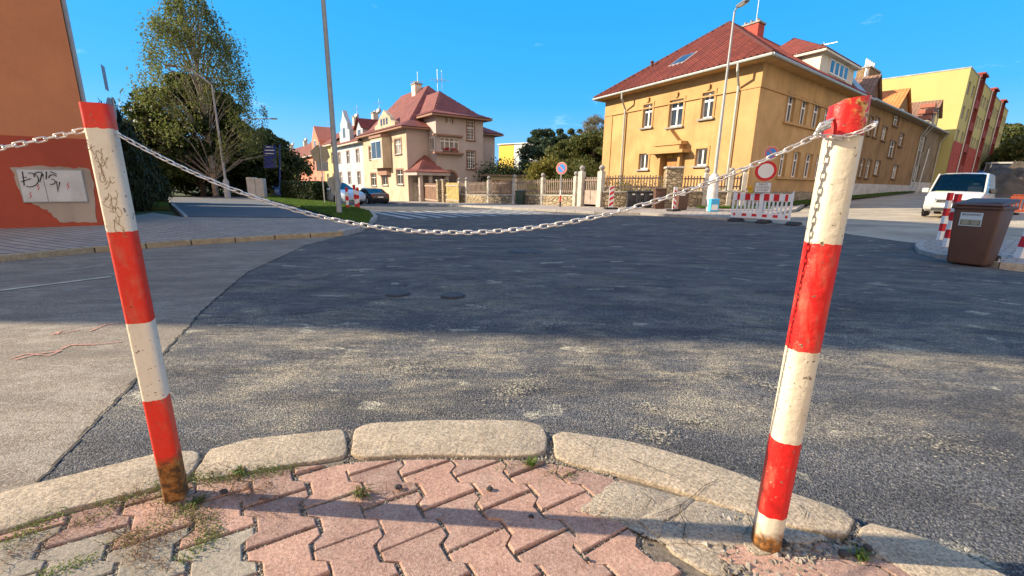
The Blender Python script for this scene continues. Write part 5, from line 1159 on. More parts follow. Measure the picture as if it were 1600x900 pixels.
# main body
WB = t773; LBk = 15.0
lw = [fT.rect(617, 217.5, 627, 240.5), fT.rect(620, 265, 630, 288), fT.rect(600-4, 220, 604, 243) , fT.rect(597, 270, 606, 289), fT.rect(577, 229, 584, 249), fT.rect(580, 271, 588, 290)]
mb = MB()
facade(mb, fV, 0, WB, vz-1, zE, [], .16); 
mb.add([fV.p(WB, 0, vz-1), fV.p(WB, -LBk, vz-1), fV.p(WB, -LBk, zE), fV.p(WB, 0, zE)], [(0, 1, 2, 3)]); mb.add([fV.p(0, -LBk, vz-1), fV.p(WB, -LBk, vz-1), fV.p(WB, -LBk, zE), fV.p(0, -LBk, zE)], [(0, 1, 2, 3)])
wv = mb.build('wall', P_PINK, vl, recalc=False)
# street front is rendered in beige: clad with openings
k = MB(); facade(k, fT, 0, LBk, vz-1, zE, lw, .16); k.build('street_front', P_BEI, vl, recalc=False)
for h in lw: window(vl, fT, h, cols=2, rows=(.66,), surround=P_TRIM, sill=M_CONCG, depth=.16, sw=.16)
# bay window on the street front
b0, b1 = fT.w(611, 220)[0], fT.w(588, 220)[0]; b0, b1 = min(b0, b1), max(b0, b1); zb0, zb1 = fT.w(600, 263)[1], fT.w(600, 216)[1]
k = MB(); k.prism([fT.p(b0, .032, zb0), fT.p(b0+.5, .9, zb0), fT.p(b1-.5, .9, zb0), fT.p(b1, .032, zb0)], (0, 0, zb1-zb0)); by = k.build('bay', P_BEI, vl)
k = MB(); k.prism([fT.p(b0-.1, .032, zb1), fT.p(b0+.4, 1.05, zb1), fT.p(b1-.4, 1.05, zb1), fT.p(b1+.1, .032, zb1)], (0, 0, .25)); k.prism([fT.p(b0+.5, .032, zb0-.8), fT.p(b0+.9, .4, zb0-.8), fT.p(b1-.9, .4, zb0-.8), fT.p(b1-.5, .032, zb0-.8)], (0, 0, .798)); k.build('bay_moulding', P_TRIM, by)
k = MB(); fT.box(k, b0+.75, b1-.75, .902, .94, zb0+1.0, zb1-.35); w = k.build('bay_window', M_FRAME, by); k = MB(); tm_ = (b0+b1)/2; fT.box(k, b0+.85, tm_-.05, .942, .95, zb0+1.1, zb1-.45); fT.box(k, tm_+.05, b1-.85, .942, .95, zb0+1.1, zb1-.45); k.build('pane', M_GLASS, w)
# curved gable on the street front
g0, g1 = fT.w(617, 190)[0], fT.w(586, 200)[0]; g0, g1 = min(g0, g1), max(g0, g1); zg = fT.w(600, 172)[1]; gm = (g0+g1)/2; gw = g1-g0
k = MB(); k.prism([fT.p(t, .032, z) for t, z in [(g0, zE-.2), (g1, zE-.2), (g1, zE+.9), (g1-.16*gw, zE+1.1), (g1-.22*gw, zE+(zg-zE)*.62), (gm+.10*gw, zE+(zg-zE)*.86), (gm, zg), (gm-.10*gw, zE+(zg-zE)*.86), (g0+.22*gw, zE+(zg-zE)*.62), (g0+.16*gw, zE+1.1), (g0, zE+.9)]], -fT.n*.5); gg = k.build('gable', P_BEI, vl)
for i in (-1, 0, 1): k = MB(); fT.box(k, gm+i*.9-.25, gm+i*.9+.25, .034, .06, zE+.8, zE+1.5); k.build('attic_window', M_GLASS, gg)
# roofs, flared at the eaves
def hip(mb, fr, t0, t1, o0, o1, ze, zr, ridge, fl=.9, mat_=None, axis='o'):
    """hip roof over a rectangle with kicked eaves; ridge=(t,oA,oB): ridge line at t from oA to oB"""
    t, oA, oB = ridge; P = lambda a, b, z: fr.p(a, b, z)
    c = [(t0, o1), (t1, o1), (t1, o0), (t0, o0)]; R1, R2 = (t, oA), (t, oB)
    kz = .30
    def lerp(a, b, f): return (a[0]+(b[0]-a[0])*f, a[1]+(b[1]-a[1])*f)
    f_ = .28; up = [lerp(c[0], R1, f_), lerp(c[1], R1, f_), lerp(c[2], R2, f_), lerp(c[3], R2, f_)]; zm = ze+(zr-ze)*f_*.55
    C = [P(*q, ze) for q in c]; U = [P(*q, zm) for q in up]; A, B = P(*R1, zr), P(*R2, zr)
    for i, e in ((0, fr.d), (1, fr.n), (2, fr.d), (3, fr.n)): 
        j = (i+1) % 4; tiled(mb, [C[i], C[j], U[j], U[i]], e, .3, .04, True)
    tiled(mb, [U[0], U[1], A], fr.d, .3, .04); tiled(mb, [U[1], U[2], B, A], fr.n, .3, .04); tiled(mb, [U[2], U[3], B], fr.d, .3, .04); tiled(mb, [U[3], U[0], A, B], fr.n, .3, .04)
ridge_t = WB*.46; zR = at(690, 135, fV.p(ridge_t, -5.5, 0).y)[2]
k = MB(); hip(k, fV, -.8, WB+.9, -LBk-.5, .7, zE+.05, zR, (ridge_t, -5.2, -LBk+1.5)); rfv = k.build('roof', M_TDARK, vl, recalc=False)
k = MB(); k.prism([fV.p(-.75, .65, zE-.12), fV.p(WB+.85, .65, zE-.12), fV.p(WB+.85, -LBk-.4, zE-.12), fV.p(-.75, -LBk-.4, zE-.12)], (0, 0, .15)); k.build('eave', P_TRIM, vl)
# projecting tower wing
pj = 2.0; fW = FR(fV.p(0, pj, 0), fV.d, 1); fW = fW if fW.n.dot(fV.n) > 0 else FR(fV.p(0, pj, 0), fV.d, -1)
wA, wB = fW.w(682, 240)[0], fW.w(755, 240)[0]; zW = fW.w(700, 181)[1]
ww = [fW.rect(688, 215, 717.5, 236.5), fW.rect(729.5, 189, 741, 218.5), fW.rect(729.5, 236, 742, 263.5), fW.rect(698, 184.5, 706.5, 192.5)]
mb = MB(); facade(mb, fW, wA, wB, vz-1, zW, ww, .18)
for t in (wA, wB): mb.add([fW.p(t, 0, vz-1), fW.p(t, -pj-3, vz-1), fW.p(t, -pj-3, zW), fW.p(t, 0, zW)], [(0, 1, 2, 3)])
wg = mb.build('tower_wall', P_PINK, vl, recalc=False)
w = window(vl, fW, ww[0], cols=4, rows=(.72,), depth=.18, fw=.09, glass=M_CURT); k = MB(); fW.box(k, ww[0][0]-.9, ww[0][1]+.35, .003, .5, ww[0][2]-.32, ww[0][2]-.12); k.build('sill', P_TRIM, w); k = MB(); fW.box(k, ww[0][0]-.9, ww[0][1]+.35, .003, .3, ww[0][3]+.1, ww[0][3]+.28); k.build('hood', P_TRIM, w)
k = MB(); fW.box(k, ww[0][0]+.2, ww[0][0]+1.0, .15, .42, ww[0][2]-.118, ww[0][2]+.08); fW.box(k, ww[0][1]-1.1, ww[0][1]-.3, .15, .42, ww[0][2]-.118, ww[0][2]+.08); fb = k.build('flower_box', M_WOODB, vl)
[leafmesh('geranium', blob(fW.p(t, .3, ww[0][2]+.2), (.45, .15, .18), 120, .2), .07, M_FLOWER, fb) for t in (ww[0][0]+.6, ww[0][1]-.7)]
for h in ww[1:3]: window(vl, fW, h, cols=2, rows=(.62,), depth=.18, grid=(4, 6), surround=P_TRIM, sill=P_TRIM, sw=.1)
window(vl, fW, ww[3], cols=2, rows=(), depth=.18, surround=P_TRIM)
fQ = FR(fW.p(wA, 0, 0), -fV.n, 1); fQ = fQ if fQ.n.dot(-fV.d) > 0 else FR(fW.p(wA, 0, 0), -fV.n, -1)
k = MB(); fQ.box(k, .35, 1.5, .003, .05, ww[0][2], ww[0][3]); w = k.build('side_window', M_FRAME, vl); k = MB(); fQ.box(k, .43, .9, .052, .06, ww[0][2]+.1, ww[0][3]-.1); fQ.box(k, .97, 1.42, .052, .06, ww[0][2]+.1, ww[0][3]-.1); k.build('pane', M_CURT, w)
tR = fW.w(705, 181)[0]; zR2 = at(705, 143, fW.p(tR, -2.6, 0).y)[2]
k = MB(); hip(k, fW, wA-.8, wB+.8, -6.5, .8, zW+.05, zR2, (tR, -2.6, -6.0)); k.build('tower_roof', M_TDARK, vl, recalc=False)
k = MB(); k.prism([fW.p(wA-.75, .75, zW-.15), fW.p(wB+.75, .75, zW-.15), fW.p(wB+.75, -6, zW-.15), fW.p(wA-.75, -6, zW-.15)], (0, 0, .18)); k.build('tower_eave', P_TRIM, vl)
# porch with its own roof, and the arch
pa, pb = fV.w(640, 290)[0], fV.w(686, 290)[0]; zp0, zp1 = fV.w(660, 270)[1], fV.w(664, 247)[1]
k = MB(); hip(k, fV, -.5, pb-.2, -.5, pj+1.4, zp0, zp1+.3, ((pa+pb)/2, .3, .2)); pr = k.build('porch_roof', M_TDARK, vl, recalc=False)
k = MB(); k.prism([fV.p(-.4, pj+1.3, zp0-.3), fV.p(pb-.3, pj+1.3, zp0-.3), fV.p(pb-.3, 0, zp0-.3), fV.p(-.4, 0, zp0-.3)], (0, 0, .28))
for t in (0, (pb-.7)*.36, pb-.7): fV.box(k, t, t+.35, pj+.7, pj+1.05, vz-1, zp0-.302)
fV.box(k, 0, pb-.7, pj+.75, pj+1.0, vz-1, vz+.9); k.build('porch', P_PINK, vl)
ar = fW.rect(693.5, 268, 713, 292); k = MB(); ta = (ar[0]+ar[1])/2; rr_ = (ar[1]-ar[0])/2
k.prism([fW.p(ta+rr_*math.cos(R(180*i/12)), .003, ar[3]-rr_+rr_*math.sin(R(180*i/12))) for i in range(13)]+[fW.p(ta-rr_, .003, ar[2]-1.2), fW.p(ta+rr_, .003, ar[2]-1.2)], fW.n*.02); k.build('arched_doorway', mat('porch_interior', (.13, .10, .09), .9, .1, 2), vl)
k = MB()
for i in range(12):
    a0, a1 = R(180*i/12), R(180*(i+1)/12); k.prism([fW.p(ta+r_*math.cos(q), .004, ar[3]-rr_+r_*math.sin(q)) for r_, q in ((rr_, a0), (rr_+.22, a0), (rr_+.22, a1), (rr_, a1))], fW.n*.10)
k.build('arch_surround', P_TRIM, vl)
cv = fV.p(WB*.42, -7.5, 0); chimney(rfv, (cv.x, cv.y, zR-1), .9, 1.1, at(670, 133, cv.y)[2]-zR+1.0, mat('cream_chimney', (.62, .55, .46), .8, .2, 3), 3, ax=(fV.d, fV.n, (0, 0, 1)), hflue=.25)
for px, y0 in ((683, 108), (652, 112), (690, 110)):
    q = fV.p(WB*.46, -6 if px > 660 else -11, 0); tt = at(px, y0, q.y); k = MB(); k.tube([(tt[0], q.y, zR-.4), (tt[0], q.y, tt[2])], .03, 5); k.tube([(tt[0]-.9, q.y, tt[2]-1.2), (tt[0]+.9, q.y, tt[2]-1.1)], .025, 4)
    for i in (-.6, -.2, .3): k.tube([(tt[0]+i, q.y-.4, tt[2]-1.15), (tt[0]+i, q.y+.4, tt[2]-1.15)], .018, 4)
    k.build('aerial', M_ZINC, rfv)
# terrace beyond, each house its own
def row(t0, t1, zt, wallm, roofm, label, gab, nwin=3, dorm=None, roof_h=3.6, chim=True, trim=None):
    c = fT.p(t0, 0, 0); g_ = G(c.x, c.y); r = thing('terraced_house', (c.x, c.y, g_), label, 'house', None); mb = MB(); hs_ = []
    for i in range(nwin):
        tc_ = t0+(t1-t0)*(i+.5)/nwin
        for zz in (.27, .66): z0 = g_+(zt-g_)*zz-.1*(zz > .5); hs_.append((tc_-.6, tc_+.6, z0, z0+1.7))
    facade(mb, fT, t0, t1, g_-1, zt, hs_, .16); mb.add([fT.p(t0, 0, g_-1), fT.p(t0, -10, g_-1), fT.p(t0, -10, zt), fT.p(t0, -5, zt+roof_h), fT.p(t0, 0, zt)], [(0, 1, 2, 3, 4)]); mb.add([fT.p(t1, 0, g_-1), fT.p(t1, -10, g_-1), fT.p(t1, -10, zt), fT.p(t1, -5, zt+roof_h), fT.p(t1, 0, zt)], [(0, 1, 2, 3, 4)])
    mb.add([fT.p(t0, -10, g_-1), fT.p(t1, -10, g_-1), fT.p(t1, -10, zt), fT.p(t0, -10, zt)], [(0, 1, 2, 3)])
    mb.build('wall', wallm, r, recalc=False)
    for h in hs_: window(r, fT, h, cols=2, rows=(.66,), surround=trim or P_TRIM, depth=.16, sw=.14)
    k = MB(); tiled(k, [fT.p(t0, .6, zt-.1), fT.p(t1, .6, zt-.1), fT.p(t1, -5, zt+roof_h), fT.p(t0, -5, zt+roof_h)], fT.d, .3, .04); tiled(k, [fT.p(t0, -10.6, zt-.1), fT.p(t1, -10.6, zt-.1), fT.p(t1, -5, zt+roof_h), fT.p(t0, -5, zt+roof_h)], fT.d, .3, .04, False)
    rf = k.build('roof', roofm, r, recalc=False); k = MB(); fT.box(k, t0, t1, .004, .6, zt-.3, zt-.12); k.build('eave', mat('pale_eave', (.50, .44, .36), .8, .1, 3), r)
    if gab:
        a, b, zz, style = gab; m_ = (a+b)/2; w_ = b-a; H_ = zz-zt
        if style == 'step': pp = [(a, zt-.3), (b, zt-.3), (b, zt+.4*H_), (b-.15*w_, zt+.4*H_), (b-.15*w_, zt+.6*H_), (m_+.12*w_, zt+.8*H_), (m_, zz), (m_-.12*w_, zt+.8*H_), (a+.15*w_, zt+.6*H_), (a+.15*w_, zt+.4*H_), (a, zt+.4*H_)]
        else: pp = [(a, zt-.3), (b, zt-.3), (b, zt+.45*H_), (m_, zz), (a, zt+.45*H_)]
        k = MB(); k.prism([fT.p(t, .12, z) for t, z in pp], -fT.n*(3.5 if style != 'step' else .6)); g = k.build('gable', wallm, r)
        k = MB(); fT.box(k, m_-.7, m_+.7, .122, .15, zt+.15*H_, zt+.5*H_); w = k.build('gable_window', M_FRAME, g); k = MB(); fT.box(k, m_-.6, m_-.04, .152, .16, zt+.15*H_+.1, zt+.5*H_-.1); fT.box(k, m_+.04, m_+.6, .152, .16, zt+.15*H_+.1, zt+.5*H_-.1); k.build('pane', M_GLASS, w)
    if dorm: gable_dormer(r, fT, dorm[0], dorm[1], zt-.2, zt+1.8, zt+3.0, 4, wallm, M_TRED, -.4, ((dorm[0]+dorm[1])/2-.7, (dorm[0]+dorm[1])/2+.7, zt+.2, zt+1.6))
    if chim: q = fT.p((t0*.35+t1*.65), -5, 0); chimney(rf, (q.x, q.y, zt+roof_h-.8), 1.0, .8, 2.0, M_CONC, 3, ax=(fT.d, fT.n, (0, 0, 1)), hflue=.3)
    q = fT.p((t0+t1)/2, -5, 0); k = MB(); k.tube([(q.x, q.y, zt+roof_h-.2), (q.x, q.y, zt+roof_h+3)], .03, 5); k.tube([(q.x-.7, q.y, zt+roof_h+2.4), (q.x+.7, q.y, zt+roof_h+2.5)], .025, 4); k.build('aerial', M_ZINC, rf)
    k = MB(); k.lathe((q.x+.1, q.y-.3, zt+roof_h+1.2), [(.05, 0), (.42, .16), (.45, .18)], 12, (-.3, -.9, .3)); k.build('satellite_dish', M_GREYP, rf, smooth=2)
    return r
def zat(px, py): return fT.w(px, py)
TT = [fT.w(x, 280)[0] for x in (571, 527, 509, 457, 444, 430, 418)]
zr = [zat(550, 222)[1], zat(517, 226)[1], zat(485, 243)[1], zat(450, 252)[1], zat(438, 256)[1]]
zr = [zE, zE-.3, zE+.2, zE-.9, zE-.8, zE-.8]
TT[0] = LBk+.02
row(TT[0], TT[1], zr[1], plaster('pale_blue_render', (.42, .49, .54), .15, 8), M_TRED, 'pale blue white terraced house with pointed stepped gable beyond the pink villa', ((TT[0]*.45+TT[1]*.55)-2.6, (TT[0]*.45+TT[1]*.55)+2.6, zr[1]+4.6, 'step'), 3, (TT[0]+.8, TT[0]+3.6))
row(TT[1]+.02, TT[2], zr[2], plaster('mustard_render', (.56, .50, .24), .15, 8), M_TRED, 'yellow green terraced house between the pale blue and the salmon red ones', None, 2)
row(TT[2]+.02, TT[3], zr[3], plaster('salmon_red_render', (.66, .25, .17), .12, 8), M_TRED, 'salmon red terraced house with a square dormer, half hidden by road signs', (TT[2]+2.5, TT[2]+8, zr[3]+4.8, 'gab'), 6, None, 4.2)
row(TT[3]+.02, TT[4], zr[4], plaster('mint_render', (.56, .62, .54), .12, 8), M_TRED, 'pale mint terraced house beyond the salmon red one', (TT[3]+2, TT[3]+7, zr[4]+4, 'step'), 3)
row(TT[4]+.02, TT[5]+8, zr[5], plaster('cream_render', (.62, .50, .36), .12, 8), M_TRED, 'farthest cream terraced house at the end of the left street', None, 4)
# ---------------- yellow modern building and garage behind the fence
M_YB = plaster('bright_yellow_render', (.80, .58, .12), .05, 30)
q0 = at(778, 262, 78); zt = at(778, 228, 78)[2]; yb = thing('modern_building', (q0[0], q0[1], G(q0[0], q0[1])), 'bright yellow flat roofed building with a white corner behind the trees', 'building')
fy = FR((q0[0]+2.0, 78), (.887, .46), 1); fy = fy if fy.n.dot(Vector((0, -1, 0))) > 0 else FR((q0[0]+2.0, 78), (.887, .46), -1)
fy = FR((q0[0], 82), (.80, -.60), 1); fy = fy if fy.n.dot(Vector((0, -1, 0))) > 0 else FR((q0[0], 82), (.80, -.60), -1)
ta_, tb_ = fy.w(803, 250)[0], fy.w(832, 250)[0]; zt = fy.w(785, 227)[1]
k = MB(); fy.box(k, 0, ta_, -9, 0, -2, zt); k.build('wall', M_YB, yb); k = MB(); fy.box(k, ta_+.01, tb_, -9, .02, -2, zt+.1); k.build('white_wall', M_WHITE, yb)
k = MB(); fy.box(k, ta_+.9, tb_-.7, .023, .08, zt-5, zt-1.3); w = k.build('window', M_FRAME, yb); k = MB(); fy.box(k, ta_+1.05, tb_-.85, .083, .09, zt-4.8, zt-1.5); k.build('pane', mat('pale_pane', (.45, .55, .58), .2, .1, 1), w)
k = MB(); fy.box(k, -.2, tb_+.2, -9.2, .2, zt+.102, zt+.25); k.build('roof_edge', M_WHITE, yb)
gl = at(768, 300, 46); gR = at(872, 300, 44); zg = at(820, 276, 45)[2]; ga = thing('garage', (gl[0], gl[1], G(gl[0], gl[1])), 'low flat roofed beige garage behind the picket fence', 'garage')
xm = (gl[0]+gR[0])/2; k = MB(); k.box((xm, 48, -1.5), gR[0]-gl[0], 6, zg+1.5); k.build('wall', plaster('garage_render', (.62, .52, .38), .15, 12), ga); k = MB(); k.box((xm-.4, 48, zg+.002), gR[0]-gl[0]+1.4, 6.8, .16); k.build('roof', mat('felt', (.20, .15, .12), .9, .2, 2), ga)
k = MB(); k.box((gl[0]+1.1, 44.98, -1), 2.0, .1, zg+.6); k.build('door', M_WOODB, ga)
# ================================================================== FENCES
def fence(name_label, pts, zw, zf, post_ts, cat='fence', picket=.18, wallmat=None, pick=M_WOODF, pw=.065, postm=M_CONC, post_h=None, ball=True):
    c = pts[0]; r = thing('picket_fence', (c[0], c[1], G(*c)), name_label, cat); mb = MB(); P = [np.array(p, float) for p in pts]
    L_ = float(np.linalg.norm(P[1]-P[0])); fr = FR(P[0], P[1]-P[0], 1); fr = fr if fr.n.dot(Vector((0, -1, 0))) > 0 else FR(P[0], P[1]-P[0], -1)
    k = int(L_/.9)+1; zs = [G(*(fr.p(L_*i/k, 0, 0).xy))+.1 for i in range(k+1)]
    zat_ = lambda t: zs[min(k, max(0, int(round(t/L_*k))))]
    n = max(1, int(L_/3)); 
    def zl(t): i = min(k-1, max(0, int(t/L_*k))); f = t/L_*k-i; return zs[i]*(1-f)+zs[i+1]*f
    for i in range(n):
        a, b = L_*i/n, L_*(i+1)/n; za, zb_ = zl(a), zl(b)
        mb.add([fr.p(a, .12, za-.5), fr.p(b, .12, zb_-.5), fr.p(b, .12, zb_+zw), fr.p(a, .12, za+zw), fr.p(a, -.2, za-.5), fr.p(b, -.2, zb_-.5), fr.p(b, -.2, zb_+zw), fr.p(a, -.2, za+zw)], [(0, 1, 2, 3), (3, 2, 6, 7), (7, 6, 5, 4)])
    mb.build('stone_wall', wallmat or M_STONE, r)
    mb = MB()
    for i in range(n):
        a, b = L_*i/n, L_*(i+1)/n; za, zb_ = zl(a)+zw, zl(b)+zw
        mb.add([fr.p(a, .16, za+.003), fr.p(b, .16, zb_+.003), fr.p(b, .16, zb_+.07), fr.p(a, .16, za+.07), fr.p(a, -.24, za+.003), fr.p(b, -.24, zb_+.003), fr.p(b, -.24, zb_+.07), fr.p(a, -.24, za+.07)], [(0, 1, 2, 3), (3, 2, 6, 7), (7, 6, 5, 4), (4, 5, 1, 0)])
    mb.build('coping', M_CONC, r)
    ts = sorted(post_ts)
    for t in ts:
        m = MB(); z = zl(t); H = (post_h or zf+.12); fr.box(m, t-.12, t+.12, -.10, .16, z-.3, z+H); p_ = m.build('post', postm, r, bevel=.02)
        if ball: m = MB(); m.lathe(fr.p(t, .03, z+H+.002), [(.10, 0), (.08, .05), (.13, .10), (.15, .18), (.10, .27), (.02, .31)], 10); m.build('finial', M_CONCG, p_, smooth=True)
    ends = [0]+ts+[L_]
    for a, b in zip(ends[:-1], ends[1:]):
        if b-a < .5: continue
        m = MB(); t = a+.2
        while t < b-.17:
            z = zl(t); fr.box(m, t-pw/2, t+pw/2, .0, .03, z+zw+.14, z+zf+random.uniform(-.03, .03)); t += picket
        for zz in (.25, zf-zw-.2):
            z0, z1 = zl(a)+zw+zz, zl(b)+zw+zz; m.add([fr.p(a+.13, -.05, z0), fr.p(b-.13, -.05, z1), fr.p(b-.13, -.05, z1+.08), fr.p(a+.13, -.05, z0+.08), fr.p(a+.13, -.002, z0), fr.p(b-.13, -.002, z1), fr.p(b-.13, -.002, z1+.08), fr.p(a+.13, -.002, z0+.08)], [(0, 1, 2, 3), (4, 5, 6, 7), (3, 2, 6, 7), (0, 1, 5, 4)])
        m.build('picket_panel', pick, r)
    return r, fr, zl
FA = SN(18.1, 19.4); F1 = (-6.3, 40.5)
FA = (5.25, 26.1)
FL = math.dist(FA, F1); ffr = FR(FA, (F1[0]-FA[0], F1[1]-FA[1]), 1)
pts_t = [ffr.w(px, 300)[0] for px in (902, 848.5, 804.5, 764.5, 730, 718.5)]; pts_t = [t for t in pts_t if .3 < t < FL]
tg = ffr.w(902, 300)[0]
FB0 = ffr.p(tg+.0, 0, 0)
fence('grey picket fence on a rubble wall with white posts, left of the garden gate', [tuple(FB0.xy), F1], .62, 1.68, [max(.13, t-tg) for t in pts_t])
# garden gate between two tall posts
gt = thing('garden_gate', (FA[0], FA[1], G(*FA)), 'double garden gate with boarded lower half between two white posts', 'gate')
zg_ = G(*FA)+.1
for t in (.15, tg-.35): m = MB(); ffr.box(m, t-.17, t+.17, -.2, .15, zg_-.3, zg_+2.05); p_ = m.build('gate_post', M_CONC, gt, bevel=.02); m = MB(); m.lathe(ffr.p(t, -.02, zg_+2.052), [(.14, 0), (.1, .06), (.17, .14), (.18, .22), (.1, .33), (.02, .36)], 10); m.build('finial', M_CONCG, p_, smooth=True)
m = MB(); g0_, g1_ = .36, tg-.56; gm_ = (g0_+g1_)/2; ffr.box(m, g0_, gm_-.02, -.03, .0, zg_+.12, zg_+.95); ffr.box(m, gm_+.02, g1_, -.03, .0, zg_+.12, zg_+.95); m.build('gate_board', M_GATEP, gt)
m = MB()
for (a, b) in ((g0_+.05, gm_-.07), (gm_+.07, g1_-.05)):
    for s_ in (0, 1):
        A_, B_ = (a, b) if s_ else (b, a); p, q = ffr.p(A_, .012, zg_+.15), ffr.p(B_, .012, zg_+.92); m.tube([p, q], .03, 5)
m.build('gate_brace', mat('gate_brace', (.46, .38, .31), .8, .1, 3), gt)
m = MB(); t = g0_+.06
while t < g1_: ffr.box(m, t-.035, t+.035, -.02, .01, zg_+.952, zg_+1.72); t += .14
ffr.box(m, g0_, g1_, -.06, -.022, zg_+1.5, zg_+1.58); m.build('picket_panel', M_WOODF, gt)
FC = (12.95, 24.7)
fr2 = FR(FA, (FC[0]-FA[0], FC[1]-FA[1]), 1); fr2 = fr2 if fr2.n.dot(Vector((0, -1, 0))) > 0 else FR(FA, (FC[0]-FA[0], FC[1]-FA[1]), -1)
L2 = math.dist(FA, FC); tpl = fr2.w(1050, 300)[0]; pts2 = [t for t in (fr2.w(1101, 300)[0], fr2.w(1139, 300)[0], fr2.w(1160, 300)[0]) if t < L2]
q1 = fr2.p(tpl-.45, 0, 0); q2 = fr2.p(tpl+.45, 0, 0)
fence('brown picket fence on a stone wall behind the wheelie bins', [FA, tuple(q1.xy)], .85, 1.80, [], picket=.16, ball=False)
fence('short picket fence stretch right of the stone pillar with white posts', [tuple(q2.xy), FC], .85, 1.75, [t-tpl-.45 for t in pts2], picket=.16)
pr_t = thing('stone_pillar', tuple(fr2.p(tpl, 0, G(*fr2.p(tpl, 0, 0).xy))), 'square rubble stone gate pillar in front of the ochre house door', 'pillar'); zp = G(*fr2.p(tpl, 0, 0).xy)
m = MB(); fr2.box(m, tpl-.44, tpl+.44, -.5, .35, zp-.3, zp+2.25); m.build('shaft', M_STONE, pr_t, bevel=.03); m = MB(); fr2.box(m, tpl-.5, tpl+.5, -.56, .41, zp+2.252, zp+2.36); m.build('cap', M_CONC, pr_t, bevel=.02)
# boarded gates in front of the villa
vfr = FR(F1, (VA[0]+1.2-F1[0], VA[1]-.5-F1[1]), 1); vfr = vfr if vfr.n.dot(Vector((0, -1, 0))) > 0 else FR(F1, (VA[0]+1.2-F1[0], VA[1]-.5-F1[1]), -1)
def bgate(x0, x1, m1, label, h=1.75, split=True):
    a, b = vfr.w(x0, 300)[0], vfr.w(x1, 300)[0]; a, b = min(a, b), max(a, b); c = vfr.p((a+b)/2, 0, 0); z = G(c.x, c.y)+.05; r = thing('board_gate', (c.x, c.y, z), label, 'gate')
    m = MB(); t = a+.05
    while t < b-.05: vfr.box(m, t, min(b-.05, t+.17), -.03, .0, z+.1, z+h); t += .185
    m.build('boards', m1, r); m = MB(); vfr.box(m, a, b, .002, .05, z+.2, z+.32); vfr.box(m, a, b, .002, .05, z+h-.3, z+h-.18); m.build('rail', M_GATEP, r); return r
bgate(697, 717, M_WOODG, 'ochre yellow board gate left of the picket fence')
bgate(654, 685, M_WOODB, 'wide brown board gate under the porch of the pink villa', 1.85)
for x in (650, 686.5, 695): 
    t = vfr.w(x, 300)[0]; c = vfr.p(t, 0, 0); z = G(c.x, c.y); r = thing('gate_pillar', (c.x, c.y, z), {650: 'stone gate pillar at the left end of the brown board gate', 686.5: 'stone gate pillar between the brown gate and the yellow gate, left one of the pair', 695: 'stone gate pillar touching the yellow board gate on its left'}[x], 'pillar', None)
    m = MB(); vfr.box(m, t-.22, t+.22, -.22, .22, z-.3, z+2.05); m.build('shaft', M_STONE if x != 650 else M_CONC, r); m = MB(); vfr.box(m, t-.27, t+.27, -.27, .27, z+2.052, z+2.15); m.build('cap', M_CONCG, r)
# ================================================================== TREES AND PLANTS
def T(px, Y, dz=0):
    p = at(px, 300, Y); return (p[0], Y, G(p[0], Y)+dz)
def Hh(base, px, py): return at(px, py, base[1])[2]-base[2]
b = T(337, 34); tree('birch_tree', b, Hh(b, 305, 0)+.3, lambda h: 5.8*max(.10, (1-h)**.52)*min(1, .45+h*2.0), 'tall thinning birch with drooping yellow brown twigs behind the left street lamp', M_LBIRCH, .078, 240, 175, .62, .2, bark=M_BIRCHB, zmin=.2, droop=1.0, seed=2)
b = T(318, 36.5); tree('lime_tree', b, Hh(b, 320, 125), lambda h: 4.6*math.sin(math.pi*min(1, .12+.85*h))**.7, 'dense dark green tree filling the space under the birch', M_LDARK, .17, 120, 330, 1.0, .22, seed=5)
b = T(262, 37); tree('young_birch', b, Hh(b, 250, 165), lambda h: 1.7*math.sin(math.pi*min(1, .1+.85*h))**.8, 'slim pale yellow birch left of the tall birch', M_LBIRCH, .085, 60, 260, .6, .1, bark=M_BIRCHB, droop=.8, seed=6)
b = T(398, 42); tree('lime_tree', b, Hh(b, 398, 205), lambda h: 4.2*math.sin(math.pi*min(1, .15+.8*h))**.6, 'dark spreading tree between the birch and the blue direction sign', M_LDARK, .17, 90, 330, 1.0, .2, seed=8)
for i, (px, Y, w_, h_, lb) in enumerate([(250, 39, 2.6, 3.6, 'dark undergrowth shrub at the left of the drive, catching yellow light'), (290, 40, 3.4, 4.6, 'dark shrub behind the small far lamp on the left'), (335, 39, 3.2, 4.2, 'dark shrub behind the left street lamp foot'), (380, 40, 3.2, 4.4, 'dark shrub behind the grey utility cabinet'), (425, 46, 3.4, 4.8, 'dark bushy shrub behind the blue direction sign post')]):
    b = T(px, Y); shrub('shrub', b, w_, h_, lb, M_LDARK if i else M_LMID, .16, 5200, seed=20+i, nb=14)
b = T(446, 60); tree('street_tree', b, Hh(b, 445, 243), lambda h: 3.6*math.sin(math.pi*min(1, .15+.8*h))**.6, 'small dark leafy tree in front of the farthest terraced houses', M_LDARK, .2, 60, 260, 1.0, .15, seed=30)
b = T(196, 22, .1)
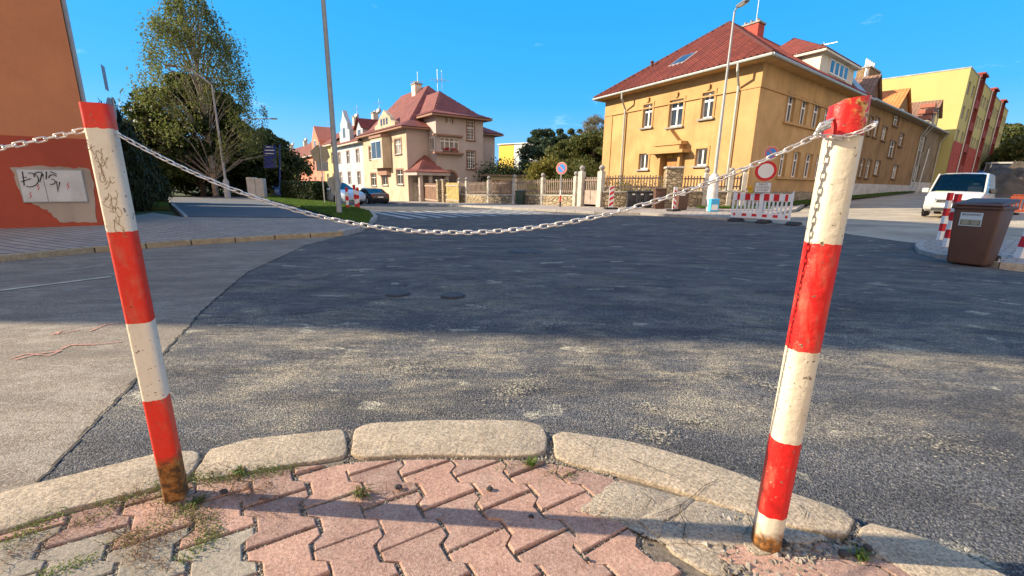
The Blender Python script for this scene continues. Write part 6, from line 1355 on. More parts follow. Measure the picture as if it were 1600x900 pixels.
def conifer(base, H, W, label, seed):
    rg = np.random.default_rng(seed); r = thing('conifer', base, label, 'tree'); B = np.array(base); m = MB(); m.tube([B, B+np.array([0, 0, H*.95])], [.14, .02], 7); m.build('trunk', M_BARK, r)
    pts = []
    for i in range(150):
        h = .04+.94*rg.random()**.9; a = rg.random()*6.28; q = W*(1-h)**.7*(.55+.55*rg.random()); c = B+np.array([q*math.cos(a), q*math.sin(a), H*h]); k = 130; d = rg.random((k, 1)); st = rg.normal(size=(k, 3))*(.10, .10, .26)
        pts.append(c+st*(1-.3*h)+np.array([math.cos(a), math.sin(a), .7])*.28*(d-.5))
    P = np.concatenate(pts); leafmesh('needles', P, .075, M_LCON, r, aspect=3.2, dirs=np.tile([0, 0, 1.], (len(P), 1))); return r
conifer(T(190, 20, .1), Hh(T(190, 20), 186, 178), 1.5, 'dark pointed conifer beside the corner of the salmon block, nearer one', 1)
conifer(T(216, 23.5, .1), Hh(T(216, 23.5), 212, 205), 1.4, 'dark conifer on the small grass patch by the drive', 2)
b = T(848, 52); tree('pine_tree', b, Hh(b, 840, 206), lambda h: 3.4*math.sin(math.pi*min(1, .18+.78*h))**.7, 'blue green pine with layered tufts right of the yellow building', M_LPINE, .16, 85, 420, .8, .2, seed=41)
b = T(870, 50); tree('pine_tree', b, Hh(b, 866, 206), lambda h: 1.9*math.sin(math.pi*min(1, .18+.78*h))**.7, 'slimmer pine top rising right behind the broader pine', M_LPINE, .15, 50, 380, .7, .16, seed=42)
for i, (px, Y, Hy, W, lb, mt) in enumerate([(895, 46, 222, 3.4, 'mid green garden tree beside the pines', M_LMID), (925, 44, 212, 3.6, 'large yellowing tree close to the left side of the ochre house', M_LMID), (905, 62, 203, 4.6, 'autumn tree rising behind the garden trees, olive green', M_LMID)]):
    b = T(px, Y); tree('garden_tree', b, Hh(b, px, Hy), lambda h, W=W: W*math.sin(math.pi*min(1, .14+.8*h))**.6, lb, mt, .15, 100, 330, .95, .18, seed=50+i)
b = T(938, 60); tree('bare_tree', b, Hh(b, 936, 183), lambda h: 4.6*math.sin(math.pi*min(1, .14+.8*h))**.6, 'half bare pale grey tree with thin twigs behind the ochre house edge', M_LTWIG, .10, 110, 170, 1.1, .2, seed=60, bark=mat('pale_bark', (.34, .31, .27), .9, .2, 4))
b = T(858, 40); shrub('shrub', b, 2.2, Hh(b, 858, 252), 'yellow green bush behind the no stopping sign', M_LYEL, .13, 5000, seed=61, nb=12)
b = T(900, 38); shrub('shrub', b, 2.6, Hh(b, 900, 255), 'green bush left of the gate posts with small leaves', M_LMID, .13, 6000, seed=62, nb=14)
b = T(800, 50); shrub('shrub', b, 4.4, Hh(b, 800, 254), 'dark low juniper bush spreading behind the garage roof', M_LDARK, .14, 7000, seed=63, nb=16)
b = T(770, 47.5); shrub('shrub', b, 1.6, Hh(b, 770, 262), 'dark feathery bush between villa and garage', M_LDARK, .12, 3000, seed=64)
b = (7.4, 28.3, G(7.4, 28.3)+.25); shrub('rose_bush', b, 1.2, 1.75, 'sparse yellow green rose bush behind the fence by the ochre wall', M_LYEL, .085, 700, seed=65, nb=16)
b = (9.0, 28.0, G(9, 28)+.25); shrub('rose_bush', b, .8, 1.5, 'small rose bush left of the stone pillar', M_LYEL, .08, 260, seed=66)
for i, (px, Y, Hy, W, lb) in enumerate([(1548, 95, 196, 8.5, 'big green round tree at the far end of the dirt road'), (1590, 80, 235, 7.0, 'green tree at the right picture edge, partly cut off'), (1640, 70, 215, 8, 'green tree just outside the right picture edge')]):
    b = T(px, Y); b = (b[0], b[1], 2.0); tree('far_tree', b, Hh(b, px, Hy), lambda h, W=W: W*math.sin(math.pi*min(1, .12+.8*h))**.55, lb, [M_LMID, M_LYEL, M_LMID][i], .34, 120, 330, 1.9, .35, seed=70+i)
# far-off belt of trees closing the view
rg = np.random.default_rng(90); pts = []
for i in range(150):
    a = R(-62+rg.random()*118); rr_ = 170+rg.random()*60; c = np.array([rr_*math.sin(a), rr_*math.cos(a), G(rr_*math.sin(a), rr_*math.cos(a))+2.0+rg.random()*2.0]); pts.append(blob(c, (9, 9, 3.2), 190, .3))
tag(leafmesh('distant_wood', np.concatenate(pts), .9, M_LDARK, None), kind='stuff')
# clipped hedge
ha, hb = at(458, 314, 33), at(507, 318, 29.5); fh = FR((ha[0], ha[1]), (hb[0]-ha[0], hb[1]-ha[1]), 1); Lh = math.dist(ha[:2], hb[:2]); z = G(ha[0], ha[1])+.1
hg = thing('hedge', (ha[0], ha[1], z), 'dark clipped box hedge on the grass verge behind the road signs', 'hedge'); P = NPR.random((9000, 3)); P = P*2-1; ax_ = NPR.integers(0, 3, 9000); P[np.arange(9000), ax_] = np.sign(P[np.arange(9000), ax_]); P += NPR.normal(size=P.shape)*.04
Q = np.array([fh.p(Lh*(.5+.5*p[0]), .75*p[1], z+.62+.62*p[2]) for p in P]); leafmesh('foliage', Q, .09, M_LDARK, hg); m = MB(); fh.box(m, .08, Lh-.08, -.66, .66, z, z+1.16); m.build('twigs', M_BARK, hg)
# grass blades
def grassfield(name, poly, n, h, seed, z0=.13, lim=1.):
    rg = np.random.default_rng(seed); A = np.array([p[:2] for p in poly]); lo_, hi_ = A.min(0), A.max(0); P = []
    poly_ = [np.array(p[:2]) for p in poly]
    while len(P) < n:
        q = lo_+(hi_-lo_)*rg.random(2)
        if inpoly(q, poly_): P.append((q[0], q[1], G(*q)+z0+h*.35))
    P = np.array(P); d = np.tile([0, 0, 1.], (n, 1)); return tag(leafmesh(name, P, h*.30, M_GRASS, None, aspect=3.4, dirs=d), kind='stuff')
grassfield('grass', [SN(13.0, 4.0), SN(16.5, 5.3), SN(19.1, 6.0), SN(28, 6.8), SN(36, 6.9)]+isl, 30000, .11, 1)
grassfield('grass', [g2(212, 327), g2(266, 327), g2(252, 311), g2(205, 311)], 4000, .10, 2, .14)
gs = [tuple(fS.p(t, o, 0).xy) for t, o in ((0, .2), (34, .2), (34, 1.6), (3, 1.6))]
sheet('grass_strip', gs, .13, M_GRASSGR, 1.0); grassfield('grass', gs, 9000, .12, 3, .13)
gs = [tuple(fr2.p(t, o, 0).xy) for t, o in ((5.2, .3), (8.8, .3), (8.8, 1.1), (5.4, 1.1))]
sheet('grass_strip', gs, .12, M_GRASSGR, .5); grassfield('grass', gs, 3500, .12, 4, .12)
# ================================================================== LAMPS, SIGNS, CABINETS
def lamp(base, H, r0, r1, label, arm=None, head=True, foot=None, m_=M_GREYP, lean=0, footm=None):
    r = thing('street_lamp', tuple(base), label, 'street lamp'); B = Vector(base); m = MB(); top = B+Vector((lean, 0, H))
    if foot: mf = MB(); mf.lathe(B+Vector((0, 0, -.1)), [(foot[0], 0), (foot[0]*.93, foot[1]), (foot[0]*.5, foot[1]+.18)], 12); mf.build('foot', footm or m_, r, smooth=True)
    z0 = foot[1] if foot else -.1
    pts = [B+Vector((lean*z0/H, 0, z0)), top]; rs = [r0, r1]
    if arm:
        a = Vector(arm); n_ = 7
        for i in range(1, n_+1): t = i/n_; pts.append(top+Vector((a.x*t, a.y*t, a.z*math.sin(t*math.pi/2)))); rs.append(r1*.9)
    m.tube(pts, rs, 10); m.build('pole', m_, r, smooth=True)
    if head:
        e = pts[-1]; d = (pts[-1]-pts[-2]); d.z *= .4; d = d.normalized() if arm else Vector((0, -1, .1)); s_ = d.cross(Vector((0, 0, 1))).normalized(); u_ = s_.cross(d)
        m = MB(); m.box(e+d*.32-u_*.05, .7, .24, .12, (d, s_, u_)); hd = m.build('lamp_head', mat('lamp_head_grey', (.16, .17, .18), .5, .1, 4), r, bevel=.03); m = MB(); m.box(e+d*.36-u_*.075, .45, .18, .02, (d, s_, u_)); m.build('lens', M_LENS, hd)
    return r
b = gr(355, 307); b[2] = G(b[0], b[1]); b[:] = at(355, 300, 31.5); b[2] = G(b[0], b[1]); hp = at(331, 133, 31.5); ha_ = at(279, 103, 31.5)
lamp(b, hp[2]-b[2], .085, .05, 'grey street lamp with long arm standing before the tall birch', (ha_[0]-hp[0]-.2, 0, ha_[2]-hp[2]), foot=(.2, 1.35), lean=hp[0]-b[0])
b = at(276, 302, 52); b[2] = G(b[0], b[1]); hp = at(265, 240, 52); lamp(b, hp[2]-b[2], .08, .05, 'small distant street lamp left of the tall birch, half lost in shade', (-2.0, 0, 1.0), m_=M_GREYP)
b = at(398, 300, 48); b[2] = G(b[0], b[1]); hp = at(395, 186, 48); lamp(b, hp[2]-b[2], .08, .05, 'thin lamp with flat horizontal arm above the dark trees', (2.6, 0, .05), m_=M_GREYP)
b = gr(531, 340); b[2] = G(b[0], b[1])+.12; q = at(505, 0, b[1]); lamp(b, 11.5, .105, .06, 'tall grey lamp pole on the grass verge running out of the top of the picture', (-1.5, 0, .6), lean=(q[0]-b[0])/(q[2]-b[2])*11.5, m_=mat('weathered_pole', (.30, .33, .34), .6, .12, 4))
b = gr(1110, 332); b[2] = G(b[0], b[1])+.1; q = at(1144, 18, b[1]); r_ = lamp(b, q[2]-b[2], .085, .04, 'very tall street lamp with thick pale foot in front of the ochre house', (.03, -.25, .12), foot=(.27, 1.75), footm=mat('pale_foot', (.58, .57, .54), .7, .15, 4), m_=mat('pale_pole', (.38, .40, .41), .5, .1, 4))
bb = gr(1109, 333); t_ = thing('waste_bin', (bb[0]-.02, bb[1]-.36, G(bb[0], bb[1])+.1), 'small sky blue box with pale panel strapped to the foot of the tall lamp', 'bin'); L0_ = t_.location
m = MB(); m.box((L0_.x, L0_.y, L0_.z), .42, .3, .62); m.build('box', mat('sky_blue_box', (.06, .42, .78), .5, .1, 4), t_, bevel=.02); m = MB(); m.box((L0_.x, L0_.y-.155, L0_.z+.08), .30, .006, .26); m.build('panel', M_WHITE, t_)
b = at(1566, 285, 85); b[2] = 2.4; hp = at(1572, 240, 85); lamp(b, hp[2]-b[2], .12, .08, 'distant curved street lamp by the trees at the far right', (3.2, 0, 1.1), m_=M_GREYP)
b = at(1432, 300, 40); b[2] = G(b[0], b[1])+.1; hp = at(1452, 232, 40); t_ = thing('sign_post', tuple(b), 'thin leaning metal pole beside the grey brown terraced house', 'pole'); m = MB(); m.tube([b, hp], [.05, .04], 7); m.build('pole', M_ZINC, t_)
# grey utility cabinet
b = gr(402, 309); b = at(402, 300, 31); z = G(b[0], b[1])+.12; t_ = thing('utility_cabinet', (b[0], b[1], z), 'pale grey two part utility cabinet on the verge left of the blue sign', 'cabinet'); m = MB(); m.box((b[0]-.28, b[1], z), .55, .4, 1.42); m.build('cabinet', mat('cabinet_beige', (.50, .50, .47), .6, .1, 3), t_, bevel=.01); m = MB(); m.box((b[0]+.30, b[1]+.02, z), .55, .4, 1.36); m.build('cabinet', mat('cabinet_beige', (0, 0, 0)), t_, bevel=.01); m = MB(); m.box((b[0], b[1], z-.2), 1.2, .45, .25); m.build('plinth', M_CONCG, t_)
# blue direction boards
def signpost(px, py, Y, top_px, top_py, label, r=.035, m_=M_ZINC, cat='traffic sign', name='traffic_sign', z=None, bands=None):
    b = at(px, py, Y); b[2] = (G(b[0], b[1])+.1) if z is None else z; q = at(top_px, top_py, Y); r_ = thing(name, tuple(b), label, cat); m = MB(); m.tube([b-np.array([0, 0, .15]), q], [r, r], 8); m.build('pole', m_, r_, smooth=True); return r_, Vector(b), Vector(q)
r_, b, q = signpost(437, 308, 34, 437, 226, 'blue direction sign of seven stacked arrow boards on a blue post', .05, M_DBLUE)
for i in range(7):
    p0, p1 = at(412.5, 227+i*5.1, 34), at(431.5, 228+i*5.1, 34); m = MB(); m.box(((p0[0]+p1[0])/2, 34-.06, p1[2]-.19), p1[0]-p0[0], .03, .22); s_ = m.build('direction_board', M_DBLUE, r_)
    if i < 3: m = MB(); m.box(((p0[0]+p1[0])/2-.02, 34-.078, p1[2]-.12), (p1[0]-p0[0])*[.55, .8, .75][i], .006, .06); m.build('lettering_bar', M_WHITE, s_)
# backs of signs at the island
def disc(mb, c, r, nrm, th=.02, n=24):
    nrm = Vector(nrm).normalized(); mb.lathe(Vector(c), [(r, 0), (r, th)], n, nrm)
def plate(mb, c, w, h, nrm, th=.02):
    n_ = Vector(nrm).normalized(); x = Vector((0, 0, 1)).cross(n_).normalized(); mb.box(Vector(c)-Vector((0, 0, h/2)), w, th, h, (x, n_, (0, 0, 1)))
r_, b, q = signpost(508, 323, 25, 499, 222, 'back of a hexagonal and a square sign plate on one pole by the hedge')
c = at(500, 241, 25); m = MB(); m.lathe(Vector(c)+Vector((0, .03, 0)), [(.52, 0), (.52, .02)], 6, (-.3, 1, 0)); m.build('sign_back', mat('ochre_sign_back', (.38, .34, .24), .5, .1, 3), r_); c = at(503, 260, 25); m = MB(); plate(m, Vector(c)+Vector((0, .05, 0)), .62, .5, (-.3, 1, 0)); m.build('sign_plate', M_SIGNB, r_)
r_, b, q = signpost(526, 325, 24, 522, 268, 'back of an octagonal stop sign with a small plate, behind the tall lamp pole')
c = at(522, 286, 24); m = MB(); m.lathe(Vector(c)+Vector((0, .03, 0)), [(.38, 0), (.38, .02)], 8, (-.2, 1, 0)); m.build('sign_back', M_SIGNB, r_); c = at(524, 298, 24); m = MB(); plate(m, Vector(c)+Vector((0, .05, 0)), .45, .26, (-.2, 1, 0)); m.build('sign_plate', M_SIGNB, r_)
# sign seen edge-on by the salmon block
b = at(183, 300, 16.5); b[2] = G(b[0], b[1])+.1; r_ = thing('traffic_sign', tuple(b), 'grey round sign seen nearly edge-on beside the corner of the salmon block', 'traffic sign'); q = at(176, 152, 16.5); m = MB(); m.tube([b, q], .035, 8); m.build('pole', M_ZINC, r_)
c = at(174, 172, 16.5); m = MB(); disc(m, c, .42, (.90, .44, 0)); m.build('sign_disc', M_SIGNB, r_)
c = at(164, 122, 16.5); m = MB(); plate(m, c, .4, .8, (.86, .51, 0)); m.build('sign_plate', mat('blue_grey_panel', (0, 0, 0)), r_)
# no stopping sign by the fence
def ring_sign(c, R_, nrm, parent, kind):
    n_ = Vector(nrm).normalized(); m = MB(); disc(m, Vector(c), R_, n_, .02); d = m.build('sign_disc', M_SIGNB if kind != 'ban' else M_RED, parent)
    if kind == 'ban':      # white centre, red rim
        m = MB(); disc(m, Vector(c)+n_*.0205, R_*.985, n_, .004); m.build('rim', M_RED, d); m = MB(); disc(m, Vector(c)+n_*.025, R_*.72, n_, .004, 28); m.build('face', M_WHITE, d)
        m = MB(); 
    else:                  # blue centre, red rim and one red stroke
        m = MB(); disc(m, Vector(c)+n_*.0205, R_*.985, n_, .004); m.build('rim', M_WHITE, d); m = MB(); disc(m, Vector(c)+n_*.025, R_*.95, n_, .003, 28); m.build('red_ring', mat('faded_sign_red', (.72, .16, .12), .5, .05, 4), d); m = MB(); disc(m, Vector(c)+n_*.029, R_*.68, n_, .003, 28); m.build('face', M_SBLUE, d)
        x = Vector((0, 0, 1)).cross(n_).normalized(); u_ = Vector((0, 0, 1)); a_ = (x*-1+u_*1).normalized() if True else 0; m = MB(); bdir = n_.cross(a_); m.box(Vector(c)+n_*.0335-bdir*0, R_*1.5, R_*.17, .003, (a_, bdir, n_)); m.build('stroke', mat('faded_sign_red', (0, 0, 0)), d)
r_, b, q = signpost(875, 325, 25.2, 877.5, 254, 'faded blue and red no stopping sign on a pole with striped foot by the fence')
c = at(877.5, 263, 25.2); ring_sign(Vector(c)+Vector((0, -.06, 0)), .34, (-.55, -.85, 0), r_, 'stop')
for i in range(3): m = MB(); m.lathe(b+Vector((0, 0, .05+i*.32)), [(.048, 0), (.048, .3)], 10); m.build('foot_band', M_RED if i % 2 else M_WHITE if i else M_BLACKP, r_)
# striped bollards
def bollard(b, H, label, n=5, r=.055, lean=(0, 0), sq=True, redtop=True, group=None):
    t_ = thing('striped_bollard', tuple(b), label, 'bollard', group); B = Vector(b)
    for i in range(n):
        z0, z1 = H*i/n, H*(i+1)/n; m = MB(); p0 = B+Vector((lean[0]*z0/H, lean[1]*z0/H, z0-(.1 if i == 0 else 0))); p1 = B+Vector((lean[0]*z1/H, lean[1]*z1/H, z1)); m.tube([p0, p1], r, 8 if not sq else 4)
        m.build('red_band' if (n-1-i) % 2 == 0 else 'white_band', M_RED if (n-1-i) % 2 == 0 else M_WHITE, t_)
    return t_
for (px, py, H, lb, ln) in [(544, 331, 1.0, 'striped bollard on the verge tip nearest the tall lamp pole', (0, 0)), (558, 330, 1.12, 'leaning striped bollard, tallest of the three on the verge tip', (-.08, 0)), (560.5, 326, 1.0, 'striped bollard behind the leaning one on the verge tip', (0, 0))]:
    p = gr(px, py); p[2] = G(p[0], p[1])+.12; bollard(p, H, lb, 5, .07, ln)
for (px, py, H, lb) in [(1476, 391.5, 1.22, 'red and white bollard on the right kerb corner, nearer one of two'), (1467, 378, 1.22, 'red and white bollard on the right kerb corner, farther one of two')]:
    p = gr(px, py); p[2] = G(p[0], p[1])+.09; bollard(p, H, lb, 6, .065, (.0, 0))
p = gr(1590, 410); p[2] = G(p[0], p[1])+.09; bollard(p, .85, 'thick red and white bollard leaning behind the brown bin at the right edge', 4, .085, (.12, 0))
# chevron guide boards
def chevron(px, py, H, w, label, flip, yaw):
    p = gr(px, py); p[2] = G(p[0], p[1])+(.1 if px > 940 else 0); t_ = thing('guide_board', tuple(p), label, 'road works sign'); B = Vector(p); x = Vector((math.cos(yaw), math.sin(yaw), 0)); y = Vector((-x.y, x.x, 0))
    m = MB(); m.box(B, .7, .38, .10, (x, y, (0, 0, 1))); m.build('foot', M_DARK, t_, bevel=.02); m = MB(); m.box(B+Vector((0, 0, .10)), w, .03, H, (x, y, (0, 0, 1))); bd = m.build('board', M_WHITE, t_)
    m = MB(); n_ = 4
    for i in range(n_):
        z0 = .12+H*(i+.12)/n_; h_ = H/n_*.48; s_ = w*.55*(1 if flip else -1); q = [(-w/2+.01, z0), (w/2-.01, z0+s_), (w/2-.01, z0+s_+h_), (-w/2+.01, z0+h_)]; q = [(a, min(.09+H, max(.11, b_))) for a, b_ in q]
        m.prism([B+x*a-y*.0155+Vector((0, 0, b_)) for a, b_ in q], -y*.004)
    m.build('red_stripe', M_RED, bd)
chevron(954, 330, 1.12, .26, 'red and white chevron guide board at the kerb by the garden gate', True, R(6))
chevron(1052, 333, 1.08, .26, 'red and white chevron guide board between the brown bins, turned half away', False, R(35))
# ================================================================== BINS
def wheelie(b, w, d, h, mt, label, yaw, lidm=None, sticker=None, lid_open=0, detail=False):
    t_ = thing('wheelie_bin', tuple(b), label, 'bin', None); B = Vector(b); x = Vector((math.cos(yaw), math.sin(yaw), 0)); y = Vector((-x.y, x.x, 0)); Z_ = Vector((0, 0, 1))
    def q(a, c, z): return B+x*a+y*c+Z_*z
    m = MB(); wb, db = w*.84, d*.78; zt_ = h*.90
    lo4 = [(-wb/2, -db/2), (wb/2, -db/2), (wb/2, db/2), (-wb/2, db/2)]; hi4 = [(-w/2, -d/2), (w/2, -d/2), (w/2, d/2), (-w/2, d/2)]
    m.add([q(a, c, .03) for a, c in lo4]+[q(a, c, zt_) for a, c in hi4], [(3, 2, 1, 0), (4, 5, 6, 7), (0, 1, 5, 4), (1, 2, 6, 5), (2, 3, 7, 6), (3, 0, 4, 7)]); m.build('body', mt, t_, bevel=.035 if detail else .02, seg=3, smooth=True)
    m = MB(); m.box(q(0, 0, zt_-.035), w+.05, d+.05, .06, (x, y, Z_)); m.build('rim', mt, t_, bevel=.012)
    m = MB(); m.add([q(-w/2-.03, -d/2-.05, zt_+.028), q(w/2+.03, -d/2-.05, zt_+.028), q(w/2+.03, d/2+.03, zt_+.05+lid_open), q(-w/2-.03, d/2+.03, zt_+.05+lid_open), q(-w/2-.01, -d/2-.03, zt_+.065), q(w/2+.01, -d/2-.03, zt_+.065), q(w/2+.01, d/2, zt_+.105+lid_open), q(-w/2+.02, d/2, zt_+.105+lid_open)], [(0, 1, 2, 3), (4, 5, 6, 7), (0, 1, 5, 4), (1, 2, 6, 5), (2, 3, 7, 6), (3, 0, 4, 7)]); m.build('lid', lidm or mt, t_, bevel=.012)
    m = MB(); m.tube([q(-w*.35, d/2+.07, zt_+.02), q(w*.35, d/2+.07, zt_+.02)], .017, 8); m.build('handle', mt, t_)
    for s_ in (-1, 1): m = MB(); m.lathe(q(s_*(wb/2+.005), db/2+.03, .10)-x*.025, [(.10, 0), (.10, .05)], 16, x); wh = m.build('wheel', M_DARK, t_, smooth=True); m = MB(); m.lathe(q(s_*(wb/2+.005), db/2+.03, .10)-x*.03, [(.045, 0), (.045, .06)], 10, x); m.build('hub', M_GREYP, wh)
    return t_, q
BK = M_BLACKP
for i, (px, lb) in enumerate([(986, 'black wheelie bin with white sticker, leftmost of three by the stone wall'), (999, 'black wheelie bin with white sticker, middle of three by the stone wall'), (1012.5, 'black wheelie bin with white sticker, rightmost of three by the stone wall')]):
    p = gr(px, 325.5-i*.2); p = at(px, 310, 25.2-.1*i); p[2] = G(p[0], p[1])+.1; t_, q = wheelie(p, .47, .52, .96, BK, lb, R(-8)); m = MB(); 
    m.add([q(.02, -.255, .72), q(.18, -.255, .72), q(.18, -.262, .80), q(.02, -.262, .80)], [(0, 1, 2, 3)]); m.build('sticker', M_WHITE, t_)
p = at(1030, 310, 24.2); p[2] = G(p[0], p[1])+.1; wheelie(p, .58, .60, 1.14, M_BROWNP, 'brown wheelie bin standing between the black bins and the stone pillar', R(-5))
p = at(1064, 315, 23.0); p[2] = G(p[0], p[1])+.1; t_, q = wheelie(p, .58, .60, 1.06, M_BROWNP, 'brown wheelie bin with white label beside the tall lamp foot', R(5), detail=True); m = MB(); m.add([q(-.22, -.292, .74), q(.06, -.292, .74), q(.06, -.300, .92), q(-.22, -.300, .92)], [(0, 1, 2, 3)]); m.build('sticker', M_WHITE, t_)
p = at(813, 315, 31); p[2] = G(p[0], p[1])+.1; wheelie(p, .55, .55, .98, mat('dark_green_plastic', (.03, .055, .045), .6, .1, 5), 'dark green grey wheelie bin standing alone against the stone wall', R(-30))
# the big brown bin on the right
pb = gr(1541, 418); pb = np.array([pb[0], pb[1]+.30, G(pb[0], pb[1]+.3)]); t_, q = wheelie(pb, .63, .69, 1.20, M_BROWNP, 'large worn brown organic waste bin at the right kerb with paper label', R(-62), detail=True, lid_open=.05)
m = MB(); m.box(q(.02, .02, 1.165), .50, .6, .02, ((.47, -.88, .04), (.88, .47, .06), (-.06, -.04, 1))); m.build('cardboard', mat('bin_top_dark', (.09, .075, .07), .8, .2, 6), t_)
def face(u, z, o=.0): 
    f_ = z/ (1.20*.90); wd_ = .69*(.78+.22*f_)/2; return q(u, -wd_-o, z)
m = MB(); m.add([face(-.20, .74, .004), face(.10, .74, .004), face(.10, .985, .004), face(-.20, .985, .004)], [(0, 1, 2, 3)]); lb_ = m.build('label', mat('label_pale_blue', (.50, .62, .70), .5, .05, 3), t_)
m = MB(); m.add([face(-.185, .755, .006), face(.085, .755, .006), face(.085, .855, .006), face(-.185, .855, .006)], [(0, 1, 2, 3)]); m.build('label_block', mat('label_olive', (.18, .19, .13), .6, .1, 3), lb_)
nv = (face(.1, .9)-face(-.2, .9)).normalized(); uv_ = (face(0, .98)-face(0, .75)).normalized()
Mx = basis(face(-.05, .945, .008)-t_.location, nv, uv_); text('BIOODPAD', .05, lb_, Mx, blk, ext=.0006)
m = MB()
for i, (a, w_) in enumerate([(.835, .20), (.815, .16), (.795, .22), (.775, .14)]):
    for s_ in (-1, 1): m.add([face(-.05+s_*.065-w_*.25, a, .0075), face(-.05+s_*.065+w_*.25, a, .0075), face(-.05+s_*.065+w_*.25, a+.007, .0075), face(-.05+s_*.065-w_*.25, a+.007, .0075)], [(0, 1, 2, 3)])
m.build('small_print', mat('print_pale', (.5, .52, .45), .6, 0), lb_)
# ================================================================== BARRIER WITH SIGNS
pa, pb2 = gr(1141, 345), gr(1233, 351); pa[1] -= 0; A_ = Vector((pa[0], pa[1], 0)); B_ = Vector((pb2[0], pb2[1], 0)); fb_ = FR(A_, B_-A_, 1); fb_ = fb_ if fb_.n.dot(Vector((0, -1, 0))) > 0 else FR(A_, B_-A_, -1); LB_ = (B_-A_).length
z0 = G(pa[0], pa[1]); br = thing('road_barrier', (A_.x, A_.y, z0), 'white plastic road barrier with red reflective fields across the side street', 'barrier')
m = MB(); HB = 1.02; zb_ = z0+.16
fb_.box(m, 0, .07, -.03, .03, zb_, zb_+HB); fb_.box(m, LB_-.07, LB_, -.03, .03, zb_, zb_+HB); fb_.box(m, .07, LB_-.07, -.028, .028, zb_+HB-.34, zb_+HB-.05); fb_.box(m, .07, LB_-.07, -.028, .028, zb_, zb_+.22); fb_.box(m, LB_/2-.07, LB_/2+.07, -.031, .031, zb_+.22, zb_+HB-.34)
fb_.box(m, .0, .035, -.02, .02, zb_+HB, zb_+HB+.06); fb_.box(m, LB_-.035, LB_, -.02, .02, zb_+HB, zb_+HB+.06)
for t in np.arange(.2, LB_-.12, .145):
    if abs(t-LB_/2) > .1: fb_.box(m, t-.032, t+.032, -.02, .02, zb_+.22, zb_+HB-.34)
m.build('frame', M_WPLAST, br)
for i, tt in enumerate(np.linspace(.10, .90, 6)):
    m = MB(); w_ = .10 if i in (0, 5) else .19; t = LB_*tt; fb_.box(m, t-w_/2, t+w_/2, .0285, .034, zb_+HB-.325, zb_+HB-.065); m.build('red_field', M_RED, br)
for i, tt in enumerate(np.linspace(.06, .94, 6)): m = MB(); w_ = .08 if i in (0, 5) else .17; t = LB_*tt; fb_.box(m, t-w_/2, t+w_/2, .0285, .034, zb_+.07, zb_+.17); m.build('lower_red_field', M_RED, br)
for tt in (.02, .5, .98):
    m = MB(); c = fb_.p(LB_*tt, 0, z0); m.prism([c+fb_.n*a+Vector((0, 0, b_)) for a, b_ in ((-.42, 0), (.42, 0), (.42, .05), (.15, .12), (-.15, .12), (-.42, .05))], fb_.d*.38); m.build('foot', M_DARK, br, bevel=.01)
wl_c = fb_.p(LB_*.30, .0, zb_+HB-.05); wlp = thing('warning_lamp', tuple(wl_c), 'yellow warning lamp clipped on top of the white barrier', 'lamp'); m = MB(); m.box(wl_c+Vector((0, 0, .002)), .2, .12, .12, (fb_.d, fb_.n, (0, 0, 1))); m.build('battery_case', mat('lamp_case_yellow', (.75, .50, .04), .5, .1, 4), wlp, bevel=.01); m = MB(); m.lathe(wl_c+Vector((0, .045, .21)), [(.06, 0), (.09, .02), (.09, .07), (.06, .09)], 16, fb_.n); m.build('lens', M_YEL, wlp, smooth=True)
sp_b = fb_.p(LB_*.53, -.10, z0); sg = thing('traffic_sign', tuple(sp_b), 'sign post in the barrier with no stopping disc, no vehicles disc and text plate', 'traffic sign'); q_ = at(1206, 226, sp_b.y)
topz = at(1206, 230, sp_b.y)[2]; m = MB(); m.tube([sp_b, (sp_b.x, sp_b.y, topz)], .03, 8); m.build('pole', M_ZINC, sg)
nn_ = (-.30, -.95, 0); c = at(1205, 239, sp_b.y-.1); ring_sign(c, .245, nn_, sg, 'stop'); c = at(1196.5, 267, sp_b.y-.1); ring_sign(c, .375, nn_, sg, 'ban')
c = at(1192, 293, sp_b.y-.1); n_ = Vector(nn_).normalized(); x_ = Vector((0, 0, 1)).cross(n_).normalized(); m = MB(); m.box(Vector(c)-Vector((0, 0, .19)), .56, .015, .38, (x_, n_, (0, 0, 1))); pt = m.build('text_plate', mat('plate_edge', (.10, .16, .22), .5, 0), sg); m = MB(); m.box(Vector(c)-Vector((0, 0, .178))+n_*.009, .535, .004, .356, (x_, n_, (0, 0, 1))); m.build('plate_face', mat('plate_pale', (.62, .66, .70), .5, .05, 3), pt)
for i, s_ in enumerate(('MIMO', 'VOZIDEL', 'STAVBY')): text(s_, .115, pt, basis(Vector(c)+n_*.0135+Vector((0, 0, .11-.11*i))-sg.location, x_, (0, 0, 1)), blk, ext=.001)
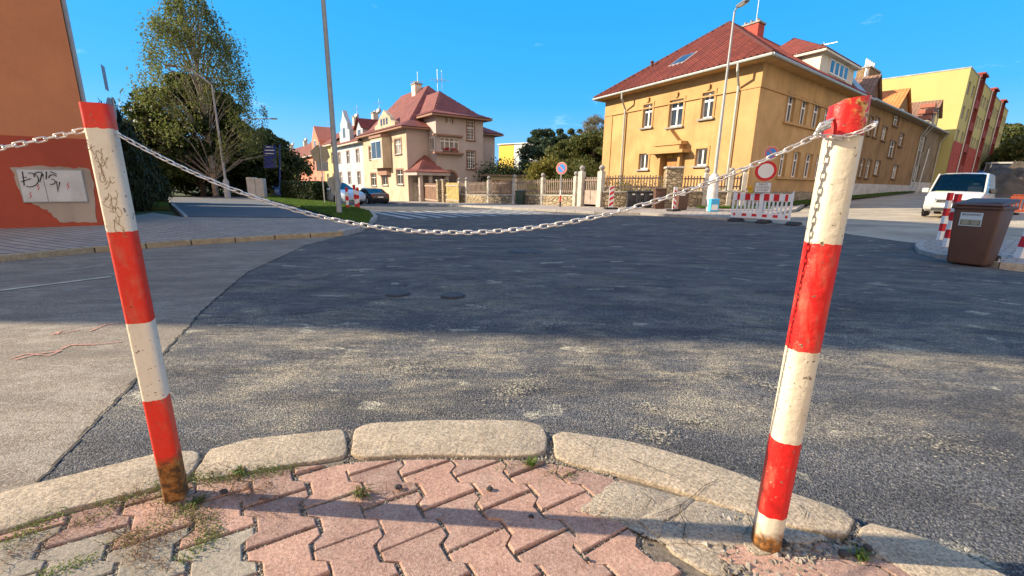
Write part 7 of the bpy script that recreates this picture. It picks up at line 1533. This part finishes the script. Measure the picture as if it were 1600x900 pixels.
# ================================================================== VEHICLES
def carbody(root, prof, W, paint, glass_rng, L, wr=.32, axles=(), clearfront=False, tum=.16):
    """prof: stations (x, z_bottom, z_belt, z_top, half_w) lofted; glass between stations given by glass_rng"""
    sec = []
    for x, zb_, zt1, zt2, hw in prof:
        hr = hw-tum*min(1, max(0, (zt2-zt1))/.5); h = [(hw*.90, zb_), (hw*.985, zb_+.12), (hw, (zb_+zt1)/2), (hw*.985, zt1-.03), (hw*.965, zt1), (hr*.98, zt2-.05 if zt2-zt1 > .1 else zt1+(zt2-zt1)*.6), (hr*.80, zt2), (0, zt2+.015)]
        sec.append([(x, y, z) for y, z in h]+[(x, -y, z) for y, z in h[-2::-1]])
    n = len(sec[0]); mb, gl, gf = MB(), MB(), MB()
    for i in range(len(sec)-1):
        vs = sec[i]+sec[i+1]
        for j in range(n-1):
            f = (j, j+1, n+j+1, n+j); side = j in (4, n-6); top = 5 <= j <= n-7
            g = i in glass_rng['side'] and side or i in glass_rng['screen'] and (top or (side and False))
            tgt = (gf if (i in glass_rng['screen'] and i in glass_rng.get('front', ())) else gl) if g else mb
            tgt.add([vs[a] for a in f], [(0, 1, 2, 3)])
    for s_ in (0, -1): mb.add(sec[s_], [tuple(range(n))])
    for i in range(len(sec)-1): mb.add([sec[i][0], sec[i][-1], sec[i+1][-1], sec[i+1][0]], [(0, 1, 2, 3)])
    def fin(b_, nm, mt, off=0):
        if not b_.v: return None
        bm_ = bmesh.new(); vv = [bm_.verts.new(v) for v in b_.v]
        for f in b_.f: bm_.faces.new([vv[a] for a in f])
        bmesh.ops.remove_doubles(bm_, verts=bm_.verts, dist=1e-4); bmesh.ops.dissolve_degenerate(bm_, dist=1e-4, edges=bm_.edges); bmesh.ops.recalc_face_normals(bm_, faces=bm_.faces)
        me_ = bpy.data.meshes.new(nm); bm_.to_mesh(me_); bm_.free(); me_.materials.append(mt); me_.polygons.foreach_set('use_smooth', [True]*len(me_.polygons)); 
        try: me_.set_sharp_from_angle(angle=R(28))
        except Exception: pass
        o = bpy.data.objects.new(nm, me_); COL.objects.link(o); o.parent = root; return o
    bo = fin(mb, 'body', paint); fin(gl, 'side_glass', M_CARGL); fin(gf, 'windscreen', M_CLEAR if clearfront else M_CARGL)
    for ax in axles:
        for s_ in (-1, 1):
            y = s_*(W/2-.10); m = MB(); m.lathe((ax, y-.10, wr), [(wr*.94, 0), (wr, .02), (wr, .19), (wr*.94, .205)], 24, (0, 1, 0)); wh = m.build('wheel', M_DARK, root, smooth=True, local=True); m = MB(); m.lathe((ax, y-.105, wr), [(wr*.62, 0), (wr*.62, .215)], 20, (0, 1, 0)); m.build('rim', M_ZINC, wh, local=True)
            m = MB(); m.lathe((ax, y-.02 if s_ > 0 else y-.10, wr+.015), [(wr*1.16, 0), (wr*1.16, .126)], 24, (0, 1, 0)); m.build('wheel_arch', mat('arch_black', (.012, .012, .013), .9, 0), root, local=True)
    return bo
def paintm(name, c, r=.3): return mat(name, c, r, .04, 3, spec=.5, coat=.6)
SED = [(-2.28, .42, .70, .72, .74), (-2.2, .24, .90, .93, .84), (-1.75, .2, .95, 1.00, .89), (-.95, .2, .97, 1.36, .9), (.15, .2, .96, 1.43, .9), (.95, .2, .94, .99, .9), (1.7, .2, .82, .88, .88), (2.15, .24, .66, .72, .82), (2.3, .36, .52, .56, .66)]
def sedan(name, px, py, Y, yaw, paint, label, rear=True):
    p = at(px, py, Y); p[2] = G(p[0], p[1])+.005; r_ = thing(name, tuple(p), label, 'car', None, yaw); carbody(r_, SED, 1.8, paint, {'side': (2, 3, 4), 'screen': (2, 4)}, 4.6, .32, (-1.38, 1.42))
    for s_ in (-1, 1):
        m = MB(); m.box((2.14, s_*.62, .58), .16, .34, .13); m.build('headlight', M_LENS, r_, bevel=.02, local=True); m = MB(); m.box((-2.2, s_*.66, .72), .12, .30, .14); m.build('tail_light', M_RLENS, r_, bevel=.02, local=True); m = MB(); m.box((.72, s_*.98, .95), .14, .2, .13); m.build('mirror', paint, r_, bevel=.02, local=True)
    m = MB(); m.box((2.24, 0, .33), .10, .9, .14); m.build('grille', M_BLACKP, r_, local=True); m = MB(); m.box((-2.29, 0, .60), .03, .5, .11); m.build('number_plate', M_WHITE, r_, local=True); m = MB(); m.box((2.30, 0, .40), .03, .5, .11); m.build('number_plate', M_WHITE, r_, local=True)
    return r_
yst = math.atan2(.81, -.58)
sedan('parked_car', 580, 310, 41, yst+.05, paintm('black_car_paint', (.015, .016, .02)), 'black estate car seen from behind in front of the beige house front')
sedan('parked_car', 525, 310, 30.5, yst+math.pi+.35, paintm('pale_blue_car_paint', (.42, .50, .60)), 'silvery pale blue car facing us behind the tall lamp pole')
sedan('parked_car', 549, 305, 47, yst+math.pi, paintm('light_blue_car_paint', (.30, .45, .58)), 'light blue car parked farther off between the bollards and the black car')
sedan('parked_car', 447, 305, 42, yst+math.pi-.2, paintm('mid_blue_car_paint', (.10, .22, .45)), 'blue car parked at the left end of the hedge')
sedan('parked_car', 459, 308, 37, yst+math.pi-.1, paintm('dark_car_paint', (.02, .025, .03)), 'dark car half hidden by the clipped hedge')
# ---- white van
vp = gr(1484, 336); vp[2] = G(vp[0], vp[1]); van = None
vyaw = math.atan2(-vp[1], -vp[0])+R(-7)
vp = np.array(vp)*.92; vp[2] = G(vp[0], vp[1])
vp = np.array([vp[0]-math.cos(vyaw)*1.6*1, vp[1]-math.sin(vyaw)*1.6, 0]); vp[2] = G(vp[0], vp[1])+.03
van = thing('parked_van', tuple(vp), 'white compact van facing us on the sandy street with yellow vest on the dashboard', 'van', None, vyaw)
VP_ = paintm('white_van_paint', (.50, .50, .49), .4)
VAN = [(-2.18, .30, .95, 1.72, .84), (-2.08, .24, 1.02, 1.82, .885), (-1.2, .22, 1.04, 1.86, .9), (.1, .22, 1.04, 1.86, .9), (.62, .22, 1.03, 1.80, .9), (1.36, .22, .98, 1.06, .9), (1.75, .22, .84, .93, .885), (2.05, .24, .66, .80, .84), (2.2, .34, .52, .62, .72)]
carbody(van, VAN, 1.8, VP_, {'side': (3, 4), 'screen': (4,), 'front': (4,)}, 4.4, .31, (-1.3, 1.42), True, .15)
m = MB(); m.box((2.10, 0, .30), .24, 1.62, .20); m.build('bumper', mat('van_bumper_grey', (.36, .37, .38), .55, .06, 3), van, bevel=.04, seg=2, local=True)
m = MB(); m.box((2.19, 0, .27), .12, 1.1, .12); m.build('lower_grille', M_BLACKP, van, local=True)
m = MB(); m.box((2.135, 0, .69), .12, .90, .04); m.box((2.175, 0, .62), .12, .90, .045); gr_ = m.build('grille', M_BLACKP, van, local=True)
for s_ in (-1, 1):
    m = MB(); m.add([(2.04, s_*.47, .58), (2.225, s_*.47, .58), (2.10, s_*.82, .64), (1.86, s_*.86, .64), (2.0, s_*.49, .80), (2.12, s_*.49, .79), (1.98, s_*.85, .86), (1.80, s_*.88, .86)], [(0, 1, 2, 3), (4, 5, 6, 7), (0, 1, 5, 4), (1, 2, 6, 5), (2, 3, 7, 6), (3, 0, 4, 7)]); m.build('headlight', M_LENS, van, bevel=.01, local=True)
    m = MB(); m.box((1.02, s_*1.03, 1.0), .16, .24, .20); m.build('mirror', M_BLACKP if s_ > 0 else VP_, van, bevel=.03, local=True)
    m = MB(); m.tube([(.70, s_*.745, 1.80), (1.37, s_*.84, 1.03)], .035, 6); m.build('pillar', VP_, van, local=True)
m = MB(); m.box((2.235, -.02, .44), .015, .52, .115); pl_ = m.build('number_plate', M_WHITE, van, local=True); m = MB(); m.box((2.244, .215, .443), .006, .045, .108); m.build('blue_strip', M_BLUE, pl_, local=True)
m = MB(); m.lathe((2.185, 0, .655), [(.085, 0), (.085, .014)], 20, (1, 0, .25)); em = m.build('emblem', M_ZINC, van, local=True)
m = MB(); o_ = Vector((2.206, 0, .66)); Y_ = lambda y, z: o_+Vector((-.25*z, y, z))
for a, b_ in (((-.03, .055), (0, .005)), ((0, .005), (.03, .055)), ((-.06, .03), (-.03, -.055)), ((-.03, -.055), (0, -.005)), ((0, -.005), (.03, -.055)), ((.03, -.055), (.06, .03))): m.tube([Y_(*a), Y_(*b_)], .007, 5)
m.build('emblem_letters', M_BLACKP, em, local=True)
m = MB(); m.box((.95, 0, .93), .7, 1.5, .06); m.build('dashboard', M_BLACKP, van, local=True)
for s_ in (-.42, .42): m = MB(); m.box((.0, s_, .55), .16, .5, .75); m.box((.0, s_, 1.31), .12, .26, .2); m.build('seat', M_BLACKP, van, bevel=.04, local=True)
m = MB(); m.box((1.0, -.45, .992), .35, .55, .09); ve = m.build('hi_vis_vest', mat('hi_vis_yellow', (.60, .85, .06), .6, .1, 8), van, bevel=.03, seg=2, local=True)
# truck behind the van
tp = at(1552, 285, 46); tp[2] = G(tp[0], tp[1]); tyaw = math.atan2(-tp[1], -tp[0])+R(14); tk = thing('lorry', tuple(tp), 'dark grey construction lorry with glazed cab and blue crate behind the white van', 'lorry', None, tyaw); DG = mat('truck_dark_grey', (.12, .13, .14), .5, .15, 3)
m = MB(); m.box((1.6, 0, .7), 1.7, 2.3, .9); m.box((.2, 0, .55), 5.4, 1.2, .2); m.build('chassis', DG, tk, bevel=.04, local=True)
m = MB(); m.add([(2.45, -1.1, 1.6), (2.45, 1.1, 1.6), (.8, 1.1, 1.6), (.8, -1.1, 1.6), (2.15, -1.0, 2.75), (2.15, 1.0, 2.75), (.85, 1.0, 2.75), (.85, -1.0, 2.75)], [(0, 1, 5, 4), (1, 2, 6, 5), (2, 3, 7, 6), (3, 0, 4, 7)]); m.build('cab_glass', M_CARGL, tk, local=True)
m = MB(); m.box((1.5, 0, 2.752), 1.6, 2.15, .16)
for a in ((2.45, -1.1, 1.6, 2.15, -1.0), (2.45, 1.1, 1.6, 2.15, 1.0), (.8, 1.1, 1.6, .85, 1.0), (.8, -1.1, 1.6, .85, -1.0)): m.tube([(a[0], a[1], a[2]), (a[3], a[4], 2.76)], .06, 6)
m.build('cab_frame', mat('cab_pale', (.45, .46, .44), .6, .1, 3), tk, local=True)
m = MB(); m.box((-1.2, 0, .95), 3.4, 2.3, .7); m.build('load_bed', DG, tk, local=True); m = MB(); m.box((-.6, -.7, 1.652), 1.1, .8, .55); m.build('crate', M_BLUE, tk, local=True)
for ax in (1.5, -1.7):
    for s_ in (-1, 1): m = MB(); m.lathe((ax, s_*1.05-.15, .5), [(.46, 0), (.5, .04), (.5, .26), (.46, .3)], 20, (0, 1, 0)); wh = m.build('wheel', M_DARK, tk, smooth=True, local=True); m = MB(); m.lathe((ax, s_*1.05-.16, .5), [(.24, 0), (.24, .32)], 14, (0, 1, 0)); m.build('rim', M_GREYP, wh, local=True)
# soil heap and orange plastic barriers at the right edge
def heap(px, py, Y, w_, d_, h_, label, seed):
    p = at(px, py, Y); p[2] = G(p[0], p[1]); rg = np.random.default_rng(seed); m = MB(); n1, n2 = 26, 18; vs = []
    for i in range(n1):
        for j in range(n2):
            u, v = -1+2*i/(n1-1), -1+2*j/(n2-1); z = h_*max(0, (1-u*u)*(1-v*v))**.8*(1+.12*rg.normal())-.15; vs.append((p[0]+u*w_, p[1]+v*d_, p[2]+z))
    m.add(vs, [(i*n2+j, (i+1)*n2+j, (i+1)*n2+j+1, i*n2+j+1) for i in range(n1-1) for j in range(n2-1)]); return tag(m.build('soil_heap', M_SOIL, smooth=2), label, 'heap')
heap(1588, 295, 38, 4.5, 3, 2.6, 'dark heap of dug soil behind the orange barriers', 1)
ob0 = at(1578, 312, 20.5); ob0[2] = G(ob0[0], ob0[1])
def obar(p, yaw, label):
    r_ = thing('plastic_barrier', tuple(p), label, 'barrier', 'orange plastic barriers along the roadworks', yaw); m = MB(); Lp = 1.9
    m.box((Lp/2, 0, .72), Lp, .05, .14); m.box((Lp/2, 0, .12), Lp, .05, .12); m.box((.04, 0, .24), .08, .05, .48); m.box((Lp-.04, 0, .24), .08, .05, .48)
    m.box((Lp/2, 0, .88), Lp*.9, .045, .05)
    for i in range(1, 9): m.box((Lp*i/9, 0, .24), .06, .045, .48); m.box((Lp*i/9, 0, .86), .05, .04, .02)
    m.build('panel', M_ORANGE, r_, bevel=.008, local=True)
    for x in (.25, Lp-.25): m = MB(); m.box((x, 0, 0), .2, .55, .11); m.build('foot', M_DARK, r_, bevel=.02, local=True)
    return r_
o1 = obar(ob0, R(8), 'orange plastic barrier panel left end at the roadworks, cut by the picture edge'); o2 = dup(o1, (ob0[0]+2.0, ob0[1]+.3, G(ob0[0]+2, ob0[1]+.3)), R(4), 'orange plastic barrier panel following the first one, beyond the picture edge')
